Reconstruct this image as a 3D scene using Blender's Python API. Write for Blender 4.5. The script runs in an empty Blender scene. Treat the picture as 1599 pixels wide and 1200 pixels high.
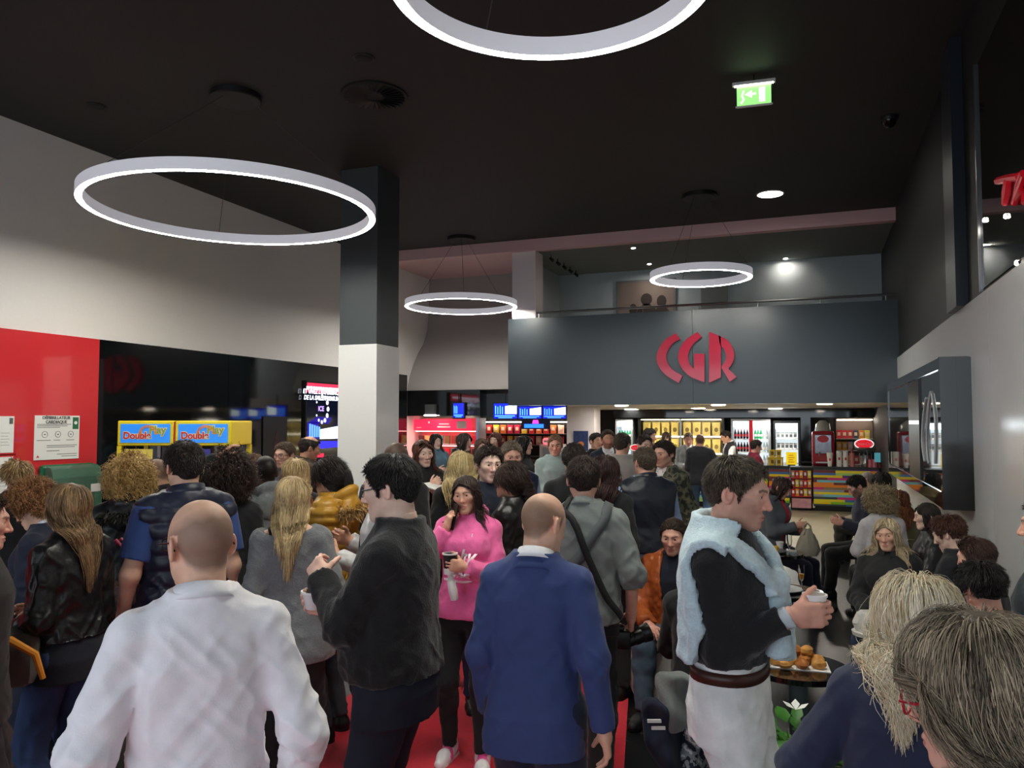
import bpy, bmesh, math, random
import numpy as np
from mathutils import Vector, Matrix

# ------------------------------------------------------------------ camera
C = bpy.context.scene.collection
SC = bpy.context.scene
FPX, CAMZ = 1230.0, 1.95
YAW, PITCH = math.radians(20.9), math.radians(2.79)
cam_data = bpy.data.cameras.new('camera')
cam_data.sensor_fit = 'HORIZONTAL'; cam_data.sensor_width = 36.0
cam_data.lens = FPX / 1599 * 36.0
cam_data.clip_start = 0.05
cam = bpy.data.objects.new('camera', cam_data); C.objects.link(cam)
cam.location = (0, 0, CAMZ)
cam.rotation_euler = (math.pi / 2 + PITCH, 0, YAW)
SC.camera = cam

# ------------------------------------------------------------------ light and exposure
SC.view_settings.view_transform = 'Standard'
SC.view_settings.look = 'None'
SC.view_settings.gamma = 1.0
SC.view_settings.use_curve_mapping = False
SC.view_settings.exposure = 1.25
world = bpy.data.worlds.new('daylight'); SC.world = world
world.use_nodes = True
bg = world.node_tree.nodes['Background']
bg.inputs['Color'].default_value = (0.62, 0.75, 0.88, 1)
bg.inputs['Strength'].default_value = 0.2
RING_POWER = 42.0          # emission of the ring lamps' diffusers
def area_light(name, loc, rot, sx, sy, power, color):
    l = bpy.data.lights.new(name, 'AREA'); l.shape = 'RECTANGLE'; l.size = sx; l.size_y = sy
    l.energy = power; l.color = color
    o = bpy.data.objects.new(name, l); o.location = loc; o.rotation_euler = rot; C.objects.link(o)
    return o
# daylight falling in through the glazed entrance front behind the photographer
area_light('entrance_daylight', (-3.8, -3.0, 2.3), (math.radians(86), 0, 0), 9.5, 3.6, 80, (0.83, 0.92, 1.0))

# ------------------------------------------------------------------ helpers
rng = np.random.default_rng(7)
R = math.radians
FH = np.array([-math.sin(YAW), math.cos(YAW), 0.0])
RH = np.array([math.cos(YAW), math.sin(YAW), 0.0])
FV = np.array([-math.sin(YAW) * math.cos(PITCH), math.cos(YAW) * math.cos(PITCH), math.sin(PITCH)])
UP = np.cross(RH, FV)
EYE = np.array([0, 0, CAMZ])
def ray(px, py):
    return FV + RH * ((px - 799.5) / FPX) + UP * ((600 - py) / FPX)
def at(px, py, d):            # the point seen at a pixel, d metres ahead
    r = ray(px, py); return EYE + r * (d / r.dot(FH))
def onX(px, py, X):           # the point seen at a pixel on the plane x = X
    r = ray(px, py); return EYE + r * (X / r[0])
def onY(px, py, Y):
    r = ray(px, py); return EYE + r * (Y / r[1])
def onZ(px, py, Z):
    r = ray(px, py); return EYE + r * ((Z - CAMZ) / r[2])

def lin(c):
    c = np.array(c[:3], float) / 255.0
    return tuple(np.where(c <= 0.04045, c / 12.92, ((c + 0.055) / 1.055) ** 2.4))

MATS = {}
def mat(name, col=(200, 200, 200), rough=0.5, metal=0.0, emit=None, estr=0.0, noise=0.0, nscale=20.0, bump=0.0, bscale=60.0,
        spec=0.5, vcol=False, coat=0.0, sheen=0.0, trans=0.0, stretch=None, alpha=1.0, ior=1.45):
    if name in MATS: return MATS[name]
    m = bpy.data.materials.new(name); m.use_nodes = True
    nt = m.node_tree; b = nt.nodes['Principled BSDF']
    L = nt.links.new
    lc = lin(col)
    b.inputs['Base Color'].default_value = (*lc, 1)
    b.inputs['Roughness'].default_value = rough
    b.inputs['Metallic'].default_value = metal
    b.inputs['Specular IOR Level'].default_value = spec
    b.inputs['Coat Weight'].default_value = coat
    b.inputs['Coat Roughness'].default_value = 0.05
    b.inputs['Sheen Weight'].default_value = sheen
    b.inputs['Transmission Weight'].default_value = trans
    b.inputs['Alpha'].default_value = alpha
    b.inputs['IOR'].default_value = ior
    tc = nt.nodes.new('ShaderNodeTexCoord')
    mp = nt.nodes.new('ShaderNodeMapping'); L(tc.outputs['Object'], mp.inputs['Vector'])
    if stretch: mp.inputs['Scale'].default_value = stretch
    src = None
    if vcol:
        a = nt.nodes.new('ShaderNodeVertexColor'); a.layer_name = 'Col'; src = a.outputs['Color']
    n = nt.nodes.new('ShaderNodeTexNoise'); n.inputs['Scale'].default_value = nscale; n.inputs['Detail'].default_value = 4
    L(mp.outputs['Vector'], n.inputs['Vector'])
    if noise > 0 or src is not None:
        mr = nt.nodes.new('ShaderNodeMapRange')
        mr.inputs[1].default_value = 0.3; mr.inputs[2].default_value = 0.7
        mr.inputs[3].default_value = 1 - noise; mr.inputs[4].default_value = 1 + noise
        L(n.outputs[0], mr.inputs[0])
        mx = nt.nodes.new('ShaderNodeVectorMath'); mx.operation = 'SCALE'
        if src is not None: L(src, mx.inputs[0])
        else: mx.inputs[0].default_value = lc
        L(mr.outputs[0], mx.inputs['Scale'])
        L(mx.outputs[0], b.inputs['Base Color'])
    if bump > 0:
        n2 = nt.nodes.new('ShaderNodeTexNoise'); n2.inputs['Scale'].default_value = bscale; n2.inputs['Detail'].default_value = 3
        L(mp.outputs['Vector'], n2.inputs['Vector'])
        bp = nt.nodes.new('ShaderNodeBump'); bp.inputs['Strength'].default_value = bump; bp.inputs['Distance'].default_value = 0.01
        L(n2.outputs[0], bp.inputs['Height']); L(bp.outputs['Normal'], b.inputs['Normal'])
    if emit is not None:
        b.inputs['Emission Color'].default_value = (*lin(emit), 1); b.inputs['Emission Strength'].default_value = estr
    MATS[name] = m
    return m

def link(o, parent=None):
    C.objects.link(o)
    if parent is not None: o.parent = parent
    return o
def tag(o, label=None, cat=None, group=None, kind=None):
    if label: o['label'] = label
    if cat: o['category'] = cat
    if group: o['group'] = group
    if kind: o['kind'] = kind
    return o
def thing(name, label, cat, loc=(0, 0, 0), rz=0.0, group=None):
    o = bpy.data.objects.new(name, None); o.location = tuple(loc); o.rotation_euler = (0, 0, rz)
    o.empty_display_size = 0.1
    link(o); tag(o, label, cat, group); return o
def meshobj(name, verts, faces, m, parent=None, smooth=False, cols=None):
    me = bpy.data.meshes.new(name)
    me.from_pydata([tuple(map(float, v)) for v in verts], [], [tuple(map(int, f)) for f in faces])
    if smooth: me.polygons.foreach_set('use_smooth', np.ones(len(me.polygons), bool))
    if cols is not None: setcol(me, cols)
    me.materials.append(m)
    return link(bpy.data.objects.new(name, me), parent)
def setcol(me, cols):
    a = me.attributes.new('Col', 'FLOAT_COLOR', 'POINT')
    c = np.ones((len(me.vertices), 4), np.float32); c[:, :3] = cols
    a.data.foreach_set('color', c.ravel())
def npmesh(name, V, Q, m, parent=None, cols=None, smooth=True):
    """mesh from numpy verts and an (n,k) face array"""
    me = bpy.data.meshes.new(name)
    k = Q.shape[1]
    me.vertices.add(len(V)); me.vertices.foreach_set('co', np.asarray(V, np.float32).ravel())
    me.loops.add(Q.size); me.loops.foreach_set('vertex_index', np.asarray(Q, np.int32).ravel())
    me.polygons.add(len(Q)); me.polygons.foreach_set('loop_start', np.arange(0, Q.size, k, dtype=np.int32))
    me.polygons.foreach_set('loop_total', np.full(len(Q), k, np.int32))
    if smooth: me.polygons.foreach_set('use_smooth', np.ones(len(Q), bool))
    me.update(calc_edges=True); me.validate()
    if cols is not None: setcol(me, cols)
    me.materials.append(m)
    return link(bpy.data.objects.new(name, me), parent)

class MB:
    """collects shapes into one mesh"""
    def __init__(s): s.bm = bmesh.new()
    def box(s, lo, hi, bev=0.0, rot=None):
        lo, hi = Vector(lo), Vector(hi)
        r = bmesh.ops.create_cube(s.bm, size=1.0)
        vs = r['verts']
        c, d = (lo + hi) / 2, hi - lo
        for v in vs: v.co = Vector((v.co.x * d.x, v.co.y * d.y, v.co.z * d.z))
        if bev > 0:
            es = list({e for v in vs for e in v.link_edges})
            q = bmesh.ops.bevel(s.bm, geom=es, offset=min(bev, 0.45 * min(abs(x) for x in d)), segments=2, affect='EDGES', profile=0.5)
            vs = list({v for f in q['faces'] for v in f.verts} | {v for v in vs if v.is_valid})
        for v in vs:
            if rot is not None: v.co = rot @ v.co
            v.co = v.co + c
        return s
    def tube(s, pts, r, seg=8, cap=True):
        pts = [Vector(p) for p in pts]
        rs = r if hasattr(r, '__len__') else [r] * len(pts)
        prev = None; n = None
        for i, p in enumerate(pts):
            t = (pts[min(i + 1, len(pts) - 1)] - pts[max(i - 1, 0)]).normalized()
            if n is None:
                n = t.orthogonal().normalized()
            else:
                n = (n - t * n.dot(t)).normalized()
            b = t.cross(n)
            ring = [s.bm.verts.new(p + (n * math.cos(2 * math.pi * k / seg) + b * math.sin(2 * math.pi * k / seg)) * rs[i]) for k in range(seg)]
            if prev:
                for k in range(seg): s.bm.faces.new((prev[k], prev[(k + 1) % seg], ring[(k + 1) % seg], ring[k]))
            elif cap: s.bm.faces.new(ring[::-1])
            prev = ring
        if cap: s.bm.faces.new(prev)
        return s
    def lathe(s, prof, c=(0, 0, 0), seg=24, M=None):
        """revolve (radius, z) pairs about z"""
        rings = []
        c = Vector(c)
        def tr(v): return c + (M @ v if M is not None else v)
        for (r, z) in prof:
            if r < 1e-6: rings.append([s.bm.verts.new(tr(Vector((0, 0, z))))])
            else: rings.append([s.bm.verts.new(tr(Vector((r * math.cos(2 * math.pi * k / seg), r * math.sin(2 * math.pi * k / seg), z)))) for k in range(seg)])
        for a, b in zip(rings[:-1], rings[1:]):
            for k in range(seg):
                k2 = (k + 1) % seg
                if len(a) == 1 and len(b) == 1: continue
                if len(a) == 1: s.bm.faces.new((a[0], b[k2], b[k]))
                elif len(b) == 1: s.bm.faces.new((a[k], a[k2], b[0]))
                else: s.bm.faces.new((a[k], a[k2], b[k2], b[k]))
        return s
    def poly(s, pts, axis, thick):
        """extrude a polygon (list of 3-D points) by a vector"""
        e = Vector(axis) * thick
        a = [s.bm.verts.new(Vector(p)) for p in pts]; b = [s.bm.verts.new(Vector(p) + e) for p in pts]
        n = len(pts)
        s.bm.faces.new(a[::-1]); s.bm.faces.new(b)
        for k in range(n): s.bm.faces.new((a[k], a[(k + 1) % n], b[(k + 1) % n], b[k]))
        return s
    def build(s, name, m, parent=None, smooth=False):
        bmesh.ops.recalc_face_normals(s.bm, faces=s.bm.faces)
        me = bpy.data.meshes.new(name); s.bm.to_mesh(me); s.bm.free()
        if smooth:
            me.polygons.foreach_set('use_smooth', np.ones(len(me.polygons), bool))
            try: me.set_sharp_from_angle(angle=R(40))
            except Exception: pass
        me.materials.append(m)
        return link(bpy.data.objects.new(name, me), parent)
def box(name, lo, hi, m, parent=None, bev=0.0):
    return MB().box(lo, hi, bev).build(name, m, parent)
def struct(o):
    o['kind'] = 'structure'; return o
def dup(root, loc=None, rz=None, label=None, group=None):
    r = root.copy(); C.objects.link(r)
    if loc is not None: r.location = tuple(loc)
    if rz is not None: r.rotation_euler = (0, 0, rz)
    if label: r['label'] = label
    if group: r['group'] = group
    for ch in list(root.children):
        c = ch.copy(); C.objects.link(c); c.parent = r
        for g in list(ch.children):
            d = g.copy(); C.objects.link(d); d.parent = c
    return r
def text(name, body, size, m, loc, rot, parent=None, extrude=0.002, align='CENTER', shear=0.0, sx=1.0, bold=0.0):
    cu = bpy.data.curves.new(name, 'FONT'); cu.body = body; cu.size = size; cu.align_x = align; cu.align_y = 'CENTER'
    cu.extrude = extrude; cu.shear = shear; cu.offset = bold
    o = bpy.data.objects.new(name, cu); C.objects.link(o)
    dg = bpy.context.evaluated_depsgraph_get(); dg.update()
    me = bpy.data.meshes.new_from_object(o.evaluated_get(dg))
    bpy.data.objects.remove(o)
    me.materials.clear(); me.materials.append(m)
    o = bpy.data.objects.new(name, me)
    o.matrix_basis = Matrix.Translation(Vector(loc)) @ rot.to_4x4() @ Matrix.Diagonal((sx, 1, 1, 1))
    link(o, parent); return o
ROT_Y = Matrix.Rotation(R(90), 3, 'X')                                # faces -Y
ROT_PX = Matrix.Rotation(R(90), 3, 'Z') @ Matrix.Rotation(R(90), 3, 'X')   # faces +X
ROT_NX = Matrix.Rotation(R(-90), 3, 'Z') @ Matrix.Rotation(R(90), 3, 'X')  # faces -X
# ------------------------------------------------------------------ implicit surfaces
_TAB = np.random.default_rng(3).random(65536).astype(np.float32)
def vnoise(p):
    i = np.floor(p).astype(np.int64); f = (p - i); f = f * f * (3 - 2 * f)
    out = 0
    for dx in (0, 1):
        for dy in (0, 1):
            for dz in (0, 1):
                h = ((i[:, 0] + dx) * 73856093 ^ (i[:, 1] + dy) * 19349663 ^ (i[:, 2] + dz) * 83492791) & 65535
                w = (f[:, 0] if dx else 1 - f[:, 0]) * (f[:, 1] if dy else 1 - f[:, 1]) * (f[:, 2] if dz else 1 - f[:, 2])
                out = out + w * _TAB[h]
    return out
def smin(a, b, k):
    h = np.maximum(k - np.abs(a - b), 0) / k
    return np.minimum(a, b) - h * h * k * 0.25
def smax(a, b, k): return -smin(-a, -b, k)
def rc(p, a, b, r1, r2):
    a = np.asarray(a, float); b = np.asarray(b, float)
    ab = b - a; L2 = ab.dot(ab) + 1e-12
    t = np.clip(((p - a) @ ab) / L2, 0, 1)
    d = p - (a + t[:, None] * ab)
    return np.sqrt((d * d).sum(1)) - (r1 + (r2 - r1) * t)
def ell(p, c, r):
    r = np.asarray(r, float); q = (p - np.asarray(c, float)) / r
    k0 = np.sqrt((q * q).sum(1)); q2 = q / r; k1 = np.sqrt((q2 * q2).sum(1)) + 1e-9
    return k0 * (k0 - 1.0) / k1
def rbox(p, c, h, r):
    q = np.abs(p - np.asarray(c, float)) - (np.asarray(h, float) - r)
    return np.sqrt((np.maximum(q, 0) ** 2).sum(1)) + np.minimum(q.max(1), 0) - r
def surfnet(f, lo, hi, h, B=6, newton=True):
    lo = np.asarray(lo, float); hi = np.asarray(hi, float)
    nb = np.maximum(1, np.ceil((hi - lo) / (h * B)).astype(int)); n = nb * B
    bi = np.stack(np.meshgrid(*[np.arange(k) for k in nb], indexing='ij'), -1).reshape(-1, 3)
    ctr = lo + (bi * B + (B - 1) / 2) * h
    fc = f(ctr)
    keep = np.abs(fc) < B * h * 0.5 * 1.75 * 1.35 + h
    D = np.where(fc < 0, -9.0, 9.0).reshape(nb)
    D = np.repeat(np.repeat(np.repeat(D, B, 0), B, 1), B, 2).astype(np.float32)
    kb = bi[keep]
    off = np.stack(np.meshgrid(*[np.arange(B)] * 3, indexing='ij'), -1).reshape(-1, 3)
    for s0 in range(0, len(kb), 2000):
        k2 = kb[s0:s0 + 2000]
        ii = (k2[:, None, :] * B + off[None]).reshape(-1, 3)
        D[ii[:, 0], ii[:, 1], ii[:, 2]] = f(lo + ii * h)
    S = D < 0
    S8 = S.astype(np.int8)
    c = np.zeros(tuple(n - 1), np.int8)
    co = [(x, y, z) for x in (0, 1) for y in (0, 1) for z in (0, 1)]
    for (x, y, z) in co: c += S8[x:n[0] - 1 + x, y:n[1] - 1 + y, z:n[2] - 1 + z]
    act = (c > 0) & (c < 8)
    idx = np.argwhere(act)
    if len(idx) == 0: return np.zeros((0, 3)), np.zeros((0, 4), int), np.zeros((0, 3))
    vals = np.stack([D[idx[:, 0] + x, idx[:, 1] + y, idx[:, 2] + z] for (x, y, z) in co], 1)
    acc = np.zeros((len(idx), 3)); cnt = np.zeros(len(idx))
    for a in range(8):
        for b in range(a + 1, 8):
            A, Bq = np.array(co[a]), np.array(co[b])
            if abs(A - Bq).sum() != 1: continue
            va, vb = vals[:, a], vals[:, b]
            m = (va < 0) != (vb < 0)
            t = np.where(m, va / np.where(m, va - vb, 1), 0)
            acc += m[:, None] * (A + (Bq - A) * t[:, None]); cnt += m
    V = lo + h * (idx + acc / cnt[:, None])
    vid = np.full(act.shape, -1, np.int64); vid[act] = np.arange(len(idx))
    Q = []
    for ax in range(3):
        sl0 = [slice(1, -1)] * 3; sl1 = [slice(1, -1)] * 3
        sl0[ax] = slice(0, -1); sl1[ax] = slice(1, None)
        ch = S[tuple(sl0)] != S[tuple(sl1)]
        e = np.argwhere(ch)
        if len(e) == 0: continue
        o1, o2 = [(1, 2), (2, 0), (0, 1)][ax]
        e2 = e.copy(); e2[:, o1] += 1; e2[:, o2] += 1
        ins = S[e2[:, 0], e2[:, 1], e2[:, 2]]
        def cell(d1, d2):
            q = e2.copy(); q[:, o1] += d1; q[:, o2] += d2
            return vid[q[:, 0], q[:, 1], q[:, 2]]
        q = np.stack([cell(-1, -1), cell(0, -1), cell(0, 0), cell(-1, 0)], 1)
        q[~ins] = q[~ins][:, ::-1]
        Q.append(q)
    Q = np.concatenate(Q); Q = Q[(Q >= 0).all(1)]
    e = h * 0.35
    g = np.stack([f(V + np.eye(3)[k] * e) - f(V - np.eye(3)[k] * e) for k in range(3)], 1) / (2 * e)
    gl = np.sqrt((g * g).sum(1)) + 1e-6
    if newton:
        st = np.clip(f(V) / gl, -0.6 * h, 0.6 * h)
        V = V - g / gl[:, None] * st[:, None]
    return V, Q, g / gl[:, None]

def rot(ax, a):
    c, s = math.cos(a), math.sin(a)
    return np.array({'x': [[1, 0, 0], [0, c, -s], [0, s, c]], 'y': [[c, 0, s], [0, 1, 0], [-s, 0, c]], 'z': [[c, -s, 0], [s, c, 0], [0, 0, 1]]}[ax])
def nrm(v):
    v = np.asarray(v, float); return v / (np.linalg.norm(v) + 1e-9)

SECT = {  # height, half width, half depth, forward offset of the trunk
    False: np.array([(.50, .19, .14, -.01), (.78, .168, .122, -.005), (.90, .170, .125, -.012), (1.00, .160, .115, -.005), (1.10, .152, .108, .0),
            (1.22, .160, .118, .004), (1.32, .165, .120, .004), (1.39, .145, .102, -.004), (1.445, .095, .080, -.012), (1.48, .068, .068, -.014), (1.53, .058, .060, -.012)]),
    True: np.array([(.50, .19, .14, -.01), (.78, .170, .125, -.005), (.90, .174, .130, -.014), (1.00, .152, .112, -.005), (1.10, .132, .098, .0),
            (1.22, .142, .106, .004), (1.32, .147, .108, .004), (1.39, .126, .092, -.004), (1.445, .080, .070, -.012), (1.48, .058, .058, -.014), (1.53, .050, .052, -.012)])}
HAND = {'relax': ([.35, .5, .3], .35), 'grip': ([.75, 1.15, .6], .75), 'cup': ([.55, .75, .45], .55), 'flat': ([.1, .15, .1], .2),
        'fist': ([1.3, 1.5, .8], .8), 'pinch': ([.6, .7, .4], .7), 'phone': ([.45, .9, .6], .55)}

class Fig:
    def __init__(s, fem=False, build=1.0, sit=None, lean=0, side=0, twist=0, head=(0, 0, 0), arms=None, legs=None, belly=0.0, hscale=None):
        s.fem, s.build, s.belly = fem, build, belly
        s.sit = sit
        s.zh = 0.92 if sit is None else sit
        s.Pv = np.array([0, 0, s.zh])
        s.Rt = rot('z', R(twist)) @ rot('y', R(side)) @ rot('x', -R(lean))
        s.hs = hscale or (0.965 if fem else 1.0)
        s.Rh = s.Rt @ rot('z', R(head[0])) @ rot('x', -R(head[1] - lean * 0.75)) @ rot('y', R(head[2]))
        s.N = s.tw((0, -.008, 1.455))
        s.H = s.N + s.Rt @ np.array([0, .008, .048]) + s.Rh @ np.array([0, .016, .105 * s.hs])
        sw = (.142 if fem else .160) * (0.5 + 0.5 * build)
        s.sh = {}; s.el = {}; s.wr = {}; s.F = {}; s.P = {}; s.pose = {}
        ws, fs = s.Rt @ np.array([1., 0, 0]), None
        Ry = rot('z', R(twist))
        A = {'R': {}, 'L': {}}; A.update(arms or {})
        for k, sg in (('R', 1), ('L', -1)):
            a = A[k] or {}
            sh = s.tw((sg * sw, -.014, 1.384)); s.sh[k] = sh
            w = np.array(a.get('w', (.07, .05, -.50)), float); w[0] *= sg
            wrist = sh + Ry @ w
            pole = np.array(a.get('pole', (.35, -.8, -.5)), float); pole[0] *= sg
            pole = Ry @ pole
            l1, l2 = .285, .255
            v = wrist - sh; d = np.linalg.norm(v)
            if d > (l1 + l2) * .995: v *= (l1 + l2) * .995 / d; d = np.linalg.norm(v); wrist = sh + v
            u = v / d
            x = (l1 * l1 - l2 * l2 + d * d) / (2 * d); hh = math.sqrt(max(l1 * l1 - x * x, 0))
            pp = nrm(pole - u * pole.dot(u))
            s.el[k] = sh + u * x + pp * hh; s.wr[k] = wrist
            fd = a.get('f'); pn = a.get('p', (-1, 0, 0))
            fd = nrm(wrist - s.el[k]) if fd is None else Ry @ nrm(np.array(fd, float) * (sg, 1, 1))
            pn = Ry @ (np.array(pn, float) * (sg, 1, 1))
            pn = nrm(pn - fd * pn.dot(fd))
            s.F[k], s.P[k], s.pose[k] = fd, pn, a.get('h', 'relax')
        s.hip = {}; s.kn = {}; s.an = {}; s.toe = {}
        Lg = {'R': {}, 'L': {}}; Lg.update(legs or {})
        for k, sg in (('R', 1), ('L', -1)):
            a = Lg[k] or {}
            s.hip[k] = np.array([sg * .088 * (0.6 + .4 * build), 0, s.zh - .02])
            if sit is None: fp = np.array(a.get('a', (.105, .0, .085)), float)
            else: fp = np.array(a.get('a', (.12, .46, .085)), float)
            fp[0] *= sg
            v = fp - s.hip[k]; d = np.linalg.norm(v); l1, l2 = .435, .405
            if d > (l1 + l2) * .998: fp = s.hip[k] + v * (l1 + l2) * .998 / d; v = fp - s.hip[k]; d = np.linalg.norm(v)
            u = v / d; x = (l1 * l1 - l2 * l2 + d * d) / (2 * d); hh = math.sqrt(max(l1 * l1 - x * x, 0))
            po = np.array(a.get('pole', (.1, 1, .2)), float); po[0] *= sg
            pp = nrm(po - u * po.dot(u))
            s.kn[k] = s.hip[k] + u * x + pp * hh; s.an[k] = fp
            t = np.array(a.get('t', (.2, 1, 0)), float); t[0] *= sg
            s.toe[k] = nrm(t)
    def tw(s, q): return s.Pv + s.Rt @ (np.asarray(q, float) - (0, 0, .92))
    def tl(s, p): return (p - s.Pv) @ s.Rt + (0, 0, .92)
    def hl(s, p): return ((p - s.H) @ s.Rh) / s.hs
    def hw(s, q): return s.H + s.Rh @ (np.asarray(q, float) * s.hs)
    # ---- pieces
    def torso(s, p, off=0.0, zlo=.80, zhi=1.52, flare=0.0):
        q = s.tl(p); T = SECT[s.fem]; z = q[:, 2]
        b = s.build
        bl = s.belly * np.exp(-((z - 1.06) / .13) ** 2)
        w = np.interp(z, T[:, 0], T[:, 1]) * (b + 0) + off + bl * .5
        d = np.interp(z, T[:, 0], T[:, 2]) * (0.35 + .65 * b) + off + bl
        if flare: 
            fl = np.clip(1.12 - z, 0, 1) * flare; w = w + fl; d = d + fl
        y = q[:, 1] - np.interp(z, T[:, 0], T[:, 3]) - bl * .8
        m = np.minimum(w, d)
        e = ((np.abs(q[:, 0]) / w) ** 2.4 + (np.abs(y) / d) ** 2.4) ** (1 / 2.4)
        r = (e - 1) * m
        if s.fem:
            off = float(np.min(off))
            bu = np.minimum(ell(q, (.065, .085, 1.285), (.058 + off, .05 + off, .06 + off)), ell(q, (-.065, .085, 1.285), (.058 + off, .05 + off, .06 + off)))
            r = smin(r, bu, .05)
        for k in 'RL':
            c = s.tl(s.sh[k][None])[0]
            r = smin(r, rc(q, c, (c[0] * .30, -.02, 1.452), .048 * (.4 + .6 * b) + off, .034 + off), .04)
        return np.maximum(r, np.maximum(z - zhi, zlo - z))
    def arm(s, p, k, off=0.0, cut=1.0, r0=1.0, wr=.0):
        b = (.5 + .5 * s.build) * (.88 if s.fem else 1.0) * r0
        sh, el, w = s.sh[k], s.el[k], s.wr[k]
        if cut <= .5:
            e = sh + (el - sh) * cut * 2; u = nrm(el - sh)
            d = rc(p, sh, e + u * .06, .056 * b + off, .048 * b + off)
            return np.maximum(d, (p - e) @ u)
        t = (cut - .5) * 2; e = el + (w - el) * t; u = nrm(w - el)
        d1 = rc(p, sh, el, 0.051 * b + off, .042 * b + off)
        d2 = rc(p, el, w, .041 * b + off, .029 * b + off * .8 + wr)
        return smin(d1, np.maximum(d2, (p - e) @ u), .03)
    def leg(s, p, k, off=0.0, wide=0.0, cut=1.0, thick=1.0):
        b = (.5 + .5 * s.build) * thick
        h, kn, an = s.hip[k], s.kn[k], s.an[k]
        e = kn + (an - kn) * cut; u = nrm(an - kn)
        d1 = rc(p, h, kn, .092 * b + off, .060 * b + off)
        calf = kn + (an - kn) * .3 - np.array([0, .012, 0])
        d2 = smin(rc(p, kn, calf, .058 * b + off, .058 * b + off + wide * .5), rc(p, calf, an, .056 * b + off + wide * .5, .040 * b + off + wide), .03)
        return smin(d1, np.maximum(d2, (p - e) @ u), .04)
    def neck(s, p):
        r = (.050 if s.fem else .057) * (.6 + .4 * s.build)
        return rc(p, s.tw((0, -.018, 1.42)), s.hw((0, -.022, -.06)), r * 1.06, r)
    def head(s, p, detail=True, ears=True):
        q = s.hl(p)
        x = np.abs(q[:, 0]); m = np.stack([x, q[:, 1], q[:, 2]], 1)
        jw = .88 if s.fem else 1.0; nf = .0045 if s.fem else 0.0; bf = .003 if s.fem else 0.0
        d = ell(q, (0, -.012, .028), (.076, .097, .090))
        d = smin(d, ell(q, (0, .028, -.025), (.061 * jw, .062, .080)), .03)
        d = smin(d, rc(m, (.050 * jw, -.004, -.050), (.016, .062, -.098), .020, .016), .035)
        d = smin(d, ell(q, (0, .068, -.098), (.022, .018, .017)), .025)
        if not detail:
            d = smin(d, rc(q, (0, .090, .0), (0, .106, -.034), .009, .014), .02)
        else:
            d = smin(d, ell(m, (.043, .058, -.014), (.024, .024, .020)), .025)
            d = smin(d, rc(m, (.010, .087 - bf, .024), (.042, .070 - bf, .022), .011, .008), .02)
            d = smax(d, -ell(m, (.031, .096, .003), (.019, .018, .011)), .012)
            d = smin(d, rc(q, (0, .088 - nf * .5, .012), (0, .1075 - nf, -.032), .0075 - nf * .2, .0118 - nf * .4), .014)
            d = smin(d, ell(m, (.0125 - nf * .4, .095 - nf, -.035), (.0080 - nf * .2, .010, .0080)), .008)
            d = smax(d, -ell(m, (.0065, .103, -.0430), (.0035, .006, .004)), .004)
            d = smin(d, ell(q, (0, .0825, -.0635), (.024, .0125, .0070)), .010)
            d = smin(d, ell(q, (0, .0820, -.0752), (.020, .0130, .0075)), .010)
            d = smax(d, -ell(q, (0, .099, -.0692), (.025, .012, .0015)), .003)
            # lids over the eyeballs
            lid = np.maximum(ell(m, (.031, .0745, .003), (.0158, .0140, .0135)), -ell(m, (.031, .092, .0025), (.0140, .012, .0055)))
            d = smin(d, lid, .004)
        if ears:
            e = m - np.array([.077, -.012, -.006])
            er = np.stack([e[:, 0] * .93 - e[:, 1] * -.36, e[:, 1] * .93 + e[:, 0] * -.36, e[:, 2]], 1)
            ed = ell(er, (.004, -.006, 0), (.0085, .019, .031))
            ed = smax(ed, -ell(er, (.012, -.002, .004), (.008, .011, .018)), .006)
            d = smin(d, ed, .010)
        return d * s.hs
    def hand(s, p, k):
        F, P = s.F[k], s.P[k]; sg = 1 if k == 'R' else -1
        T = np.cross(F, P) * sg
        M = np.stack([T, F, P], 1)               # thumb side, fingers, palm side
        sc = .92 if s.fem else 1.0
        q = ((p - s.wr[k]) @ M) / sc
        d = rc(q, (0, -.01, 0), (0, .025, 0), .027, .027)
        d = smin(d, rbox(q, (0, .052, .0), (.040, .042, .0145), .014), .02)
        d = smin(d, ell(q, (.022, .035, .010), (.018, .03, .014)), .015)
        curl, th = HAND[s.pose[k]]
        fing = None
        for i, (x, L, r) in enumerate(((.029, .074, .0090), (.010, .082, .0093), (-.010, .076, .0088), (-.028, .060, .0078))):
            a = 0; c = np.array([x, .088 - .004 * abs(i - 1), 0]); sp = (x * .25)
            for j, fr in enumerate((.45, .30, .25)):
                a += curl[j] * (1 + .06 * i)
                dirv = np.array([sp * math.cos(a) * 3, math.cos(a), math.sin(a)]); dirv /= np.linalg.norm(dirv)
                e = c + dirv * L * fr
                g = rc(q, c, e, r * (1 - .1 * j), r * (.93 - .1 * j))
                fd = g if j == 0 else smin(fd, g, .004)
                c = e
            fing = fd if fing is None else np.minimum(fing, fd)
        d = smin(d, fing, .009)
        c = np.array([.026, .022, .006]); dirv = nrm((.72, .62, .25 + th * .5))
        for j, (L, r) in enumerate(((.040, .0125), (.032, .0105), (.026, .009))):
            e = c + dirv * L
            d = smin(d, rc(q, c, e, r, r * .9), .010 if j == 0 else .004)
            c = e; dirv = nrm(dirv + np.array([-.28 * th, .18, .42 * th]))
        return d * sc
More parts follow.
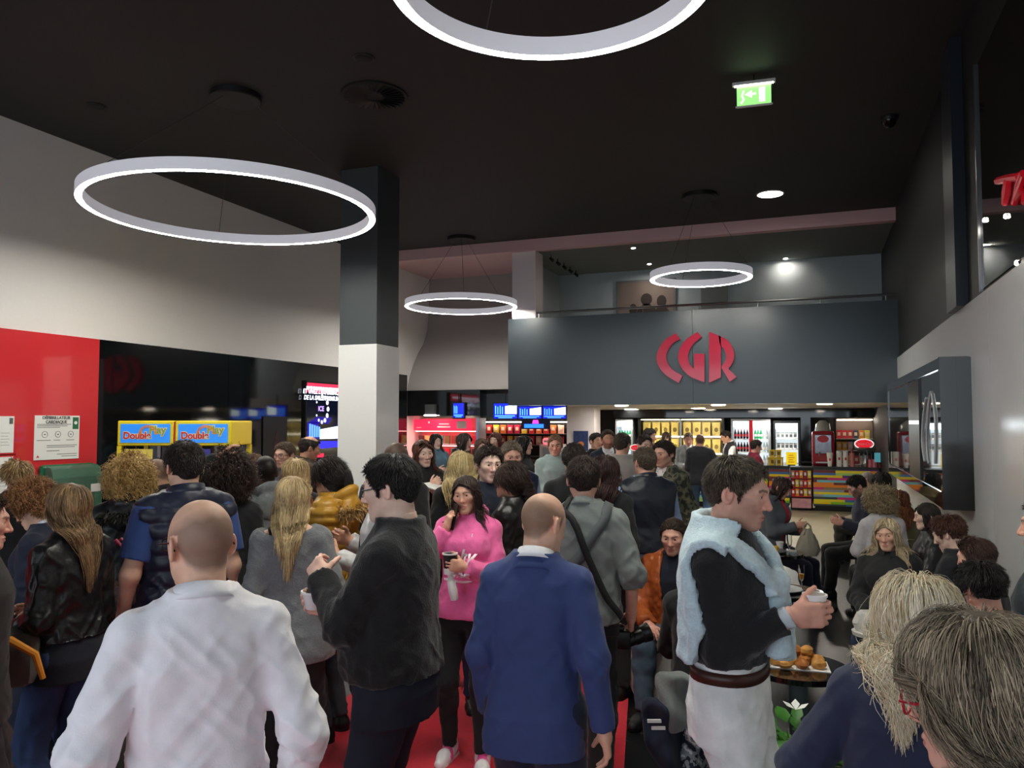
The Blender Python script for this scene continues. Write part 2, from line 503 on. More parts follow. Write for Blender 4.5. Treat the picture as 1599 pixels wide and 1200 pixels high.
    def shoe(s, p, k):
        t = s.toe[k]; a = s.an[k]
        X = np.cross(t, (0, 0, 1.)); X = nrm(X); Z = np.cross(X, t)
        q = (p - (a - np.array([0, 0, .085]))) @ np.stack([X, t, Z], 1)
        q = q * np.array([1, 1, 1.])
        d = rc(q, (0, -.035, .045), (0, .09, .036), .043, .044)
        d = smin(d, rc(q, (0, .09, .034), (0.0, .165, .026), .044, .034), .03)
        d = smin(d, rc(q, (0, -.02, .06), (0, -.01, .105), .042, .042), .03)
        d = np.maximum(d, q[:, 2] - .105)
        sole = rc(q * (1, 1, .0) + (0, 0, 0), (0, -.03, 0), (0, .15, 0), .047, .041)
        sole = np.maximum(np.maximum(sole, q[:, 2] - .024), -q[:, 2])
        d = np.maximum(d, -q[:, 2])
        return np.minimum(d, sole), q

def hairz(y):   # lowest height of the hair line around the head (head frame)
    return np.interp(y, [-.11, -.06, -.035, -.012, .004, .018, .030, .050, .075, .10], [-.075, -.065, -.03, .022, .0, -.02, .022, .050, .068, .074])

def grip(fig, k, a=.085, b=.035, c=0.0):
    F, P = fig.F[k], fig.P[k]; T = np.cross(F, P) * (1 if k == 'R' else -1)
    return fig.wr[k] + F * a + P * b + T * c

def strands(fig, coll, N, L, w, style, cA, cB, voxoff=.004, vol=.012, g=.25, curl=0.0, freq=3.0, K=10, part=0.0, bald=None, flow=(0, 0, 0), seed=0, minz=None, lift=0.0, only=None, jit=.25, sweep=0.0, frame=None, back=0.0, tuck=0.0, quiff=0.0):
    """hair as tapering locks that run over the head and fall under their weight"""
    r = np.random.default_rng(seed)
    d = r.normal(size=(N * 4, 3)); d /= np.linalg.norm(d, axis=1)[:, None]
    q = d * (.076, .097, .090) + (0, -.012, .028)
    ok = q[:, 2] > hairz(q[:, 1]) + r.normal(size=len(q)) * .003
    ok &= ~((np.abs(q[:, 0]) > .06) & (np.abs(q[:, 1] + .012) < .026) & (q[:, 2] < .02))
    if bald is not None: ok &= q[:, 2] < bald
    if only is not None: ok &= only(q)
    if style == 'short': ok &= (r.random(len(q)) < 2)
    q = q[ok][:N]; n = len(q)
    crown = np.array([part, -.035, .12])
    nn = (q - (0, -.012, .028)) / np.array([.076, .097, .090]) ** 2; nn /= np.linalg.norm(nn, axis=1)[:, None]
    t = q - crown
    t[:, 0] += part * .5
    t = t - nn * (t * nn).sum(1)[:, None]; t /= np.linalg.norm(t, axis=1)[:, None] + 1e-6
    fr = np.clip((q[:, 1] - .01) / .06, 0, 1)
    sx = np.where(q[:, 0] - part * 2 < 0, -1., 1.)
    t[:, 0] += sx * fr * sweep; t[:, 1] -= fr * sweep * .6
    if quiff: t = t + fr[:, None] * np.array([0, -1.5, .7]) * quiff
    t = t + np.asarray(flow) + r.normal(size=t.shape) * jit + nn * lift
    t /= np.linalg.norm(t, axis=1)[:, None]
    p = fig.H + (q * fig.hs) @ fig.Rh.T; t = t @ fig.Rh.T
    Ls = L * (0.75 + .35 * r.random(n)) * (np.interp(q[:, 2], [-.05, .02, .07], [.35, .5, 1.0]) if style == 'short' else 1); off = voxoff + vol * r.random(n)
    P = [p]; NR = []
    def grad(p):
        e = .004
        return np.stack([coll(p + np.eye(3)[k] * e) - coll(p - np.eye(3)[k] * e) for k in range(3)], 1) / (2 * e)
    dn = np.array([0, 0, -1.]); side = np.where(q[:, 0] - part < 0, -1., 1.); bk = fig.Rt @ np.array([0, -1., 0])
    for i in range(K):
        t = t * (1 - g) + dn * g + r.normal(size=t.shape) * jit * .25
        if back or tuck:
            ql = fig.hl(p); low = np.clip((.02 - ql[:, 2]) / .06, 0, 1) * np.clip((ql[:, 2] + .34) / .08, 0, 1)
            t = t + bk * (back * low * (ql[:, 1] > -.11))[:, None]
            dx = (fig.H - p) * (1, 1, 0); dl = np.linalg.norm(dx, axis=1)
            t = t + dx / (dl[:, None] + 1e-6) * (tuck * low * np.clip((dl - .095) / .05, 0, 2))[:, None]
        t /= np.linalg.norm(t, axis=1)[:, None]
        p2 = p + t * (Ls / K)[:, None]
        sd = coll(p2); gr = grad(p2); gr /= np.linalg.norm(gr, axis=1)[:, None] + 1e-6
        o = off * min(1, (i + 1) / 2)
        pen = np.maximum(o - sd, 0)
        p2 = p2 + gr * pen[:, None]
        if lift == 0:      # cling to the skull near the root
            near = (sd > o) & (sd < .05) & (i < K * .5)
            p2 = p2 - gr * (np.where(near, (sd - o) * .6, 0))[:, None]
        if frame:
            ql = fig.hl(p2); zz = ql[:, 2]
            lim = frame * np.clip((.095 - zz) / .055, 0, 1)
            m = (ql[:, 1] > .0) & (zz < .09) & (zz > -.16) & (np.abs(ql[:, 0]) < lim)
            ql[:, 0] = np.where(m, side * lim, ql[:, 0]); ql[:, 1] = np.where(m, np.minimum(ql[:, 1], .085), ql[:, 1])
            m2 = (ql[:, 1] > .042) & (zz < .05) & (zz > -.20) & ~m
            ql[:, 1] = np.where(m2, .042, ql[:, 1]); m = m | m2
            p2 = np.where(m[:, None], fig.H + (ql * fig.hs) @ fig.Rh.T, p2)
        t = p2 - p; t /= np.linalg.norm(t, axis=1)[:, None] + 1e-6
        NR.append(gr); P.append(p2); p = p2
    NR = [NR[0]] + NR
    P = np.stack(P, 1); NR = np.stack(NR, 1)
    T = np.gradient(P, axis=1); T /= np.linalg.norm(T, axis=2)[..., None] + 1e-6
    Sd = np.cross(T, NR); Sd /= np.linalg.norm(Sd, axis=2)[..., None] + 1e-6
    Nn = np.cross(Sd, T)
    if curl > 0:
        ph = 2 * math.pi * (np.linspace(0, 1, K + 1)[None] * freq * (.8 + .4 * r.random((n, 1))) + r.random((n, 1)))
        am = curl * np.linspace(0.2, 1, K + 1)[None] * (.6 + .8 * r.random((n, 1)))
        P = P + Sd * (np.cos(ph) * am)[..., None] + Nn * ((np.sin(ph) * .8 + .6) * am)[..., None]
    wt = w * (.6 + .8 * r.random((n, 1))) * np.interp(np.linspace(0, 1, K + 1), [0, .15, .75, 1], [.7, 1, .9, .25])[None]
    ring = [P + Sd * wt[..., None], P + Nn * (wt * .45)[..., None], P - Sd * wt[..., None]]
    V = np.stack(ring, 2).reshape(-1, 3)
    b = (np.arange(n)[:, None] * (K + 1) + np.arange(K)[None]) * 3
    b = b.reshape(-1)
    Q = np.concatenate([np.stack([b + i, b + (i + 1) % 3, b + 3 + (i + 1) % 3, b + 3 + i], 1) for i in range(3)])
    cA, cB = np.array(lin(cA)), np.array(lin(cB))
    mixv = np.clip(.5 + 1.5 * (vnoise(q * 85 + seed) - .5) + r.normal(0, .13, n), 0, 1)
    col = cA + (cB - cA) * mixv[:, None]
    col = np.repeat(col, (K + 1) * 3, 0)
    return V, Q, col

SKIN = mat('skin', rough=.52, vcol=True, noise=.05, nscale=40, bump=.04, bscale=180, spec=.4)
SKIN.node_tree.nodes['Principled BSDF'].inputs['Subsurface Weight'].default_value = 0.06
SKIN.node_tree.nodes['Principled BSDF'].inputs['Subsurface Radius'].default_value = (.012, .004, .002)
HAIRM = mat('hair', rough=.5, vcol=True, noise=.12, nscale=60, spec=.45)
EYEM = mat('eye', rough=.08, vcol=True)
SHOEM = mat('shoe', rough=.5, vcol=True, noise=.04)

FAB = {'cotton': dict(rough=.9, bump=.12, bscale=220, sheen=.1, noise=.05), 'knit': dict(rough=.95, bump=.35, bscale=130, sheen=.2, noise=.10, nscale=70),
       'leather': dict(rough=.34, bump=.22, bscale=45, spec=.5, noise=.08), 'suit': dict(rough=.78, bump=.05, bscale=250, sheen=.12, noise=.03),
       'puffer': dict(rough=.42, bump=.1, bscale=50, noise=.04), 'denim': dict(rough=.9, bump=.2, bscale=200, noise=.16, nscale=9), 'fleece': dict(rough=.95, bump=.2, bscale=90, sheen=.25, noise=.06)}
def fabric(col, kind):
    return mat('%s_%02x%02x%02x' % (kind, *[int(c) for c in col]), col, **FAB[kind])
def camo():
    if 'camouflage' in MATS: return MATS['camouflage']
    m = mat('camouflage', (70, 74, 62), rough=.9, noise=.01)
    nt = m.node_tree; b = nt.nodes['Principled BSDF']
    n = nt.nodes.new('ShaderNodeTexNoise'); n.inputs['Scale'].default_value = 16; n.inputs['Detail'].default_value = 1
    tc = nt.nodes.new('ShaderNodeTexCoord'); nt.links.new(tc.outputs['Object'], n.inputs['Vector'])
    cr = nt.nodes.new('ShaderNodeValToRGB'); cr.color_ramp.interpolation = 'CONSTANT'
    for i, (pos, c) in enumerate(((0, (40, 44, 38)), (.45, (78, 82, 66)), (.54, (104, 100, 82)), (.62, (52, 50, 42)))):
        e = cr.color_ramp.elements[i] if i < 2 else cr.color_ramp.elements.new(pos)
        e.position = pos; e.color = (*lin(c), 1)
    nt.links.new(n.outputs[0], cr.inputs[0]); nt.links.new(cr.outputs[0], b.inputs['Base Color'])
    return m

def wrinkle(V, Nv, fig, amp, kind, q, seed):
    """cloth folds: soft drapery over the trunk, tighter creases about the elbows, waist and knees"""
    o = np.array([seed * 13.7, seed * 7.1, seed * 3.3])
    n1 = vnoise(V * (7, 7, 4.0) + o + vnoise(V * 5 + o)[:, None] * 1.2)
    n2 = vnoise((V @ rot('y', .7)) * (22, 22, 8) + o)
    n3 = vnoise((V @ rot('y', -.8)) * (26, 20, 9) + o * 2)
    rg = lambda n: 1 - np.abs(2 * n - 1) * 2
    wgt = .45 * np.ones(len(V))
    for k in 'RL':
        for j, rad in ((fig.el[k], .10), (fig.kn[k], .12), (fig.an[k], .1), (fig.wr[k], .07)):
            wgt += .8 * np.exp(-(((V - j) ** 2).sum(1)) / rad ** 2)
        a = fig.sh[k] - np.array([0, 0, .09]); wgt += .5 * np.exp(-(((V - a) ** 2).sum(1)) / .09 ** 2)
    wgt += .5 * np.exp(-((q[:, 2] - 1.02) / .07) ** 2) * (kind != 'suit')
    d = amp * (1.1 * (n1 - .5) * 1.3 + wgt * (rg(n2) * .55 + rg(n3) * .45 - .3))
    return V + Nv * d[:, None]

def band(fig, rb, rt, z0, z1, zf0, zf1, gap, fold=0.0, fw=.02, seg=44, cy=-.012, ry=1.08, th=.006):
    """a collar: a band around the neck, open by `gap` degrees at the front, with an optional turned-down fall"""
    A = np.linspace(R(90 + gap), R(450 - gap), seg)
    prof = []
    V = []
    for a in A:
        fr = (1 + math.sin(a)) / 2            # 1 at the front
        zb, zt = z0 + (zf0 - z0) * fr, z1 + (zf1 - z1) * fr
        pr = [(rb, zb), (rt, zt), (rt + th, zt + .002)]
        if fold > 0: pr += [(rt + th + fw * .7, zt - fold * .6), (rb + fw + th, zt - fold), (rb + fw, zt - fold), (rt + .004, zt - .006)]
        else: pr += [(rb + th, zb)]
        V += [fig.tw((r * math.cos(a), cy + r * ry * math.sin(a), z)) for (r, z) in pr]
        m = len(pr)
    V = np.array(V); Q = []
    for i in range(seg - 1):
        for j in range(m):
            j2 = (j + 1) % m
            Q.append((i * m + j, i * m + j2, (i + 1) * m + j2, (i + 1) * m + j))
    return V, np.array(Q)[:, ::-1]

def ribbon(pts, f, width, lift=.006, n=40, th=.004, side=None):
    """a strap lying on the surface f, through the given points"""
    pts = np.asarray(pts, float)
    tt = np.linspace(0, len(pts) - 1, n)
    P = np.stack([np.interp(tt, np.arange(len(pts)), pts[:, k]) for k in range(3)], 1)
    for _ in range(3): P[1:-1] = (P[:-2] + 2 * P[1:-1] + P[2:]) / 4
    e = .003
    def gr(p): 
        g = np.stack([f(p + np.eye(3)[k] * e) - f(p - np.eye(3)[k] * e) for k in range(3)], 1)
        return g / (np.linalg.norm(g, axis=1)[:, None] + 1e-9)
    def push(p, o):
        for _ in range(2):
            d = f(p); p = p + gr(p) * np.maximum(o - d, 0)[:, None]
        return p
    P = push(P, lift)
    T = np.gradient(P, axis=0); T /= np.linalg.norm(T, axis=1)[:, None]
    G = gr(P); S = np.cross(T, G); S /= np.linalg.norm(S, axis=1)[:, None]; G = np.cross(S, T)
    a = push(P + S * width / 2, lift); b = push(P - S * width / 2, lift)
    V = np.stack([a, b, b + G * th, a + G * th], 1).reshape(-1, 3)
    Q = []
    for i in range(n - 1):
        for j in range(4): Q.append((i * 4 + j, i * 4 + (j + 1) % 4, i * 4 + 4 + (j + 1) % 4, i * 4 + 4 + j))
    return V, np.array(Q)
PEOPLE = {}
def person(label, px, top, d, face, fig=None, skin=(214, 168, 144), hair=None, tops=(), pants=None, shoes=None, beard=0.0, glasses=None,
           hands='RL', group=None, sc=None, lips=(176, 100, 92), key=None, extra=None, brow=None, seat_s=None, eyes=None):
    fk = dict(fig or {}); fem = fk.get('fem', False)
    tgt = at(px, top + .12 * FPX / d, d); h = at(px, top, d)[2]
    if fk.get('sit') is not None:
        s = seat_s or (.95 if fem else 1.0)
        fk['sit'] = .5; f0 = Fig(**fk)
        z0 = f0.hw((0, -.01, .130))[2]
        fk['sit'] = float(np.clip(.5 + h / s - z0, .40, .78)); f = Fig(**fk)
    else:
        f = Fig(**fk); s = h / f.hw((0, -.01, .128))[2]
    if sc: s = sc
    v = nrm((tgt - EYE) * (1, 1, 0)); rr = np.array([v[1], -v[0], 0])
    a = R(face); fd = -math.cos(a) * v + math.sin(a) * rr
    rz = math.atan2(fd[1], fd[0]) - math.pi / 2
    Rz = rot('z', rz)
    root = tgt - Rz @ (f.H * s); root[2] = 0
    P = thing('person', label, 'person', root, rz, group)
    seed = int(abs(px) * 7 + top) % 997
    f.s, f.root, f.Rz, f.obj = s, root, Rz, P
    f.world = lambda q: root + Rz @ (np.asarray(q, float) * s)
    f.wdir = lambda q: Rz @ np.asarray(q, float)
    back = abs(face + (fk.get('head') or (0,))[0] * -1) > 125
    hv = float(np.clip(d * .00105, .0030, .009)) * (1.5 if back else 1)
    if not back and d < 10.5: hv = min(hv, .0062)
    gv = float(np.clip(d * .0021, .0068, .018)); nv = float(np.clip(d * .0011, .0036, .009))
    hair = hair or {}
    hc = hair.get('col', (60, 45, 35))
    sk, hcol = np.array(lin(skin)), np.array(lin(hc)); lp = np.array(lin(lips)); bc = np.array(lin(brow or tuple(np.array(hc) * .8)))
    style = hair.get('style', 'short')
    bald = hair.get('bald')
    def headcol(V):
        q = f.hl(V); x = np.abs(q[:, 0])
        n = vnoise(V * 45 + seed)[:, None]
        c = sk * (0.94 + .12 * n)
        red = np.exp(-(((q - (0, .1, -.03)) / (.05, .04, .03)) ** 2).sum(1)) + np.exp(-(((np.stack([x, q[:, 1], q[:, 2]], 1) - (.08, -.01, 0)) / (.02, .04, .04)) ** 2).sum(1))
        c = c * (1 + red[:, None] * np.array([.06, -.10, -.10]))
        if beard > 0:
            m = (q[:, 2] < -.028 + np.interp(x, [0, .02, .05, .07], [-.012, -.02, -.005, .03])) & (q[:, 1] > -.02) & (q[:, 2] > -.125)
            lim_ = -.028 + np.interp(x, [0, .02, .05, .07], [-.012, -.02, -.005, .03])
            bw = (np.clip((lim_ - q[:, 2]) / .014 + .2 + .8 * (n[:, 0] - .5), 0, 1) * np.clip((q[:, 1] + .02) / .05, 0, 1) * np.clip((q[:, 2] + .125) / .02, 0, 1) * m * beard)[:, None]
            c = c * (1 - bw) + hcol * bw
        ml = ((x / .0235) ** 2 + ((q[:, 2] + .0692) / .0118) ** 2 < 1) & (q[:, 1] > .07)
        c = np.where(ml[:, None], c * .35 + lp * .65, c)
        zb = .0205 + .004 * np.sin(np.clip((x - .012) / .04, 0, 1) * 3.0)
        mb = (x > .011) & (x < .052) & (np.abs(q[:, 2] - zb) < (.0031 if fem else .0042)) & (q[:, 1] > .04)
        c = np.where(mb[:, None], c * .3 + bc * .7, c)
        if style in ('buzz', 'bald'):
            m = np.clip((q[:, 2] - hairz(q[:, 1]) + .014 * (n[:, 0] - .5)) / .022 + .3, 0, 1)
            m = m * ~((x > .074) & (np.abs(q[:, 1] + .012) < .03) & (q[:, 2] < .03))
            w = m * hair.get('shade', .55)
            if bald is not None:
                w = w * np.clip((bald - .45 * (q[:, 1] + .02) - q[:, 2] + .02 * (n[:, 0] - .5)) / .045 + .3, .10, 1)
            c = c * (1 - w[:, None]) + hcol * w[:, None]
        return c
    # --- body: one skin surface
    pieces = []
    nb = f.N - f.Rt @ np.array([0, 0, .03])
    zt = f.Rt @ np.array([0, 0, 1.])
    fh = lambda p: np.maximum(smin(f.head(p, detail=(hv < .0068 and not back)), f.neck(p), .025), (nb - p) @ zt)
    lo, hi = f.H - (.135, .150, .235), f.H + (.135, .150, .155)
    V, Q, _ = surfnet(fh, lo, hi, hv / s); pieces.append((V, Q, headcol(V)))
    show = set(hands)
    wide0 = any(t.get('neck') == 'off' for t in tops)
    def fb(p):
        r = smin(f.torso(p, -.012 if not wide0 else -.004), np.maximum(f.neck(p), -((nb + zt * .02 - p) @ zt)), .03)
        for k in 'RL':
            r = smin(r, f.arm(p, k, -.002), .015)
            r = smin(r, f.leg(p, k, -.008), .03)
            ft = f.shoe(p, k)[0] + .008
            r = smin(r, ft, .02)
        for k in 'RL':
            if k not in show: r = np.minimum(r, rc(p, f.wr[k], f.wr[k] + f.F[k] * .11, .03, .022))
        return r
    allp = np.array([f.H, f.Pv] + [j[k] for j in (f.sh, f.el, f.wr, f.kn, f.an) for k in 'RL'])
    lo, hi = allp.min(0) - (.25, .25, .12), allp.max(0) + (.25, .25, -.02); lo[2] = -.01
    V, Q, _ = surfnet(fb, lo, hi, gv * 1.15 / s); pieces.append((V, Q, np.tile(sk, (len(V), 1)) * (0.95 + .1 * vnoise(V * 40))[:, None]))
    for k in hands:
        c = f.wr[k] + f.F[k] * .08
        fx = lambda p: np.maximum(smin(f.hand(p, k), f.arm(p, k, 0) , .012), -((p - (f.wr[k] - f.F[k] * .03)) @ f.F[k]))
        V, Q, _ = surfnet(fx, c - .15, c + .15, nv / s)
        pieces.append((V, Q, np.tile(sk * (1.02, .93, .92), (len(V), 1)) * (0.95 + .1 * vnoise(V * 60))[:, None]))
    V = np.concatenate([p[0] for p in pieces]); o = np.cumsum([0] + [len(p[0]) for p in pieces])
    Q = np.concatenate([p[1] + o[i] for i, p in enumerate(pieces)]); Cc = np.concatenate([p[2] for p in pieces])
    npmesh('body', V * s, Q, SKIN, P, Cc)
    # --- eyes
    if hv < .0068 and not back:
        for sg in (1, -1):
            n1, n2 = 14, 12
            th = np.linspace(0, math.pi, n1)[:, None]; ph = np.linspace(0, 2 * math.pi, n2, endpoint=False)[None]
            L = np.stack([np.sin(th) * np.cos(ph), np.cos(th) + 0 * ph, np.sin(th) * np.sin(ph)], -1).reshape(-1, 3)
            th_ = np.repeat(np.linspace(0, 180, n1), n2)
            gz = eyes or (0, 0)
            L2 = L @ (rot('z', R(gz[0])) @ rot('x', R(gz[1]))).T
            V = f.H + ((np.array([.031 * sg, .0745, .0025]) + L2 * .0126) * f.hs) @ f.Rh.T
            cc = np.where((th_ < 13)[:, None], .01, np.where((th_ < 30)[:, None], np.array(lin(hair.get('iris', (70, 48, 32)))), np.array([.62, .58, .55])))
            b = (np.arange(n1 - 1)[:, None] * n2 + np.arange(n2)[None]); b2 = (np.arange(n1 - 1)[:, None] * n2 + (np.arange(n2)[None] + 1) % n2)
            Q = np.stack([b, b2, b2 + n2, b + n2], -1).reshape(-1, 4)
            npmesh('eye', V * s, Q, EYEM, P, cc)
    # --- clothes
    outer = None
    f.surf = {}
    for t in tops:
        inner = t is not tops[-1]
        off, hem, sl = t.get('off', .006 if inner else .014), t.get('hem', .90), t.get('sleeve', 'long')
        nk = t.get('neck', 'crew'); cut = {'long': .985, 'roll': .62, 'short': .38, 'none': 0, 'cuff': .93, 'elbow': .7}[sl]
        flare = t.get('flare', 0.0); opn = t.get('open'); hi_z = t.get('zhi', 1.500); blo = t.get('blouse', 0 if inner else .008); kind = t.get('kind', 'cotton')
        so = t.get('soff', off)
        def ft(p, off=off, hem=hem, sl=sl, nk=nk, cut=cut, flare=flare, opn=opn, hi_z=hi_z, blo=blo, so=so):
            q = f.tl(p)
            o = off + blo * np.exp(-((q[:, 2] - hem - .05) / .07) ** 2)
            r = f.torso(p, o, zlo=hem, zhi=hi_z, flare=flare)
            if cut > 0:
                for k in 'RL': r = smin(r, f.arm(p, k, so, cut=cut, wr=t.get('cuff', .004)), .022)
            else:
                for k in 'RL':
                    u = nrm(f.el[k] - f.sh[k]); sd = 1 if k == 'R' else -1
                    c = f.tl(f.sh[k][None])[0]
                    r = smax(r, -rc(q, c + (sd * .10, 0, -.02), c + (sd * .035, 0, -.09), .075, .06), .01)
            if hem > .8: r = np.maximum(r, hem - q[:, 2])
            if fk.get('sit') is not None or hem < .8:
                pass
            if nk == 'crew': r = smax(r, -ell(q, (0, .010, 1.520), (.066, .072, .048)), .008)
            elif nk == 'v': r = smax(r, -np.maximum(np.abs(q[:, 0]) - np.clip((q[:, 2] - 1.30) * .5, -1, .075), -(q[:, 1] - .0)), .006)
            elif nk == 'off': r = smax(r, -ell(q, (-.035, -.04, 1.54), (.19, .22, .135)), .008)
            elif nk == 'wide': r = smax(r, -ell(q, (0, .03, 1.50), (.10, .09, .07)), .008)
            if opn:
                z1, z0, w1, w0 = opn        # open front: from height z1 (half width w1) down to z0 (w0)
                hw_ = np.interp(q[:, 2], [z0, z1], [w0, w1])
                hw_ = np.where(q[:, 2] < z0, w0 if w0 > 0 else -1, hw_)
                r = smax(r, -np.maximum(np.abs(q[:, 0]) - hw_, -q[:, 1] - .0), .006)
            return r
        pts = np.array([f.tw((0, 0, hem)), f.N] + [f.sh[k] for k in 'RL'] + ([f.el[k] for k in 'RL'] if cut > 0 else []) + ([f.wr[k] for k in 'RL'] if cut > .5 else []))
        lo, hi = pts.min(0) - (.24, .24, .12), pts.max(0) + (.24, .24, .12)
        V, Q, Nv = surfnet(ft, lo, hi, gv / s)
        q = f.tl(V)
        V = wrinkle(V, Nv, f, t.get('amp', .003 if inner else .010), kind, q, seed)
        if t.get('quilt'):
            z = q[:, 2] / t['quilt'] * math.pi
            V = V + Nv * (np.abs(np.sin(z)) ** .6 * t.get('puff', .014) - .004)[:, None]
        m = t.get('m') or fabric(t['col'], kind)
        npmesh(t['name'], V * s, Q, m, P)
        outer = ft; f.surf[t['name']] = ft
        cl = t.get('collar')
        cm = t.get('cm') or (fabric(t['ccol'], kind) if 'ccol' in t else m)
        if cl == 'shirt':
            Vb, Qb = band(f, .070, .064, 1.478, 1.528, 1.435, 1.472, 14, fold=.036, fw=.014); npmesh('collar', Vb * s, Qb, cm, P)
        elif cl == 'stand':
            Vb, Qb = band(f, .082, .076, 1.46, 1.535, 1.41, 1.485, 12, fold=0, th=.012); npmesh('collar', Vb * s, Qb, cm, P)
        elif cl == 'fall':
            Vb, Qb = band(f, .082, .074, 1.450, 1.494, 1.36, 1.40, 26, fold=.042, fw=.016, th=.007); npmesh('collar', Vb * s, Qb, cm, P)
        elif cl == 'polo':
            Vb, Qb = band(f, .072, .066, 1.475, 1.515, 1.43, 1.465, 20, fold=.03, fw=.014); npmesh('collar', Vb * s, Qb, cm, P)
        elif cl == 'crew':
            Vb, Qb = band(f, .073, .067, 1.472, 1.490, 1.430, 1.446, .5, fold=0, th=.007); npmesh('neckband', Vb * s, Qb, cm, P)
        elif cl in ('hood', 'fur', 'furhood'):
            def fho(p):
                q = f.tl(p)
                a = np.array([0, -.02, 1.46])
                x, y, z = q[:, 0], q[:, 1] + .02, q[:, 2] - 1.452 + .55 * (q[:, 1] + .02)
                rr_ = np.sqrt(x * x + (y * .95) ** 2)
                bk = np.clip(.5 - y / .2, 0, 1)
                d1 = np.sqrt((rr_ - .085) ** 2 + z * z) - (.022 + .022 * bk)
                d2 = ell(q, (0, -.125, 1.385), (.115, .05, .105))
                return smin(d1, d2, .03)
            c = f.tw((0, -.05, 1.42)); V, Q, Nv = surfnet(fho, c - .24, c + .24, gv / s)
            V = wrinkle(V, Nv, f, .012, kind, f.tl(V), seed + 3)
            npmesh('hood', V * s, Q, cm, P)
            if cl == 'fur':
                fc = t.get('fcol', (176, 140, 92)); r = np.random.default_rng(seed)
                n = 900; ang = r.random(n) * 2 * math.pi; rad = r.random(n) * .5 + .5
                cx, cy_, cz = t.get('fpos', (0, -.13, 1.415))
                base = np.stack([cx + .145 * np.cos(ang), cy_ + .075 * np.sin(ang) - .02, cz + .045 * np.sin(ang * 1) * 0 + r.normal(size=n) * .018 - .03 * np.cos(ang) ** 2], 1)
                dr = r.normal(size=(n, 3)) * .6 + np.stack([np.cos(ang), np.sin(ang) - .3, .15 + 0 * ang], 1); dr /= np.linalg.norm(dr, axis=1)[:, None]
                K = 3; sdv = np.cross(dr, r.normal(size=(n, 3))); sdv /= np.linalg.norm(sdv, axis=1)[:, None]
                Lh = .05 * (.6 + .6 * r.random(n))
                Vf = []
                for i in range(K):
                    u = i / (K - 1); w = .007 * (1 - u * .85)
                    c0 = base + dr * (Lh * u)[:, None] - np.array([0, 0, .02]) * u * u
                    Vf += [c0 + sdv * w, c0 - sdv * w]
                Vf = np.stack(Vf, 1).reshape(-1, 3)
                b = np.arange(n)[:, None] * (2 * K) + np.arange(K - 1)[None] * 2; b = b.reshape(-1)
                Qf = np.stack([b, b + 1, b + 3, b + 2], 1)
                Vf = f.Pv + (Vf - (0, 0, .92)) @ f.Rt.T
                cc = np.array(lin(fc)) * (.6 + .7 * r.random(n))[:, None]
                npmesh('fur_trim', Vf * s, Qf, HAIRM, P, np.repeat(cc, 2 * K, 0))
    f.outer = outer
    if pants:
        off, wd = pants.get('off', .010), pants.get('wide', .010); wz = pants.get('waist', 1.04)
        kind = pants.get('kind', 'denim')
        def fp(p):
            r = f.torso(p, min(off, .003), zlo=.80, zhi=wz)
            for k in 'RL': r = smin(r, f.leg(p, k, off, wd, cut=pants.get('cut', .985), thick=pants.get('thick', 1.0)), .035)
            q = f.tl(p)
            return np.maximum(r, q[:, 2] - wz)
        pts = np.array([f.Pv + (0, 0, .12)] + [j[k] for j in (f.kn, f.an, f.hip) for k in 'RL'])
        lo, hi = pts.min(0) - (.24, .24, .08), pts.max(0) + (.24, .24, .12)
        V, Q, Nv = surfnet(fp, lo, hi, gv * pants.get('res', 1.1) / s)
        V = wrinkle(V, Nv, f, pants.get('amp', .009), 'denim', f.tl(V) * 0 + 5, seed + 1)
        npmesh(pants.get('name', 'trousers'), V * s, Q, pants.get('m') or fabric(pants['col'], kind), P)
        f.pants = fp
    if shoes:
        up, so_ = np.array(lin(shoes.get('col', (25, 25, 27)))), np.array(lin(shoes.get('sole', (20, 20, 20))))
        ac = np.array(lin(shoes['acc'])) if 'acc' in shoes else None
        for k in 'RL':
            c = f.an[k] + f.toe[k] * .05 - (0, 0, .03)
            V, Q, _ = surfnet(lambda p: f.shoe(p, k)[0], c - .19, c + .19, max(.005, gv * .7) / s)
            q = f.shoe(V, k)[1]
            cc = np.where((q[:, 2] < .026)[:, None], so_, up)
            if ac is not None:
                m = (np.sin(q[:, 1] * 55 + q[:, 2] * 60) > .15) & (q[:, 2] > .035) & (q[:, 1] < .11)
                cc = np.where(m[:, None], ac, cc)
            npmesh('shoe', V * s, Q, SHOEM, P, cc)
    # --- hair
    fr_ = hair.get('frame', .056)      # how far the hair stands off the middle of the face
    def allh(p):
        a = np.minimum(f.head(p, detail=False, ears=False), np.minimum(f.neck(p) - .004, outer(p) if outer is not None else f.torso(p, .01)))
        return a
    cB = hair.get('colb', tuple(min(255, c * 1.5 + 10) for c in hc))
    N = int(np.interp(d, [1.2, 2.5, 5, 8, 12, 18], [14000, 9000, 3400, 1400, 600, 240]) * hair.get('dens', 1.0))
    wid = hair.get('w', float(np.interp(d, [1.2, 2.5, 5, 8, 12, 18], [.0009, .0015, .0028, .0050, .0075, .013])))
    parts = []
    if style not in ('bald', 'buzz'):
        base_off = hair.get('base', .007)
        def fs(p):
            q = f.hl(p); x = np.abs(q[:, 0])
            dd = ell(q, (0, -.014, .028), (.076 + base_off, .097 + base_off, .091 + base_off))
            dd = smin(dd, rc(q, (0, -.045, -.01), (0, -.05, -.05), .055, .045), .03) if style != 'short' else smin(dd, rc(q, (0, -.045, -.0), (0, -.048, -.04), .056, .045), .02)
            z = hairz(q[:, 1]) + .004
            dd = smax(dd, (z - q[:, 2]) * .7, .012)
            if bald is not None: dd = smax(dd, q[:, 2] - bald, .012)
            return dd * f.hs
        V, Q, Nv = surfnet(fs, f.H - .15, f.H + .16, max(.005, hv * 1.3) / s)
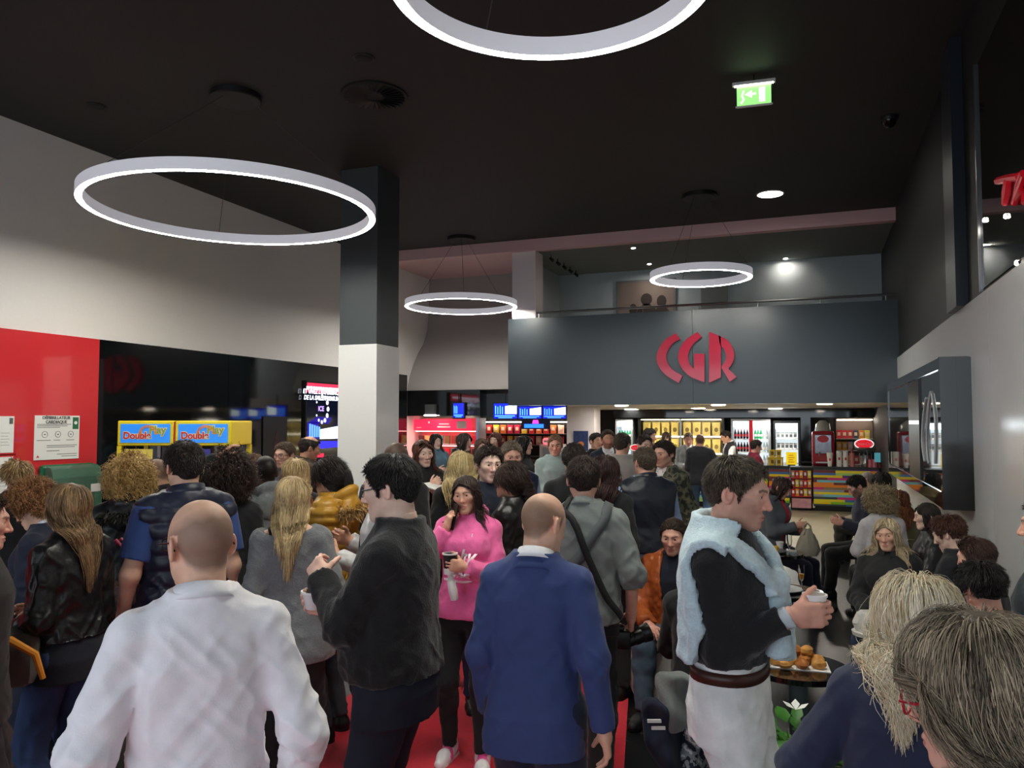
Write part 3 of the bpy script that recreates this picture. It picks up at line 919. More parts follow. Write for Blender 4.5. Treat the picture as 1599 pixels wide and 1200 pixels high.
        V = V + Nv * ((vnoise(V * 60) - .5) * .006)[:, None]
        parts.append((V, Q, np.tile(hcol * .85 + np.array(lin(cB)) * .15, (len(V), 1))))
        kw = dict(cA=hc, cB=cB, seed=seed, bald=bald)
        if style == 'short':
            parts.append(strands(f, allh, N, hair.get('L', .04), wid, style, vol=hair.get('vol', .010), g=.10, K=5, jit=.16, quiff=hair.get('quiff', 1.0), lift=hair.get('lift', .0), flow=hair.get('flow', (0, .0, 0)), **kw))
        elif style == 'long':
            parts.append(strands(f, allh, N, hair.get('L', .42), wid, style, vol=hair.get('vol', .026), g=hair.get('g', .22), K=13, part=hair.get('part', .015), curl=hair.get('curl', .003), freq=hair.get('freq', 2), flow=hair.get('flow', (0, -.2, 0)), sweep=hair.get('sweep', 1.0), jit=.10, frame=fr_, back=hair.get('back', .42 if abs(face) > 95 else 0.0), tuck=hair.get('tuck', .12), **kw))
        elif style == 'curly':
            parts.append(strands(f, allh, N, hair.get('L', .12), wid * 1.25, style, vol=hair.get('vol', .04), g=hair.get('g', .10), K=16, curl=hair.get('curl', .013), freq=hair.get('freq', 2.6), sweep=hair.get('sweep', .3), frame=fr_, lift=hair.get('lift', .5), flow=hair.get('flow', (0, 0, 0)), jit=.35, **kw))
        elif style == 'pony':
            parts.append(strands(f, allh, N, .15, wid, style, vol=.010, g=.02, K=8, flow=(0, -1.2, .1), jit=.08, **kw))
            b = f.hw(hair.get('tie', (0, -.115, .035)))
            L = hair.get('L', .28); cf = hair.get('curl', .0)
            r = np.random.default_rng(seed); n = N // 3
            K = 12; u = np.linspace(0, 1, K + 1)
            path = b[None] + np.outer(np.sin(u * 1.2), f.Rh @ np.array([0, -.06, 0])) + np.outer(.02 * np.sin(u * 3.1) - L * u ** 1.15, [0, 0, 1.])
            rad = .034 * np.interp(u, [0, .12, .5, 1], [.35, 1, .95, .35])
            ang = r.random(n) * 2 * math.pi; rr_ = np.sqrt(r.random(n))
            ex, ey = f.Rh @ np.array([1., 0, 0]), f.Rh @ np.array([0, 1., 0])
            Pp = path[None] + (np.cos(ang) * rr_)[:, None, None] * rad[None, :, None] * ex + (np.sin(ang) * rr_)[:, None, None] * rad[None, :, None] * ey
            if cf: 
                ph = 2 * math.pi * (u[None] * 4 + r.random((n, 1)))
                Pp = Pp + cf * (np.cos(ph)[..., None] * ex + np.sin(ph)[..., None] * ey)
            w = wid * 1.1 * np.interp(u, [0, .8, 1], [1, 1, .3])
            rg = [Pp + ex * w[None, :, None], Pp + ey * w[None, :, None], Pp - ex * w[None, :, None]]
            Vp = np.stack(rg, 2).reshape(-1, 3)
            bb = ((np.arange(n)[:, None] * (K + 1) + np.arange(K)[None]) * 3).reshape(-1)
            Qp = np.concatenate([np.stack([bb + i, bb + (i + 1) % 3, bb + 3 + (i + 1) % 3, bb + 3 + i], 1) for i in range(3)])
            mv = np.clip(r.normal(.45, .3, n), 0, 1)
            cc = hcol + (np.array(lin(cB)) - hcol) * mv[:, None]
            parts.append((Vp, Qp, np.repeat(cc, (K + 1) * 3, 0)))
    elif style == 'buzz' or bald is not None:
        pass
    if parts:
        V = np.concatenate([p[0] for p in parts]); o = np.cumsum([0] + [len(p[0]) for p in parts])
        Q = np.concatenate([p[1] + o[i] for i, p in enumerate(parts)]); Cc = np.concatenate([p[2] for p in parts])
        npmesh('hair', V * s, Q, HAIRM, P, Cc)
    if glasses:
        gm = mat('glasses_' + '%02x%02x%02x' % tuple(glasses.get('col', (20, 20, 20))), glasses.get('col', (20, 20, 20)), rough=.3, metal=glasses.get('metal', 0))
        r_ = glasses.get('r', .0022); zo = glasses.get('z', 0); yo = glasses.get('y', 0)
        mb = MB(); W = lambda q: Vector(f.hw(q) * s)
        for sg in (1, -1):
            cx = .034 * sg
            pts = []
            for i in range(17):
                a = 2 * math.pi * i / 16; cs, sn = math.cos(a), math.sin(a)
                pts.append(W((cx + .026 * np.sign(cs) * abs(cs) ** .7, .102 + yo - .012 * abs(cx + .026 * cs) / .06, zo + .0005 + .018 * np.sign(sn) * abs(sn) ** .7)))
            mb.tube(pts, r_ * s, 5, cap=False)
            mb.tube([W((.060 * sg, .093 + yo, zo + .006)), W((.080 * sg, .06 + yo, zo + .007)), W((.084 * sg, -.01, zo * .8 + .012)), W((.083 * sg, -.035, zo * .8 - .008))], r_ * s * 1.1, 5)
        mb.tube([W((.009, .1025 + yo, zo + .004)), W((0, .106 + yo, zo + .007)), W((-.009, .1025 + yo, zo + .004))], r_ * s, 5)
        g = mb.build('glasses', gm, P, True)
        if glasses.get('lens'):
            lm = mat('dark_lens', (12, 12, 14), rough=.05)
            mb = MB()
            for sg in (1, -1):
                ring = [W((.034 * sg + .025 * math.cos(2 * math.pi * i / 16), .1005 + yo - .012 * abs(.034 + .025 * math.cos(2 * math.pi * i / 16) * sg) / .06, zo + .017 * math.sin(2 * math.pi * i / 16))) for i in range(16)]
                mb.poly(ring, Vector(f.Rh[:, 1]), .001 * s)
            mb.build('lens', lm, g)
    if extra: extra(f, P)
    if key: PEOPLE[key] = f
    return f
def addstrap(f, P, name, pts, width, m, surf=None, lift=.008):
    V, Q = ribbon(pts, surf or f.outer, width, lift=lift)
    return npmesh(name, V * f.s, Q, m, P, smooth=False)
# ------------------------------------------------------------------ the building
XL, XR, ZC, YB = -8.85, 1.35, 5.55, 14.45
M_black_gloss = mat('black_gloss_panel', (13, 14, 15), rough=.06, spec=.5, coat=.6)
M_white_wall = mat('white_plaster', (226, 222, 220), rough=.85, noise=.01)
M_white_panel = mat('white_gloss_panel', (224, 226, 226), rough=.16, spec=.5, noise=.008)
M_red_panel = mat('red_gloss_panel', (204, 52, 58), rough=.07, spec=.5, coat=.3)
M_ceiling = mat('charcoal_ceiling', (46, 47, 48), rough=.7, noise=.03, nscale=6)
M_dark_paint = mat('charcoal_paint', (58, 66, 70), rough=.55)
M_black = mat('black_plastic', (14, 14, 15), rough=.35)
M_chrome = mat('brushed_metal', (170, 172, 175), rough=.28, metal=1.0)
M_white = mat('white_plastic', (232, 232, 230), rough=.4)
M_warm = mat('warm_soffit', (196, 184, 168), rough=.7)

def floor_material():
    m = mat('black_speckled_floor', (20, 21, 22), rough=.33, noise=.25, nscale=3, bump=.02)
    nt = m.node_tree; b = nt.nodes['Principled BSDF']; L = nt.links.new
    tc = nt.nodes.new('ShaderNodeTexCoord'); src = b.inputs['Base Color'].links[0].from_socket
    for ang, sc in ((.5, 4.5), (2.0, 3.7), (1.2, 5.3)):
        mp = nt.nodes.new('ShaderNodeMapping'); mp.inputs['Rotation'].default_value = (0, 0, ang); mp.inputs['Scale'].default_value = (sc, sc * 4.5, 1)
        L(tc.outputs['Object'], mp.inputs['Vector'])
        vo = nt.nodes.new('ShaderNodeTexVoronoi'); vo.inputs['Scale'].default_value = 1; L(mp.outputs['Vector'], vo.inputs['Vector'])
        ma = nt.nodes.new('ShaderNodeMath'); ma.operation = 'LESS_THAN'; ma.inputs[1].default_value = .085; L(vo.outputs['Distance'], ma.inputs[0])
        mx = nt.nodes.new('ShaderNodeMixRGB'); mx.inputs[2].default_value = (*lin((112, 114, 116)), 1)
        L(ma.outputs[0], mx.inputs[0]); L(src, mx.inputs[1]); src = mx.outputs[0]
    L(src, b.inputs['Base Color'])
    return m
struct(box('floor', (XL - .2, -3, -.1), (XR + .2, 13.2, 0), floor_material()))
struct(box('floor_rear', (XL - .2, 13.2, -.1), (XR + .6, 21.4, 0), mat('olive_tiles', (158, 152, 128), rough=.35, noise=.06, nscale=2)))
struct(box('ceiling', (XL - .2, -3, ZC), (XR + .6, YB, ZC + .2), M_ceiling))
struct(box('wall_left', (XL - .2, -3, 0), (XL, 21.4, ZC + .1), M_white_wall))
struct(box('trim_1', (XL, -2.5, 0), (XL + .03, 7.77, 3.05), M_red_panel))
struct(box('trim_2', (XL, 7.775, 0), (XL + .03, 10.25, 3.05), M_black_gloss))
struct(box('trim_3', (XL, 10.255, 0), (XL + .03, YB + 1.8, 3.05), M_black_gloss))
struct(box('wall_right', (XR, -3, 3.02), (XR + .2, 21.4, ZC + .1), mat('black_paint', (24, 26, 27), rough=.6)))
for i, (a, b) in enumerate(((-3, 4.6), (4.606, 7.2), (7.206, 9.8), (9.806, 12.4), (12.406, 15.0))):
    struct(box('trim_%d' % (4 + i), (XR - .03, a, 0), (XR + .2, b, 3.02), M_white_panel))
struct(box('wall_right_rear', (XR, 15.0, 0), (XR + .2, 21.4, 3.02), mat('black_paint', (30, 32, 33))))
struct(box('trim_9', (XR - .10, 8.2, 3.02), (XR, 8.75, ZC), mat('night_blue_paint', (30, 38, 48), rough=.4)))
# main pillar
MB().box((-6.24, 9.5, 3.04), (-5.64, 10.12, ZC), .004).build('pillar_upper', M_dark_paint)['kind'] = 'structure'
MB().box((-6.25, 9.49, 0), (-5.63, 10.13, 3.04), .006).build('pillar_lower', M_white_panel)['kind'] = 'structure'
# mezzanine over the snack bar
M_navy = mat('navy_metal_panel', (27, 43, 53), rough=.34, spec=.7, coat=.7)
M_navy.node_tree.nodes['Principled BSDF'].inputs['Coat Roughness'].default_value = .32
struct(box('parapet_wall', (-5.6, YB, 2.28), (-2.02, YB + .25, 3.99), M_navy))
struct(box('parapet_wall_right', (-2.015, YB, 2.28), (XR, YB + .25, 3.99), M_navy))
struct(box('floor_mezzanine', (-5.6, YB + .05, 2.29), (XR, 21.4, 2.5), M_warm))
struct(box('beam_front', (XL, YB, 5.33), (XR, YB + .18, ZC + .1), mat('rose_plaster', (214, 176, 178), rough=.85)))
struct(box('ceiling_mezzanine', (-5.6, YB + .18, 5.38), (XR, 17.7, 5.5), mat('grey_plaster', (130, 134, 132), rough=.85)))
struct(box('wall_mezzanine', (-5.6, 17.5, 2.5), (XR, 17.7, 5.38), mat('bluish_plaster', (176, 186, 190), rough=.85)))
struct(box('pillar_mezzanine', (-5.55, YB + .1, 3.9), (-5.06, YB + .55, 5.34), mat('white_pillar_paint', (226, 218, 220), rough=.8)))
struct(box('wall_mezzanine_side', (-5.6, YB + .55, 2.5), (-5.5, 17.5, 5.38), mat('bluish_plaster')))
struct(box('wall_back', (XL, 21.0, 0), (XR + .4, 21.3, 2.3), mat('black_paint')))
struct(box('pillar_snack_bar', (-4.87, 16.0, 0), (-4.27, 16.5, 2.29), mat('white_pillar_paint')))
# curved white bulkhead over the left passage, black glossy header under it
prof = [(16.32, 2.69), (16.32, 2.76), (16.42, 3.02), (16.60, 3.32), (16.85, 3.62), (17.12, 3.86), (17.3, 4.2), (17.4, 4.7), (17.42, 5.5), (17.7, 5.5), (17.7, 2.69)]
m = MB().poly([(XL, y, z) for y, z in prof], (1, 0, 0), 3.3).build('wall_passage_bulkhead', mat('grey_cove_plaster', (158, 152, 150), rough=.85), smooth=True); struct(m)
struct(box('beam_passage', (XL, 16.3, 2.10), (-7.0, 16.7, 2.69), M_black_gloss))
struct(box('beam_passage_step', (-7.0, 16.5, 2.06), (-6.2, 16.8, 2.60), M_black_gloss))
struct(box('ceiling_passage', (XL, 16.7, 2.55), (-5.5, 21.3, 2.69), M_black))
struct(box('ceiling_passage_upper', (XL, YB + .18, 5.5), (-5.6, 17.8, 5.6), mat('rose_plaster')))
struct(box('wall_passage_rear', (-6.2, 17.2, 2.2), (-5.5, 17.3, 2.62), M_white_wall))
# entrance end, behind the viewer
struct(box('wall_entrance_lintel', (XL, -3.1, 4.3), (XR, -2.9, ZC + .1), M_white_wall))

# red carpet
ct = MB().poly([(-1.03 - .2 * (y - 4.47) - w, y, 0.0) for y, w in ((-1.5, 0), (11.5, 0), (11.5, 2.0), (-1.5, 2.0))], (0, 0, 1), .012).build(
    'red_carpet', mat('red_carpet_pile', (205, 18, 44), rough=.95, noise=.06, nscale=30, bump=.15, bscale=300, sheen=.2))
tag(ct, 'long red carpet laid over the dark speckled floor', 'carpet')

# ------------------------------------------------------------------ ring lamps
def ring_section(r, z0, z1, w, seg=96):
    return [(r - w, z0), (r + w, z0), (r + w, z1), (r - w, z1), (r - w, z0)]
M_ring = mat('ring_housing', (235, 235, 238), rough=.45, emit=(225, 225, 235), estr=.13)  # faint emission added to imitate the diffuser's light on the housing sides
M_glow = mat('ring_diffuser', (255, 255, 250), emit=(255, 252, 240), estr=RING_POWER)
M_wire = mat('dark_wire', (60, 60, 62), rough=.5)
def ring_lamp(label, c, D, ang0=.3, near=True):
    t = thing('ring_lamp', label, 'lamp', (c[0], c[1], c[2]), 0, 'ring lamps on the ceiling')
    r = D / 2; seg = 96
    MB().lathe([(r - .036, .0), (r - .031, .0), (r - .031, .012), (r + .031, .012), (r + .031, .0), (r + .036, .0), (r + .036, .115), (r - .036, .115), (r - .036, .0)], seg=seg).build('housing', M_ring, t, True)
    MB().lathe([(r - .031, .004), (r + .031, .004), (r + .031, .02), (r - .031, .02), (r - .031, .004)], seg=seg).build('diffuser', M_glow, t, True)
    top = ZC - c[2]
    for k in range(3):
        a = ang0 + k * 2 * math.pi / 3
        MB().tube([(r * math.cos(a), r * math.sin(a), .11), (.12 * math.cos(a), .12 * math.sin(a), top - .03)], .0035, 5).build('suspension_wire', M_wire, t)
    MB().lathe([(0, top - .07), (.26, top - .07), (.27, top - .06), (.27, top), (0, top)], seg=40).build('canopy', mat('canopy_black', (22, 22, 23), rough=.5), t, True)
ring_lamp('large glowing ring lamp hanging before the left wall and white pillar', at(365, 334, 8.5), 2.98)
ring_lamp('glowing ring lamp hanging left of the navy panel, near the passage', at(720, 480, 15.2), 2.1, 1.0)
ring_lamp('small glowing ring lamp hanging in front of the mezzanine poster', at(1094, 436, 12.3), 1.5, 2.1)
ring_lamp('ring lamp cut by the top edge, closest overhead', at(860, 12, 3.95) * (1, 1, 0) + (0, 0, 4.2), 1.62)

# ------------------------------------------------------------------ ceiling fittings
M_lamp = mat('downlight_glow', (255, 255, 255), emit=(255, 248, 236), estr=14)
M_lamp3 = mat('mezzanine_lamp_glow', (255, 255, 255), emit=(255, 246, 232), estr=260)
M_lamp2 = mat('soffit_glow', (255, 255, 255), emit=(255, 246, 232), estr=70)
def downlight(label, c, r, group, ml=None):
    t = thing('downlight', label, 'lamp', c, 0, group)
    MB().lathe([(r, 0), (r * 1.12, 0), (r * 1.12, -.012), (r, -.012), (r, 0)], seg=24).build('trim_ring', M_white, t, True)
    MB().lathe([(0, -.006), (r, -.006), (r, -.001), (0, -.001)], seg=24).build('lens', ml or M_lamp, t, True)
    return t
downlight('single round downlight in the black ceiling below the exit sign', (-0.57, 12.9, ZC), .19, 'ceiling downlights')
mz = [(989, 387), (1014, 412), (1228, 411), (1233, 443)]
for i, (px, py) in enumerate(mz):
    q = onZ(px, py, 5.38)
    downlight(['small downlight of the mezzanine ceiling above the poster', 'small mezzanine downlight between poster and ring lamp', 'small mezzanine downlight right of the ring lamp, upper one', 'small mezzanine downlight right of the ring lamp, lower one'][i], (q[0], min(q[1], 17.3), 5.38), .04, 'mezzanine downlights', M_lamp3)
for i, (px, py) in enumerate(((1003, 641), (1090, 638), (1215, 640), (1375, 638))):
    q = onZ(px, py, 2.285)
    downlight(['flat soffit downlight above the popcorn shelves, left one', 'flat soffit downlight between popcorn shelves and fridges', 'flat soffit downlight above the second fridge', 'flat soffit downlight beside the black wall showcase'][i], (q[0], min(q[1], 20.2), 2.288), .16, 'snack bar downlights', M_lamp2)
q = onZ(790, 592, 2.3)
for i in range(3):
    downlight('flat soffit downlight over the snack bar queue', (-3.6 + i * 1.9, 15.6, 2.288), .13, 'queue downlights', M_lamp2)
M_track = mat('track_spot_black', (30, 32, 33), rough=.5)
for i in range(5):
    t = thing('track_spotlight', ['small black spotlight nearest the mezzanine pillar', 'second small black spotlight from the mezzanine pillar', 'middle of the five small black spotlights behind the mezzanine pillar', 'fourth small black spotlight from the mezzanine pillar', 'fifth small black spotlight, farthest from the mezzanine pillar'][i], 'spotlight', (-4.95, 15.2 + .45 * i, 5.38), 0, 'mezzanine spotlights')
    MB().tube([(0, 0, 0), (0, 0, -.07)], .012, 6).build('stem', M_track, t)
    MB().tube([(-.02, 0, -.07), (.05, -.03, -.13)], [.028, .036], 10).build('head', M_track, t, True)
def vent(label, c, r):
    t = thing('ceiling_vent', label, 'vent', c)
    mv = mat('vent_black', (20, 20, 21), rough=.6); mv2 = mat('vent_blade', (38, 38, 40), rough=.5)
    MB().lathe([(0, -.005), (r, -.005), (r, -.02), (r * .95, -.025), (0, -.02)], seg=32).build('plate', mv, t, True)
    b = MB()
    for k in range(28):
        a = 2 * math.pi * k / 28
        ca, sa = math.cos(a), math.sin(a); n = Vector((-sa, ca, 0)) * .016
        p0, p1 = Vector((ca, sa, 0)) * r * .3, Vector((ca, sa, 0)) * r * .92
        b.poly([p0 - n + Vector((0, 0, -.045)), p1 - n + Vector((0, 0, -.045)), p1 + n + Vector((0, 0, -.02)), p0 + n + Vector((0, 0, -.02))], (0, 0, 1), .004)
    b.build('blade_fan', mv2, t)
vent('round swirl air vent in the black ceiling above the pillar', onZ(585, 148, ZC), .36)
for lab, (px, py), r in (('small dark ceiling speaker near the top left corner', (150, 165), .09), ('small dark ceiling speaker beside the swirl vent', (568, 90), .09)):
    t = thing('ceiling_speaker', lab, 'speaker', onZ(px, py, ZC))
    MB().lathe([(0, -.002), (r, -.002), (r, -.015), (r * .8, -.022), (0, -.018)], seg=24).build('grille', mat('vent_black'), t, True)
    MB().lathe([(r, -.0), (r * 1.15, -.0), (r * 1.15, -.012), (r, -.012), (r, 0)], seg=24).build('rim', mat('vent_blade'), t, True)
q = onZ(1388, 183, ZC)
t = thing('dome_camera', 'small dark dome camera on the black ceiling', 'camera', q)
MB().lathe([(0, -.05), (.09, -.05), (.10, -.03), (.10, 0), (0, 0)], seg=24).build('base', mat('canopy_black'), t, True)
MB().lathe([(0, -.13), (.035, -.125), (.065, -.1), (.08, -.05), (0, -.05)], seg=24).build('dome', mat('dark_glass', (12, 12, 13), rough=.05), t, True)
# exit sign
q = at(1177, 132, 8.0)
t = thing('exit_sign', 'glowing green exit sign hanging from the black ceiling', 'sign', (q[0], q[1], q[2]), YAW * .0 + R(4))
M_exit = mat('exit_green', (130, 200, 120), emit=(140, 208, 120), estr=.6)
box('light_bar', (-.215, -.03, 0), (.215, .03, .035), M_white, t, .006)
box('light_strip', (-.19, -.02, -.006), (.19, .02, .001), mat('exit_glow', (255, 255, 240), emit=(240, 255, 225), estr=7), t)
box('panel', (-.17, -.006, -.215), (.17, .006, -.006), M_exit, t)
box('edge', (-.185, -.01, -.232), (.185, .01, -.215), M_white, t)
for sx in (-1, 1): box('edge', (sx * .185 - (.012 if sx > 0 else 0), -.009, -.232), (sx * .185 + (.012 if sx < 0 else 0), .009, 0), mat('canopy_black'), t)
M_pict = mat('exit_pictogram', (226, 255, 216), emit=(226, 255, 210), estr=1.0)
b = MB(); y = -.008
b.box((.05, y, -.19), (.11, y + .001, -.04))
b.poly([(-.09, y, -.10), (-.02, y, -.06), (-.02, y, -.14)], (0, 1, 0), .001)
b.box((-.02, y, -.11), (.02, y + .001, -.09))
b.tube([(-.10, y, -.06), (-.12, y, -.11), (-.10, y, -.15), (-.13, y, -.19)], .009, 5)
b.build('running_figure', M_pict, t)
t2 = MB().tube([(q[0], q[1], q[2] + .035), (q[0], q[1], ZC)], .008, 6).build('hanger', M_black, None)
t2.parent = t; t2.matrix_parent_inverse = Matrix.Translation((q[0], q[1], q[2])).inverted() if False else Matrix.Identity(4)
t2.data.transform((Matrix.Translation((q[0], q[1], q[2])) @ Matrix.Rotation(R(4), 4, 'Z')).inverted())

# ------------------------------------------------------------------ logo sign on the navy parapet
M_logo = mat('raspberry_gloss_letter', (168, 22, 54), rough=.18, spec=.6, coat=.5)
t = thing('logo_sign', 'large glossy raspberry red logo letters on the navy panel', 'sign', (0, YB - .005, 0))
def on(px, py): 
    q = onY(px, py, YB); return (q[0], q[2])
def letter(pts, name):
    MB().poly([(x, -.06, z) for x, z in (on(*p) for p in pts)], (0, 1, 0), .06).build(name, M_logo, t)
def zc(cx, cy): return (780 + cx / 4, 340 + cy / 4)
def arc(cx, cy, rx, ry, a0, a1, n=12): return [(cx + rx * math.cos(R(a0 + (a1 - a0) * i / n)), cy - ry * math.sin(R(a0 + (a1 - a0) * i / n))) for i in range(n + 1)]
def curvepts(P, n=10):
    P = np.array(P, float); out = []
    for i in range(len(P) - 1):
        p0, p1, p2, p3 = P[max(i - 1, 0)], P[i], P[i + 1], P[min(i + 2, len(P) - 1)]
        for k in range(n):
            u = k / n
            out.append(tuple(.5 * (2 * p1 + (p2 - p0) * u + (2 * p0 - 5 * p1 + 4 * p2 - p3) * u * u + (3 * p1 - p0 - 3 * p2 + p3) * u ** 3)))
    out.append(tuple(P[-1])); return out
o = curvepts([(1105, 725), (1040, 765), (1000, 820), (985, 880), (1003, 940), (1050, 990), (1124, 1034)]); i_ = curvepts([(1146, 990), (1090, 955), (1055, 915), (1045, 870), (1058, 825), (1090, 785), (1132, 762)])
letter([zc(*p) for p in o + i_], 'letter_c')
o = curvepts([(1240, 716), (1172, 762), (1132, 815), (1119, 870), (1130, 920), (1160, 965), (1205, 1000), (1283, 1030)]); i_ = [(1283, 852), (1218, 852), (1218, 948)] + curvepts([(1215, 945), (1190, 915), (1180, 870), (1192, 825), (1220, 785), (1266, 748)])
letter([zc(*p) for p in o + i_], 'letter_g')
letter([zc(*p) for p in [(1312, 716), (1385, 745), (1385, 1000), (1312, 1033)]], 'letter_r')
o = curvepts([(1370, 738), (1425, 768), (1460, 820), (1468, 870), (1455, 915), (1430, 945)]) + [(1483, 996), (1441, 1027), (1388, 940)] + curvepts([(1392, 925), (1412, 900), (1418, 865), (1405, 825), (1380, 800)])
letter([zc(*p) for p in o], 'letter_r')
# railing on the parapet
t = thing('handrail', 'thin metal handrail along the top of the navy parapet', 'railing', (0, YB + .12, 0))
MB().tube([(-5.05, 0, 4.10), (XR - .02, 0, 4.10)], .022, 8).build('rail', M_chrome, t, True)
for k in range(7): MB().tube([(-5.0 + k * 1.03, 0, 3.98), (-5.0 + k * 1.03, 0, 4.09)], .010, 6).build('post', M_chrome, t)
# mezzanine picture: plain figures on a beige ground
q0, q1 = onY(962, 440, 17.46), onY(1056, 500, 17.46)
t = thing('framed_poster', 'large framed poster of dark figures on the mezzanine wall', 'poster', (0, 17.47, 0))
box('frame', (q0[0], -.03, 3.5), (q1[0], .03, q0[2]), mat('poster_frame', (110, 112, 114), rough=.4), t)
box('print', (q0[0] + .04, -.036, 3.54), (q1[0] - .04, -.028, q0[2] - .04), mat('beige_print', (128, 112, 104), rough=.6, noise=.08, nscale=2), t)
b = MB(); cx = (q0[0] + q1[0]) / 2
for dx, hh, w in ((-.28, 4.58, .09), (.02, 4.80, .13), (.36, 4.74, .11)):
    b.poly([(cx + dx + w * 1.0 * math.cos(a), -.039, hh - .1 + .14 * math.sin(a)) for a in np.linspace(0, 2 * math.pi, 14)[:-1]], (0, 1, 0), .002)
    b.poly([(cx + dx - w * 2.0, -.039, 3.6), (cx + dx + w * 2.0, -.039, 3.6), (cx + dx + w * 1.6, -.039, hh - .33), (cx + dx + w * .5, -.039, hh - .2), (cx + dx - w * .5, -.039, hh - .2), (cx + dx - w * 1.6, -.039, hh - .33)], (0, 1, 0), .002)
b.build('printed_figures', mat('print_dark', (52, 40, 38), rough=.6), t)
q = onY(1095, 480, 17.46)
struct(box('door_1', (q[0] - .0, 17.44, 2.5), (q[0] + .55, 17.5, 4.95), mat('grey_plaster')))

# ------------------------------------------------------------------ right wall: dark upper window with red script, wall showcase
struct(box('window_1', (XR - .012, 2.0, 3.06), (XR - .004, 7.5, 4.95), mat('dark_window_glass', (26, 27, 24), rough=.03, spec=.8)))
struct(box('window_frame', (XR - .03, 7.5, 3.04), (XR - .002, 7.53, 4.98), M_chrome))
t = thing('script_sign', 'red handwritten script lettering on the dark upper window', 'sign', (XR - .03, 0, 0))
M_neon = mat('red_script', (196, 20, 40), rough=.3, emit=(200, 16, 36), estr=.06)
def wy(px, py): 
    q = onX(px, py, XR - .03); return (0, q[1], q[2])
MB().tube([wy(1558, 283), wy(1572, 279), wy(1592, 276)], .028, 6).build('letter_t', M_neon, t, True)
MB().tube([wy(1575, 281), wy(1573, 300), wy(1569, 319)], [.03, .036, .022], 6).build('letter_t', M_neon, t, True)
MB().tube([wy(1584, 318), wy(1592, 295), wy(1600, 275), wy(1597, 270), wy(1590, 290), wy(1586, 312), wy(1595, 299), wy(1601, 303), wy(1600, 316), wy(1606, 312)], .022, 6).build('letter_h', M_neon, t, True)
for i, (px, py) in enumerate(((1535, 344), (1568, 338), (1585, 411))):
    q = wy(px, py)
    o = thing('window_spotlight', ['tiny lit spotlight at the window corner below the script', 'tiny lit spotlight right under the red script', 'tiny lit spotlight low on the dark window'][i], 'lamp', (XR - .02, q[1], q[2]), 0, 'window spotlights')
    MB().lathe([(0, .02), (.012, .012), (.014, -.012), (0, -.02)], seg=10).build('bulb', M_lamp, o, True)
    box('mount', (0, -.012, -.012), (.018, .012, .012), M_black, o)
# showcase
t = thing('wall_showcase', 'long black glossy showcase box on the white right wall', 'showcase', (0, 0, 0))
X0, Y0, Y1, Z0, Z1 = 1.07, 7.98, 13.37, 1.17, 2.54
M_case = mat('black_piano_gloss', (12, 15, 18), rough=.05, coat=.8)
M_case_glass = mat('showcase_glass', (26, 32, 36), rough=.02, spec=.9, coat=.6)
def rr2(x0, x1, z0, z1, r, n=6):
    P = [(x1, z0), (x1, z1)]; return P
cs = [(XR, Z0), (X0, Z0), (X0, Z1)] + [(XR - .06 + .06 * math.sin(R(90 * k / 6)), Z1 - .06 + .06 * math.cos(R(90 * k / 6))) for k in range(7)]
MB().poly([(x, Y0, z) for x, z in cs], (0, 1, 0), .09).build('end_panel', M_case, t)
MB().poly([(x, Y1 - .09, z) for x, z in cs], (0, 1, 0), .09).build('end_panel', M_case, t)
box('top_panel', (X0, Y0 + .09, Z1 - .12), (XR - .02, Y1 - .09, Z1 - .002), M_case, t, .01)
box('bottom_panel', (X0, Y0 + .09, Z0 + .002), (XR - .02, Y1 - .09, Z0 + .16), M_case, t, .01)
box('back_panel', (XR - .06, Y0 + .09, Z0 + .16), (XR - .03, Y1 - .09, Z1 - .12), mat('showcase_back', (30, 33, 36), rough=.3), t)
box('glass', (X0 + .012, Y0 + .09, Z0 + .16), (X0 + .02, 9.5, Z1 - .12), M_case_glass, t)
box('pilaster', (X0 - .004, 9.5, Z0 + .16), (X0 + .10, 10.5, Z1 - .12), M_black, t)
box('glass', (X0 + .012, 10.5, Z0 + .16), (X0 + .02, Y1 - .09, Z1 - .12), M_case_glass, t)
box('light_strip', (X0 - .006, 9.55, 1.93), (X0 - .003, 10.45, 1.97), mat('strip_glow', (255, 255, 255), emit=(235, 245, 250), estr=1.2), t)
M_pale_line = mat('pale_line', (214, 220, 222), rough=.4)  # thin pale curved lines laid over the showcase glass
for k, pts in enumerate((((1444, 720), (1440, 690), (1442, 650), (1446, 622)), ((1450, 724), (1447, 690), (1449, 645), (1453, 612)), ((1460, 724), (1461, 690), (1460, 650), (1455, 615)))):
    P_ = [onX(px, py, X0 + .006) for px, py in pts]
    MB().tube([tuple(p) for p in curvepts([(p[1], p[2]) for p in P_], 5) and [(X0 + .006, y, z) for y, z in curvepts([(p[1], p[2]) for p in P_], 5)]], .012, 5).build('curved_line', M_pale_line, t)
# bench along the right wall
t = thing('bench', 'long dark bench along the white right wall', 'bench', (0, 0, 0))
M_bench = mat('black_bench_vinyl', (22, 22, 24), rough=.4, bump=.1, bscale=40)
box('seat', (.72, 3.0, .30), (XR - .04, 10.4, .44), M_bench, t, .03)
box('base', (.80, 3.05, 0), (XR - .06, 10.35, .30), M_black, t)

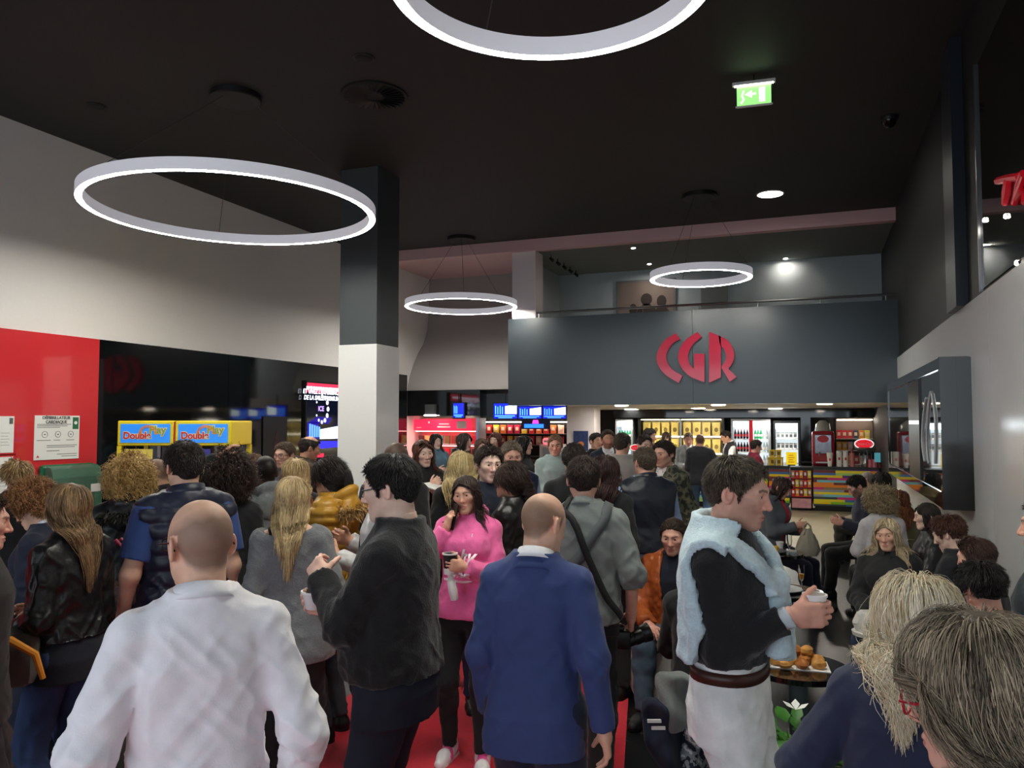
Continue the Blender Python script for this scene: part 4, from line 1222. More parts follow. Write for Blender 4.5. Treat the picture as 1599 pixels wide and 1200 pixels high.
# ------------------------------------------------------------------ left wall: notices, defibrillator, screen, crane machines
XW = XL + .031
M_paper = mat('paper', (232, 232, 228), rough=.6); M_ink = mat('grey_ink', (96, 98, 96), rough=.7)
def notice(label, a, b_, frame=False):
    q0, q1 = onX(*a, XW), onX(*b_, XW)
    t = thing('notice', label, 'poster', (XW, 0, 0))
    box('sheet', (0, q0[1], q1[2]), (.008, q1[1], q0[2]), M_paper, t)
    return t, q0, q1
t, q0, q1 = notice('white defibrillator notice above the green cabinet', (54, 649), (122, 716))
w = q1[1] - q0[1]; hgt = q0[2] - q1[2]
cy = (q0[1] + q1[1]) / 2
text('title', 'D\u00c9FIBRILLATEUR\nCARDIAQUE', .052, M_ink, (.010, cy - .02, q0[2] - .055), ROT_PX, t, bold=.0015)
M_agreen = mat('notice_green', (40, 104, 70), rough=.6)
b = MB(); b.box((.008, q1[1] - .10, q0[2] - .17), (.010, q1[1] - .015, q0[2] - .02)); b.build('green_mark', M_agreen, t)
b = MB(); b.poly([(.0105, q1[1] - .058 + .024 * math.cos(a), q0[2] - .09 + .022 * math.sin(a)) for a in np.linspace(0, 6.28, 12)[:-1]], (1, 0, 0), .001); b.build('heart_mark', M_paper, t)
b = MB()
for k in range(3):
    c = (q0[1] + w * (.22 + .29 * k), q0[2] - hgt * .43)
    b.tube([(.009, c[0] + .038 * math.cos(a), c[1] + .038 * math.sin(a)) for a in np.linspace(0, 6.2832, 17)], .003, 4, cap=False)
    b.box((.008, c[0] - .012, c[1] - .006), (.010, c[0] + .012, c[1] + .006))
b.build('pictogram', M_ink, t)
b = MB()
for zz, a_, e_ in ((.20, .05, .80), (.235, .05, .72), (.27, .05, .55), (.56, .05, .35), (.56, .42, .56), (.56, .70, .88), (.68, .27, .95), (.72, .27, .90), (.80, .27, .55), (.88, .5, .95), (.93, .6, .95)):
    b.box((.008, q0[1] + w * a_, q0[2] - hgt * zz - .004), (.0095, q0[1] + w * e_, q0[2] - hgt * zz + .003))
b.build('small_print', M_ink, t)
b = MB(); b.poly([(.0095, q0[1] + .03, q1[2] + .03), (.0095, q0[1] + .07, q1[2] + .03), (.0095, q0[1] + .05, q1[2] + .06)], (1, 0, 0), .001); b.build('red_mark', M_red_panel, t)
for lab, a_, b_ in (('white framed notice cut by the picture edge, upper one', (-40, 650), (20, 707)), ('white framed notice cut by the picture edge, lower one', (-40, 716), (18, 790))):
    t, q0, q1 = notice(lab, a_, b_)
    box('frame', (-.002, q0[1] - .03, q1[2] - .03), (.004, q1[1] + .03, q0[2] + .03), M_red_panel, t)
    box('corner_mark', (.008, q1[1] - .06, q0[2] - .09), (.010, q1[1] - .015, q0[2] - .02), M_ink, t)
    b = MB()
    for k in range(5): b.box((.008, q1[1] - .16, q0[2] - .2 - .035 * k), (.009, q1[1] - .05 - .02 * (k % 2), q0[2] - .194 - .035 * k))
    b.build('small_print', mat('pale_ink', (170, 170, 168)), t)
q0, q1 = onX(58, 727, XW), onX(140, 800, XW)
t = thing('defibrillator_cabinet', 'green wall cabinet with clear cover under the notice', 'cabinet', (XW, 0, 0))
M_aed = mat('aed_green', (8, 98, 60), rough=.3); M_clear = mat('clear_cover', (190, 225, 205), rough=.08, trans=.85, alpha=1.0)
yy0, yy1, zt_, zb_ = q0[1], q1[1], q0[2], q1[2] - .1
box('back_box', (0, yy0, zb_), (.10, yy1, zt_), M_aed, t, .04)
pr = [(.10, zb_)] + [(.10 + .16 * math.sin(R(9 * k)) , zt_ - .12 * (1 - math.cos(R(9 * (10 - k)))) - .01) for k in range(10, -1, -1)]
MB().poly([(.10, yy0 + .03, zb_ + .02), (.24, yy0 + .03, zb_ + .02), (.24, yy0 + .03, zt_ - .16), (.20, yy0 + .03, zt_ - .05), (.13, yy0 + .03, zt_ - .015), (.10, yy0 + .03, zt_ - .015)], (0, 1, 0), yy1 - yy0 - .06).build('cover', mat('green_cover', (150, 205, 176), rough=.08, spec=.6, trans=.75, ior=1.2), t)
text('lettering', 'DAE', .10, M_paper, (.245, yy0 + .15, zt_ - .33), ROT_PX, t)
b = MB(); b.box((.24, yy1 - .20, zt_ - .36), (.246, yy1 - .06, zt_ - .26)); b.build('white_mark', M_paper, t)
# cinema screen display
q0, q1 = onX(476, 597, XW), onX(540, 850, XW)
yA, yB = q0[1], 14.1; zt_ = q0[2]; zb_ = .55; W_ = yB - yA; H_ = zt_ - zb_
t = thing('advertising_screen', 'tall lit advertising screen on black wall behind the pillar', 'screen', (XW, 0, 0))
box('housing', (0, yA - .03, zb_ - .04), (.05, yB + .03, zt_ + .03), M_black, t)
box('display', (.05, yA, zb_), (.053, yB, zt_), mat('screen_dark', (5, 7, 16), rough=.1, emit=(6, 9, 24), estr=.6), t)
box('red_header', (.053, yA, zt_ - .19), (.056, yB, zt_ - .01), mat('screen_red', (220, 40, 70), emit=(206, 30, 62), estr=.75), t)
M_sw = mat('screen_white', (235, 240, 255), emit=(225, 232, 255), estr=1.1)
def scr(px, py):
    q = onX(px, py, XW + .058); return q[1], q[2]
b = MB(); y0, z0 = scr(479, 603); y1, z1 = scr(526, 604)
r_ = np.random.default_rng(5); y = y0
while y < yB - .1:
    l = .04 + .05 * r_.random(); b.box((.056, y, zt_ - .125), (.058, y + l, zt_ - .075)); y += l + .022
b.build('header_lettering', M_sw, t)
y, z = scr(503, 616); text('lettering', "ET VIVEZ L'EXP\u00c9RIENCE\nDE LA SALLE PREMIUM", .115, M_sw, (.056, y, z - .02), ROT_PX, t, extrude=.001, shear=.15, bold=.003)
y, z = scr(503, 639); b = MB()
for k in range(11):
    a = R(-150 + 300 * k / 10); r_d = .016 + .02 * math.sin(math.pi * k / 10)
    cyk, czk = y + .20 * math.cos(a), z + .25 * math.sin(a)
    b.poly([(.056, cyk + r_d * 1.2 * math.cos(u), czk + r_d * 1.3 * math.sin(u)) for u in np.linspace(0, 6.2832, 11)[:-1]], (1, 0, 0), .001)
b.build('dot_pattern', M_sw, t)
text('lettering', 'ICE', .13, mat('screen_lilac', (170, 130, 255), emit=(168, 140, 255), estr=.9), (.056, y - .03, z), ROT_PX, t, extrude=.001, bold=.003)
M_bl = mat('screen_blue', (40, 40, 255), emit=(34, 34, 236), estr=.8); M_bl2 = mat('screen_pale_blue', (90, 140, 255), emit=(80, 130, 255), estr=.9)
b = MB()
for k in range(5):
    ya, za = scr(483 + 3.6 * k, 662 + k * 1.2); _, zb2 = scr(483 + 3.6 * k, 683)
    b.box((.054, ya, zb2), (.057, ya + .055, za))
b.build('light_columns', M_bl2, t)
ya, za = scr(480, 660); yb, zb2 = scr(498, 686)
MB().poly([(.054, ya, zb2), (.054, yb, zb2), (.054, yb, za + .02), (.054, ya, za)], (1, 0, 0), .001).build('blue_wall', mat('screen_deep_blue', (14, 10, 90), emit=(20, 10, 110), estr=.7), t)
ya, za = scr(480, 661); yb, zb2 = scr(514, 657)
MB().poly([(.054, ya, za), (.054, yb, za - .02), (.054, yb + .1, zb2 + .06), (.054, ya + .3, za + .12)], (1, 0, 0), .001).build('blue_beam', mat('screen_deep_blue'), t)
ya, za = scr(500, 671); yb, zb2 = scr(526, 664); _, zc2 = scr(501, 686)
MB().poly([(.054, ya, zc2), (.054, yB - .05, zc2), (.054, yB - .05, zb2 + .05), (.054, ya, za)], (1, 0, 0), .002).build('cinema_screen', mat('screen_ice_white', (220, 235, 255), emit=(205, 228, 255), estr=1.0), t)
ya, za = scr(495, 691); yb, zb2 = scr(520, 700)
MB().poly([(.054, ya, zb2), (.054, yB - .2, zb2 + .03), (.054, yB - .35, za), (.054, ya, za + .02)], (1, 0, 0), .001).build('seat_rows', M_bl, t)
ya, za = scr(496, 709); yb, zb2 = scr(506, 714)
box('red_mark', (.054, ya, zb2), (.056, yb, za), mat('screen_red'), t)
# dim film poster on the black wall
q0, q1 = onX(410, 655, XW), onX(446, 740, XW)
t = thing('film_poster', 'dim dark film poster on the black wall beside crane machines', 'poster', (XW, 0, 0))
box('frame', (0, q0[1], .9), (.02, q1[1], q0[2] + .05), M_black, t)
b = MB(); q = onX(429, 690, XW)
b.poly([(.021, q[1] - .10, 1.0), (.021, q[1] + .12, 1.0), (.021, q[1] + .10, 1.5), (.021, q[1] + .02, 1.82), (.021, q[1] - .06, 1.5)], (1, 0, 0), .002)
b.build('printed_figure', mat('dim_crimson', (62, 20, 28), rough=.7, noise=.5, nscale=14), t)

# crane machines
CRZ = YAW - R(90)        # the machines stand turned towards the entrance
def crane_loc(px):
    p = at(px, 660, 9.75); q = p + FH * .80; return (q[0], q[1], 0)
def crane(label, px, first):
    t = thing('crane_machine', label, 'arcade machine', crane_loc(px), CRZ, 'crane machines on the left wall')
    Wd = .70; D = .80
    M_y = mat('yellow_paint', (240, 214, 20), rough=.35); M_mb = mat('marquee_blue', (24, 120, 206), rough=.3, emit=(20, 112, 200), estr=.35, noise=.1, nscale=8)
    box('base', (.03, 0, .02), (D, Wd, .85), M_y, t, .02)
    box('hood', (.03, 0, 1.66), (D, Wd, 1.97), M_y, t, .015)
    box('back_panel', (.03, .02, .85), (.06, Wd - .02, 1.66), mat('crane_back', (96, 98, 104), rough=.3), t)
    for yy in (.0, Wd - .055):
        for xx in (.03, D - .055): box('corner_post', (xx, yy, .85), (xx + .055, yy + .055, 1.66), M_y, t)
    mq = box('marquee', (D, .045, 1.70), (D + .012, Wd - .045, 1.93), M_mb, t)
    for s_, yy, zz, c, sz in (('Double', Wd * .36, 1.785, (216, 34, 48), .115), ('Play', Wd * .72, 1.855, (150, 170, 60), .13)):
        text('lettering', s_, sz, mat('marquee_cream', (236, 224, 180), rough=.4), (D + .014, yy, zz), ROT_PX, mq, bold=.010)
        text('lettering', s_, sz, mat('marquee_%d' % c[0], c, rough=.4), (D + .017, yy, zz), ROT_PX, mq, bold=.003)
    b = MB()
    for k in range(3): b.tube([(D + .016, Wd * .55 + (.09 + .012 * k) * math.cos(a), 1.80 + (.09 + .012 * k) * math.sin(a)) for a in np.linspace(0, math.pi, 12)], .005, 5)
    b.build('rainbow_arc', mat('marquee_orange', (240, 150, 40), rough=.4), mq)
    box('glass', (D - .03, .055, .86), (D - .024, Wd - .055, 1.65), mat('clear_glass', (240, 245, 245), rough=.01, trans=1.0, ior=1.05), t)
    c = box('control_panel', (D, .1, .70), (D + .16, Wd - .1, .82), mat('red_paint', (190, 30, 30), rough=.4), t, .02)
    MB().tube([(D + .08, Wd / 2, .82), (D + .08, Wd / 2, .92)], .012, 8).build('joystick', M_black, c)
    MB().tube([(.4, Wd * .5, 1.66), (.4, Wd * .5, 1.5)], .03, 8).build('crane_arm', M_chrome, t)
    b = MB()
    for k in range(3):
        a = 2.1 * k; b.tube([(.4, Wd * .5, 1.5), (.4 + .09 * math.cos(a), Wd * .5 + .09 * math.sin(a), 1.42), (.4 + .04 * math.cos(a), Wd * .5 + .04 * math.sin(a), 1.33)], .008, 5)
    b.build('claw', M_chrome, t)
    box('sticker', (D - .022, Wd * .12, 1.50), (D - .018, Wd * .62, 1.62), mat('sticker_blue' if not first else 'sticker_yellow', (60, 56, 150) if not first else (236, 214, 90), rough=.4), t)
    return t
crane('yellow crane machine next to the red wall panel', 183.5, True)
crane('yellow crane machine, the one nearer the white pillar', 273.5, False)
p_ = at(272.4, 660, 9.75)
t = thing('machine_divider', 'red strip between the two yellow crane machines', 'divider', (p_[0], p_[1], 0), YAW)
box('strip', (-.008, .0, .02), (.010, .7, 1.96), mat('red_paint'), t)
def toy():
    t = thing('plush_toy', 'x', 'toy')
    m1 = mat('plush_tan', (196, 140, 70), rough=.95, bump=.3, bscale=80, noise=.1)
    MB().lathe([(0, 0), (.05, .01), (.075, .06), (.06, .12), (0, .14)], seg=12).build('torso', m1, t, True)
    MB().lathe([(0, .11), (.045, .125), (.06, .17), (.045, .215), (0, .23)], seg=12).build('head', m1, t, True)
    for sy in (-1, 1):
        MB().lathe([(0, -.02), (.02, -.01), (.022, .01), (0, .02)], (0, sy * .045, .225), 8).build('ear', m1, t, True)
        MB().tube([(.02, sy * .05, .10), (.06, sy * .085, .07)], [.026, .02], 8).build('arm', m1, t, True)
        MB().tube([(.03, sy * .035, .02), (.10, sy * .055, .03)], [.03, .024], 8).build('leg', m1, t, True)
    return t
t0_ = toy(); k = 0
TL = ['tan plush toy behind the glass of the crane machine by the red wall', 'tan plush toy in the crane machine nearer the pillar']
for m_ in range(2):
    base = np.array(crane_loc((183.5, 273.5)[m_]))
    for i in range(3):
        for j in range(3):
            loc = base - FH * (.18 + .2 * j) + RH * (.13 + .215 * i) + np.array([0, 0, .85 + .25 * (j == 0)])
            g = 'plush toys in the crane machine %s' % ('by the red wall' if m_ == 0 else 'nearer the pillar')
            if k == 0: t0_.location = loc; t0_.rotation_euler = (0, 0, CRZ + .3); t0_['label'] = TL[m_]; t0_['group'] = g
            else: dup(t0_, loc, CRZ + .5 * math.sin(k * 2.3), TL[m_], g)
            k += 1
# ------------------------------------------------------------------ snack bar
def stripes():
    m = bpy.data.materials.new('coloured_planks'); m.use_nodes = True; nt = m.node_tree; b = nt.nodes['Principled BSDF']; L = nt.links.new
    b.inputs['Roughness'].default_value = .35
    tc = nt.nodes.new('ShaderNodeTexCoord'); sp = nt.nodes.new('ShaderNodeSeparateXYZ'); L(tc.outputs['Object'], sp.inputs[0])
    def mth(op, a, v=None):
        n = nt.nodes.new('ShaderNodeMath'); n.operation = op
        if isinstance(a, float): n.inputs[0].default_value = a
        else: L(a, n.inputs[0])
        if v is not None:
            if isinstance(v, float): n.inputs[1].default_value = v
            else: L(v, n.inputs[1])
        return n.outputs[0]
    row = mth('FLOOR', mth('MULTIPLY', sp.outputs['Z'], 19.0))
    wn = nt.nodes.new('ShaderNodeTexWhiteNoise'); wn.noise_dimensions = '1D'; L(row, wn.inputs['W'])
    x = mth('ADD', mth('MULTIPLY', sp.outputs['X'], 1.45), mth('MULTIPLY', wn.outputs['Value'], 17.0))
    cell = mth('FLOOR', x)
    cb = nt.nodes.new('ShaderNodeCombineXYZ'); L(cell, cb.inputs[0]); L(row, cb.inputs[1])
    w2 = nt.nodes.new('ShaderNodeTexWhiteNoise'); w2.noise_dimensions = '2D'; L(cb.outputs[0], w2.inputs['Vector'])
    cr = nt.nodes.new('ShaderNodeValToRGB'); cr.color_ramp.interpolation = 'CONSTANT'
    cols = [(240, 216, 10), (236, 208, 0), (130, 190, 30), (120, 196, 210), (60, 110, 170), (150, 158, 176), (214, 40, 130), (92, 48, 130), (120, 44, 44), (240, 140, 40), (170, 210, 120), (150, 120, 84), (244, 226, 40), (60, 70, 76)]
    el = cr.color_ramp.elements
    for i, c in enumerate(cols):
        e = el[i] if i < 2 else el.new(i / len(cols))
        e.position = i / len(cols); e.color = (*lin(c), 1)
    L(w2.outputs['Value'], cr.inputs[0]); L(cr.outputs[0], b.inputs['Base Color'])
    return m
M_str = stripes()
YC = 18.7
M_top = mat('counter_top', (60, 62, 64), rough=.2)
def counter(label, x0, x1):
    t = thing('snack_counter', label, 'counter', (x0, YC, 0))
    box('front_panel', (0, 0, .12), (x1 - x0, .05, .93), M_str, t)
    box('carcass', (0, .05, .10), (x1 - x0, .75, .93), M_black, t)
    box('plinth', (.03, .06, 0), (x1 - x0 - .03, .7, .10), M_black, t)
    box('worktop', (-.02, -.04, .93), (x1 - x0 + .02, .80, .98), M_top, t, .01)
counter('striped snack counter behind the seated woman in grey', -.95, -.52)
counter('long striped snack counter beneath the cups and drink tower', -.02, 1.30)
counter('striped snack counter behind the queue of customers', -4.24, -.98)
counter('striped snack counter left of the white snack bar pillar', -7.2, -4.9)
# sweets rack set into the counter
t = thing('sweets_rack', 'black rack of sweets between the two right-hand counters', 'rack', (-.50, YC - .04, 0))
box('case', (0, .12, .02), (.46, .75, .95), M_black, t)
for z in (.30, .50, .70): box('shelf', (.02, -.02, z), (.44, .14, z + .02), mat('rack_red', (170, 30, 40), rough=.4), t)
box('lower_sign', (.03, -.02, .06), (.43, .0, .27), mat('rack_pink', (206, 150, 160), rough=.5, noise=.15, nscale=8), t)

def pouch(name, w, h, dpt, m, mlab):
    t = thing(name, 'x', 'packet')
    MB().poly([(-w / 2, 0, 0), (w / 2, 0, 0), (w * .46, 0, h * .1), (w / 2, 0, h), (-w / 2, 0, h), (-w * .46, 0, h * .1)], (0, 1, 0), dpt).build('bag', m, t)
    if mlab: MB().poly([(-w * .3, -.002, h * .35), (w * .3, -.002, h * .35), (w * .26, -.002, h * .75), (-w * .26, -.002, h * .75)], (0, 1, 0), .002).build('printed_label', mlab, t)
    return t
def put(proto, spots, labels, group):
    for i, (x, y, z) in enumerate(spots):
        lab = labels if isinstance(labels, str) else labels[i]
        if i == 0:
            o = proto; o.location = (x, y, z); o['label'] = lab; o['group'] = group
        else: dup(proto, (x, y, z), None, lab, group)
def lit(name, c, e=.0, **k): return mat(name, c, rough=.4, emit=c if e else None, estr=e, **k)
PAL = [((206, 40, 48), 'red'), ((226, 150, 40), 'orange'), ((150, 34, 60), 'crimson'), ((222, 200, 60), 'yellow'), ((178, 120, 90), 'brown')]
for r_i, z in enumerate((.32, .52, .72)):
    for c_i in range(5):
        col, nm = PAL[(r_i * 2 + c_i) % 5]
        if r_i == 0 and c_i == 0: pass
        t = pouch('sweets_packet', .075, .16, .04, mat('packet_' + nm, col, rough=.35), M_white)
        t.location = (-.44 + .085 * c_i, YC - .03, z)
        tag(t, '%s sweets packet on the %s shelf of the counter rack, %s' % (nm, ('lowest', 'middle', 'top')[r_i], ('first', 'second', 'third', 'fourth', 'fifth')[c_i]), None, 'sweets packets in the counter rack')

# lit popcorn cabinet
M_glowp = mat('cabinet_light', (255, 250, 225), emit=(255, 244, 206), estr=6)
X0, X1, Y0 = -4.21, -2.13, 20.35
t = thing('popcorn_cabinet', 'lit glass popcorn cabinet with rows of tall golden bags', 'cabinet', (0, 0, 0))
box('side', (X0 - .05, Y0, 0), (X0, 20.95, 2.06), M_black, t); box('side', (X1, Y0, 0), (X1 + .05, 20.95, 2.06), M_black, t)
box('divider', ((X0 + X1) / 2 - .02, Y0, .6), ((X0 + X1) / 2 + .02, 20.95, 2.03), M_chrome, t)
box('back', (X0, 20.85, 0), (X1, 20.95, 2.06), mat('cabinet_cream', (236, 226, 190), rough=.5), t)
box('top', (X0, Y0, 2.03), (X1, 20.95, 2.06), M_black, t)
for i, z in enumerate((.72, 1.18, 1.61)):
    sh = box('shelf', (X0, Y0 + .02, z - .02), (X1, 20.85, z), mat('clear_shelf', (225, 228, 225), rough=.2), t)
for z in (2.015, 1.575, 1.145): box('light_strip', (X0 + .03, Y0 + .01, z), (X1 - .03, Y0 + .05, z + .012), M_glowp, t)
gold = mat('popcorn_bag_gold', (214, 190, 110), rough=.4, noise=.15, nscale=25); gdk = mat('popcorn_bag_emblem', (122, 104, 52), rough=.5)
pb = pouch('popcorn_bag', .20, .34, .12, gold, None)
MB().poly([(.0 + .05 * math.cos(a), -.002, .15 + .06 * math.sin(a)) for a in np.linspace(0, 6.2832, 13)[:-1]], (0, 1, 0), .002).build('emblem', gdk, pb)
sp, lb = [], []
for r_i, z in enumerate((1.61, 1.18, .72)):
    for side in (0, 1):
        for c_i in range(4):
            xa = X0 + .14 + side * (X1 - X0) / 2 + c_i * .243
            sp.append((xa, Y0 + .2, z)); lb.append('tall golden popcorn bag on the %s shelf, %s in the %s half' % (('top', 'middle', 'bottom')[r_i], ('first', 'second', 'third', 'fourth')[c_i], ('left', 'right')[side]))
put(pb, sp, lb, 'popcorn bags in the lit cabinet')

# drink fridges
M_frl = mat('fridge_light', (240, 250, 255), emit=(226, 244, 255), estr=3.2); M_frb = mat('fridge_inside', (225, 235, 238), rough=.5, emit=(225, 240, 246), estr=.35)
M_grey = mat('fridge_grey', (150, 154, 158), rough=.35)
def fridge(label, x0, x1, top, mid, rows, fcol):
    t = thing('drinks_fridge', label, 'fridge', (x0, 20.35, 0))
    w = x1 - x0
    box('side', (0, 0, 0), (.05, .6, top), fcol, t); box('side', (w - .05, 0, 0), (w, .6, top), fcol, t)
    box('top', (.05, 0, top - .06), (w - .05, .6, top), fcol, t); box('plinth', (.05, 0, 0), (w - .05, .6, .15), fcol, t)
    box('back', (.05, .52, .15), (w - .05, .6, top - .06), M_frb, t)
    box('header_light', (.06, .02, top - .20), (w - .06, .10, top - .065), M_frl, t)
    if mid: box('door_divider', (w * .46, -.02, .1), (w * .56, .02, top - .04), mat('fridge_red', (170, 20, 34), rough=.35), t)
    for z in rows: box('shelf', (.05, .03, z - .02), (w - .05, .52, z), M_white, t)
    return t
def bottle(name, mliq, mcap, hgt=.22, r=.033):
    t = thing(name, 'x', 'bottle')
    MB().lathe([(0, 0), (r, .004), (r, hgt * .55), (r * .9, hgt * .65), (r * .38, hgt * .86), (r * .38, hgt * .93), (0, hgt * .93)], seg=10).build('body', mliq, t, True)
    MB().lathe([(0, hgt * .92), (r * .42, hgt * .92), (r * .42, hgt), (0, hgt)], seg=8).build('cap', mcap, t, True)
    MB().lathe([(r * 1.03, hgt * .25), (r * 1.03, hgt * .5), (r, hgt * .5), (r, hgt * .25), (r * 1.03, hgt * .25)], seg=10).build('label', mcap, t, True)
    return t
M_cola = mat('cola_dark', (40, 18, 14), rough=.15); M_greenb = mat('green_bottle', (40, 150, 90), rough=.15); M_clearb = mat('water_bottle', (190, 214, 220), rough=.15)
M_capr = mat('red_cap', (190, 30, 40), rough=.4); M_capw = mat('white_cap', (235, 235, 235), rough=.4)
RW = ('top', 'second', 'third', 'fourth')
fridge('grey double-door drinks fridge with red centre strip', -1.92, -.98, 2.04, True, (.55, .9, 1.22, 1.54), M_grey)
def fill(kind, x0, x1, n, rows, y, liq, cap, where, hgt=.24):
    p = bottle(kind, liq, cap, hgt); sp, lb = [], []
    for ri, z in enumerate(rows):
        for k in range(n): sp.append((x0 + (x1 - x0) * (k + .5) / n, y, z)); lb.append('%s on the %s row of %s' % ({'cola_bottle': 'dark bottle', 'green_bottle': 'green bottle', 'water_bottle': 'clear bottle', 'can_bottle': 'small red bottle with white cap'}[kind], RW[ri], where))
    for ri in range(len(rows)):
        pass
    put(p, sp, lb, '%s rows of %s' % (kind.replace('_', ' '), where))
    return
fill('cola_bottle', -1.86, -1.50, 5, (1.54, 1.22, .9), 20.45, M_cola, M_capr, 'the red-striped fridge')
fill('green_bottle', -1.38, -1.18, 3, (1.54,), 20.45, M_greenb, M_capw, 'the red-striped fridge')
fill('water_bottle', -1.18, -1.04, 2, (1.54, 1.22, .9), 20.45, M_clearb, M_capw, 'the red-striped fridge')
fridge('narrow bright fridge between black wall and yellow boxes', -.92, -.30, 1.99, False, (.62, .95, 1.30, 1.56), mat('fridge_black', (28, 30, 32), rough=.3))
def cartons(x0, x1, n, z, y, lab, g):
    t = thing('snack_tub', 'x', 'tub')
    box('tub', (-.04, -.03, 0), (.04, .03, .13), M_white, t, .006); box('lid', (-.043, -.033, .13), (.043, .033, .145), M_grey, t)
    box('label', (-.03, -.032, .03), (.03, -.030, .10), mat('tub_label', (90, 100, 106), rough=.5), t)
    put(t, [(x0 + (x1 - x0) * (k + .5) / n, y, z) for k in range(n)], lab, g)
cartons(-.85, -.37, 5, 1.56, 20.45, 'small white tub on the upper row of the narrow fridge', 'tubs on the upper row of the narrow fridge')
cartons(-.85, -.37, 5, 1.30, 20.45, 'small white tub on the middle row of the narrow fridge', 'tubs on the middle row of the narrow fridge')
fridge('narrow drinks fridge left of the popcorn cabinet', -4.86, -4.40, 2.04, False, (.6, .95, 1.25, 1.52), M_grey)
fill('green_bottle', -4.80, -4.46, 5, (1.52, 1.25), 20.45, M_greenb, M_capw, 'the fridge left of the popcorn')
struct(box('pillar_black', (-.28, 20.2, 0), (-.06, 21.0, 2.28), M_black_gloss))
struct(box('beam_snack_bar', (-4.9, 20.3, 2.07), (XR, 20.6, 2.285), M_black_gloss))
# yellow boxes, stand and drinks on the right counter
M_yb = mat('yellow_carton', (226, 196, 20), rough=.4, noise=.1, nscale=20)
t = thing('popcorn_box', 'x', 'box')
MB().poly([(-.045, 0, 0), (.045, 0, 0), (.06, 0, .16), (-.06, 0, .16)], (0, 1, 0), .09).build('carton', M_yb, t)
box('printed_label', (-.03, -.003, .04), (.03, .0, .12), mat('carton_print', (120, 90, 30), rough=.5), t)
put(t, [(-.88, 18.85, .98), (-.74, 18.85, .98), (-.88, 18.85, 1.17), (-.74, 18.85, 1.17)], ['yellow popcorn box, lower left of the four', 'yellow popcorn box, lower right of the four', 'yellow popcorn box, upper left of the four', 'yellow popcorn box, upper right of the four'], 'yellow popcorn boxes on the counter')
t = thing('box_stand', 'thin yellow stand between the stacked popcorn boxes', 'stand', (-.81, 18.84, .98)); box('shelf', (-.17, -.02, .163), (.17, .14, .185), M_yb, t); box('leg', (-.16, .10, 0), (-.13, .13, .165), M_yb, t); box('leg', (.13, .10, 0), (.16, .13, .165), M_yb, t)
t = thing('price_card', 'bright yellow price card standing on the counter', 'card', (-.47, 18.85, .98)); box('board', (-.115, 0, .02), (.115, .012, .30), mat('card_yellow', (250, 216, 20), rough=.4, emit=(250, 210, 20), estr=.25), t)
b = MB()
for k in range(4): b.box((-.07 + .01 * (k % 2), -.002, .07 + .05 * k), (.06 - .02 * (k % 2), 0, .085 + .05 * k))
b.build('print', mat('card_orange', (230, 130, 20), rough=.5), t); box('foot', (-.08, -.02, 0), (.08, .05, .02), M_black, t)
# slush machine
t = thing('slush_machine', 'red slush machine with clear dome and silver front', 'drinks machine', (.20, 19.0, .98))
M_sred = mat('machine_red', (158, 16, 46), rough=.25, coat=.4)
MB().box((-.24, 0, .0), (.24, .5, .78), .06).build('body', M_sred, t, True)
MB().box((-.185, -.02, .26), (.185, .02, .70), .02).build('window', mat('machine_silver', (150, 150, 160), rough=.18, metal=.9, noise=.3, nscale=9), t)
MB().lathe([(0, .24), (.07, .23), (.15, .15), (.17, 0), (0, 0)], (0, .22, .78), 20).build('dome', mat('machine_dome', (200, 206, 208), rough=.1, metal=.3), t, True)
MB().poly([(.12 * math.cos(a), -.03, .60 + .08 * math.sin(a)) for a in np.linspace(0, 6.2832, 21)[:-1]], (0, 1, 0), .012).build('badge', mat('badge_red', (200, 20, 50), rough=.3), t)
box('drip_tray', (-.16, -.08, .06), (.16, 0, .09), M_chrome, t)
for sx in (-.08, .08): MB().tube([(sx, -.03, .30), (sx, -.07, .27), (sx, -.07, .22)], .016, 8).build('tap', M_chrome, t)
def cup_stack(h, r0, r1):
    t = thing('cup_stack', 'x', 'cup')
    MB().lathe([(0, 0), (r0, 0), (r1, h), (r1 * .9, h), (r0 * .9, .02)], seg=18).build('cups', M_white, t, True)
    box('emblem', (-.018, -r1 - .002, h * .42), (.018, -r0 * .8, h * .60), M_capr, t)
    return t
t = cup_stack(.30, .042, .065); t.location = (.33, 18.78, .98); t['label'] = 'single white tapered cup with red emblem before slush machine'; t['group'] = 'white cups on the counter'
t = cup_stack(.34, .055, .057); t.location = (.52, 18.78, .98); t['label'] = 'left one of two white cup towers on the counter'; t['group'] = 'white cups on the counter'
dup(t, (.65, 18.78, .98), None, 'right one of two white cup towers, beside the pink cups', 'white cups on the counter')
t = thing('pink_cups', 'pink tower of cups right of the white towers', 'cup', (.78, 18.8, .98)); MB().lathe([(0, 0), (.045, 0), (.055, .30), (0, .30)], seg=16).build('cups', mat('cup_pink', (206, 130, 130), rough=.4), t, True)
MB().lathe([(0, .30), (.035, .30), (.02, .40), (0, .40)], seg=12).build('straw_holder', mat('cup_pink2', (150, 70, 60), rough=.4), t, True)
t = thing('drink_tower', 'silver drink tower with oval red and white sign', 'drinks machine', (1.06, 18.95, .98))
MB().lathe([(0, 0), (.10, 0), (.08, .04), (.05, .10), (.07, .26), (.16, .34), (.22, .38), (.20, .42), (0, .44)], seg=24).build('stand', M_chrome, t, True)
for k in range(4): MB().tube([(-.12 + .08 * k, -.10, .30), (-.13 + .08 * k, -.15, .24), (-.13 + .08 * k, -.15, .16)], .012, 8).build('tap', M_chrome, t)
def oval(rx, rz, y, c, m, n, par): return MB().poly([(c[0] + rx * math.cos(a), y, c[1] + rz * math.sin(a)) for a in np.linspace(0, 6.2832, 33)[:-1]], (0, 1, 0), .012).build(n, m, par)
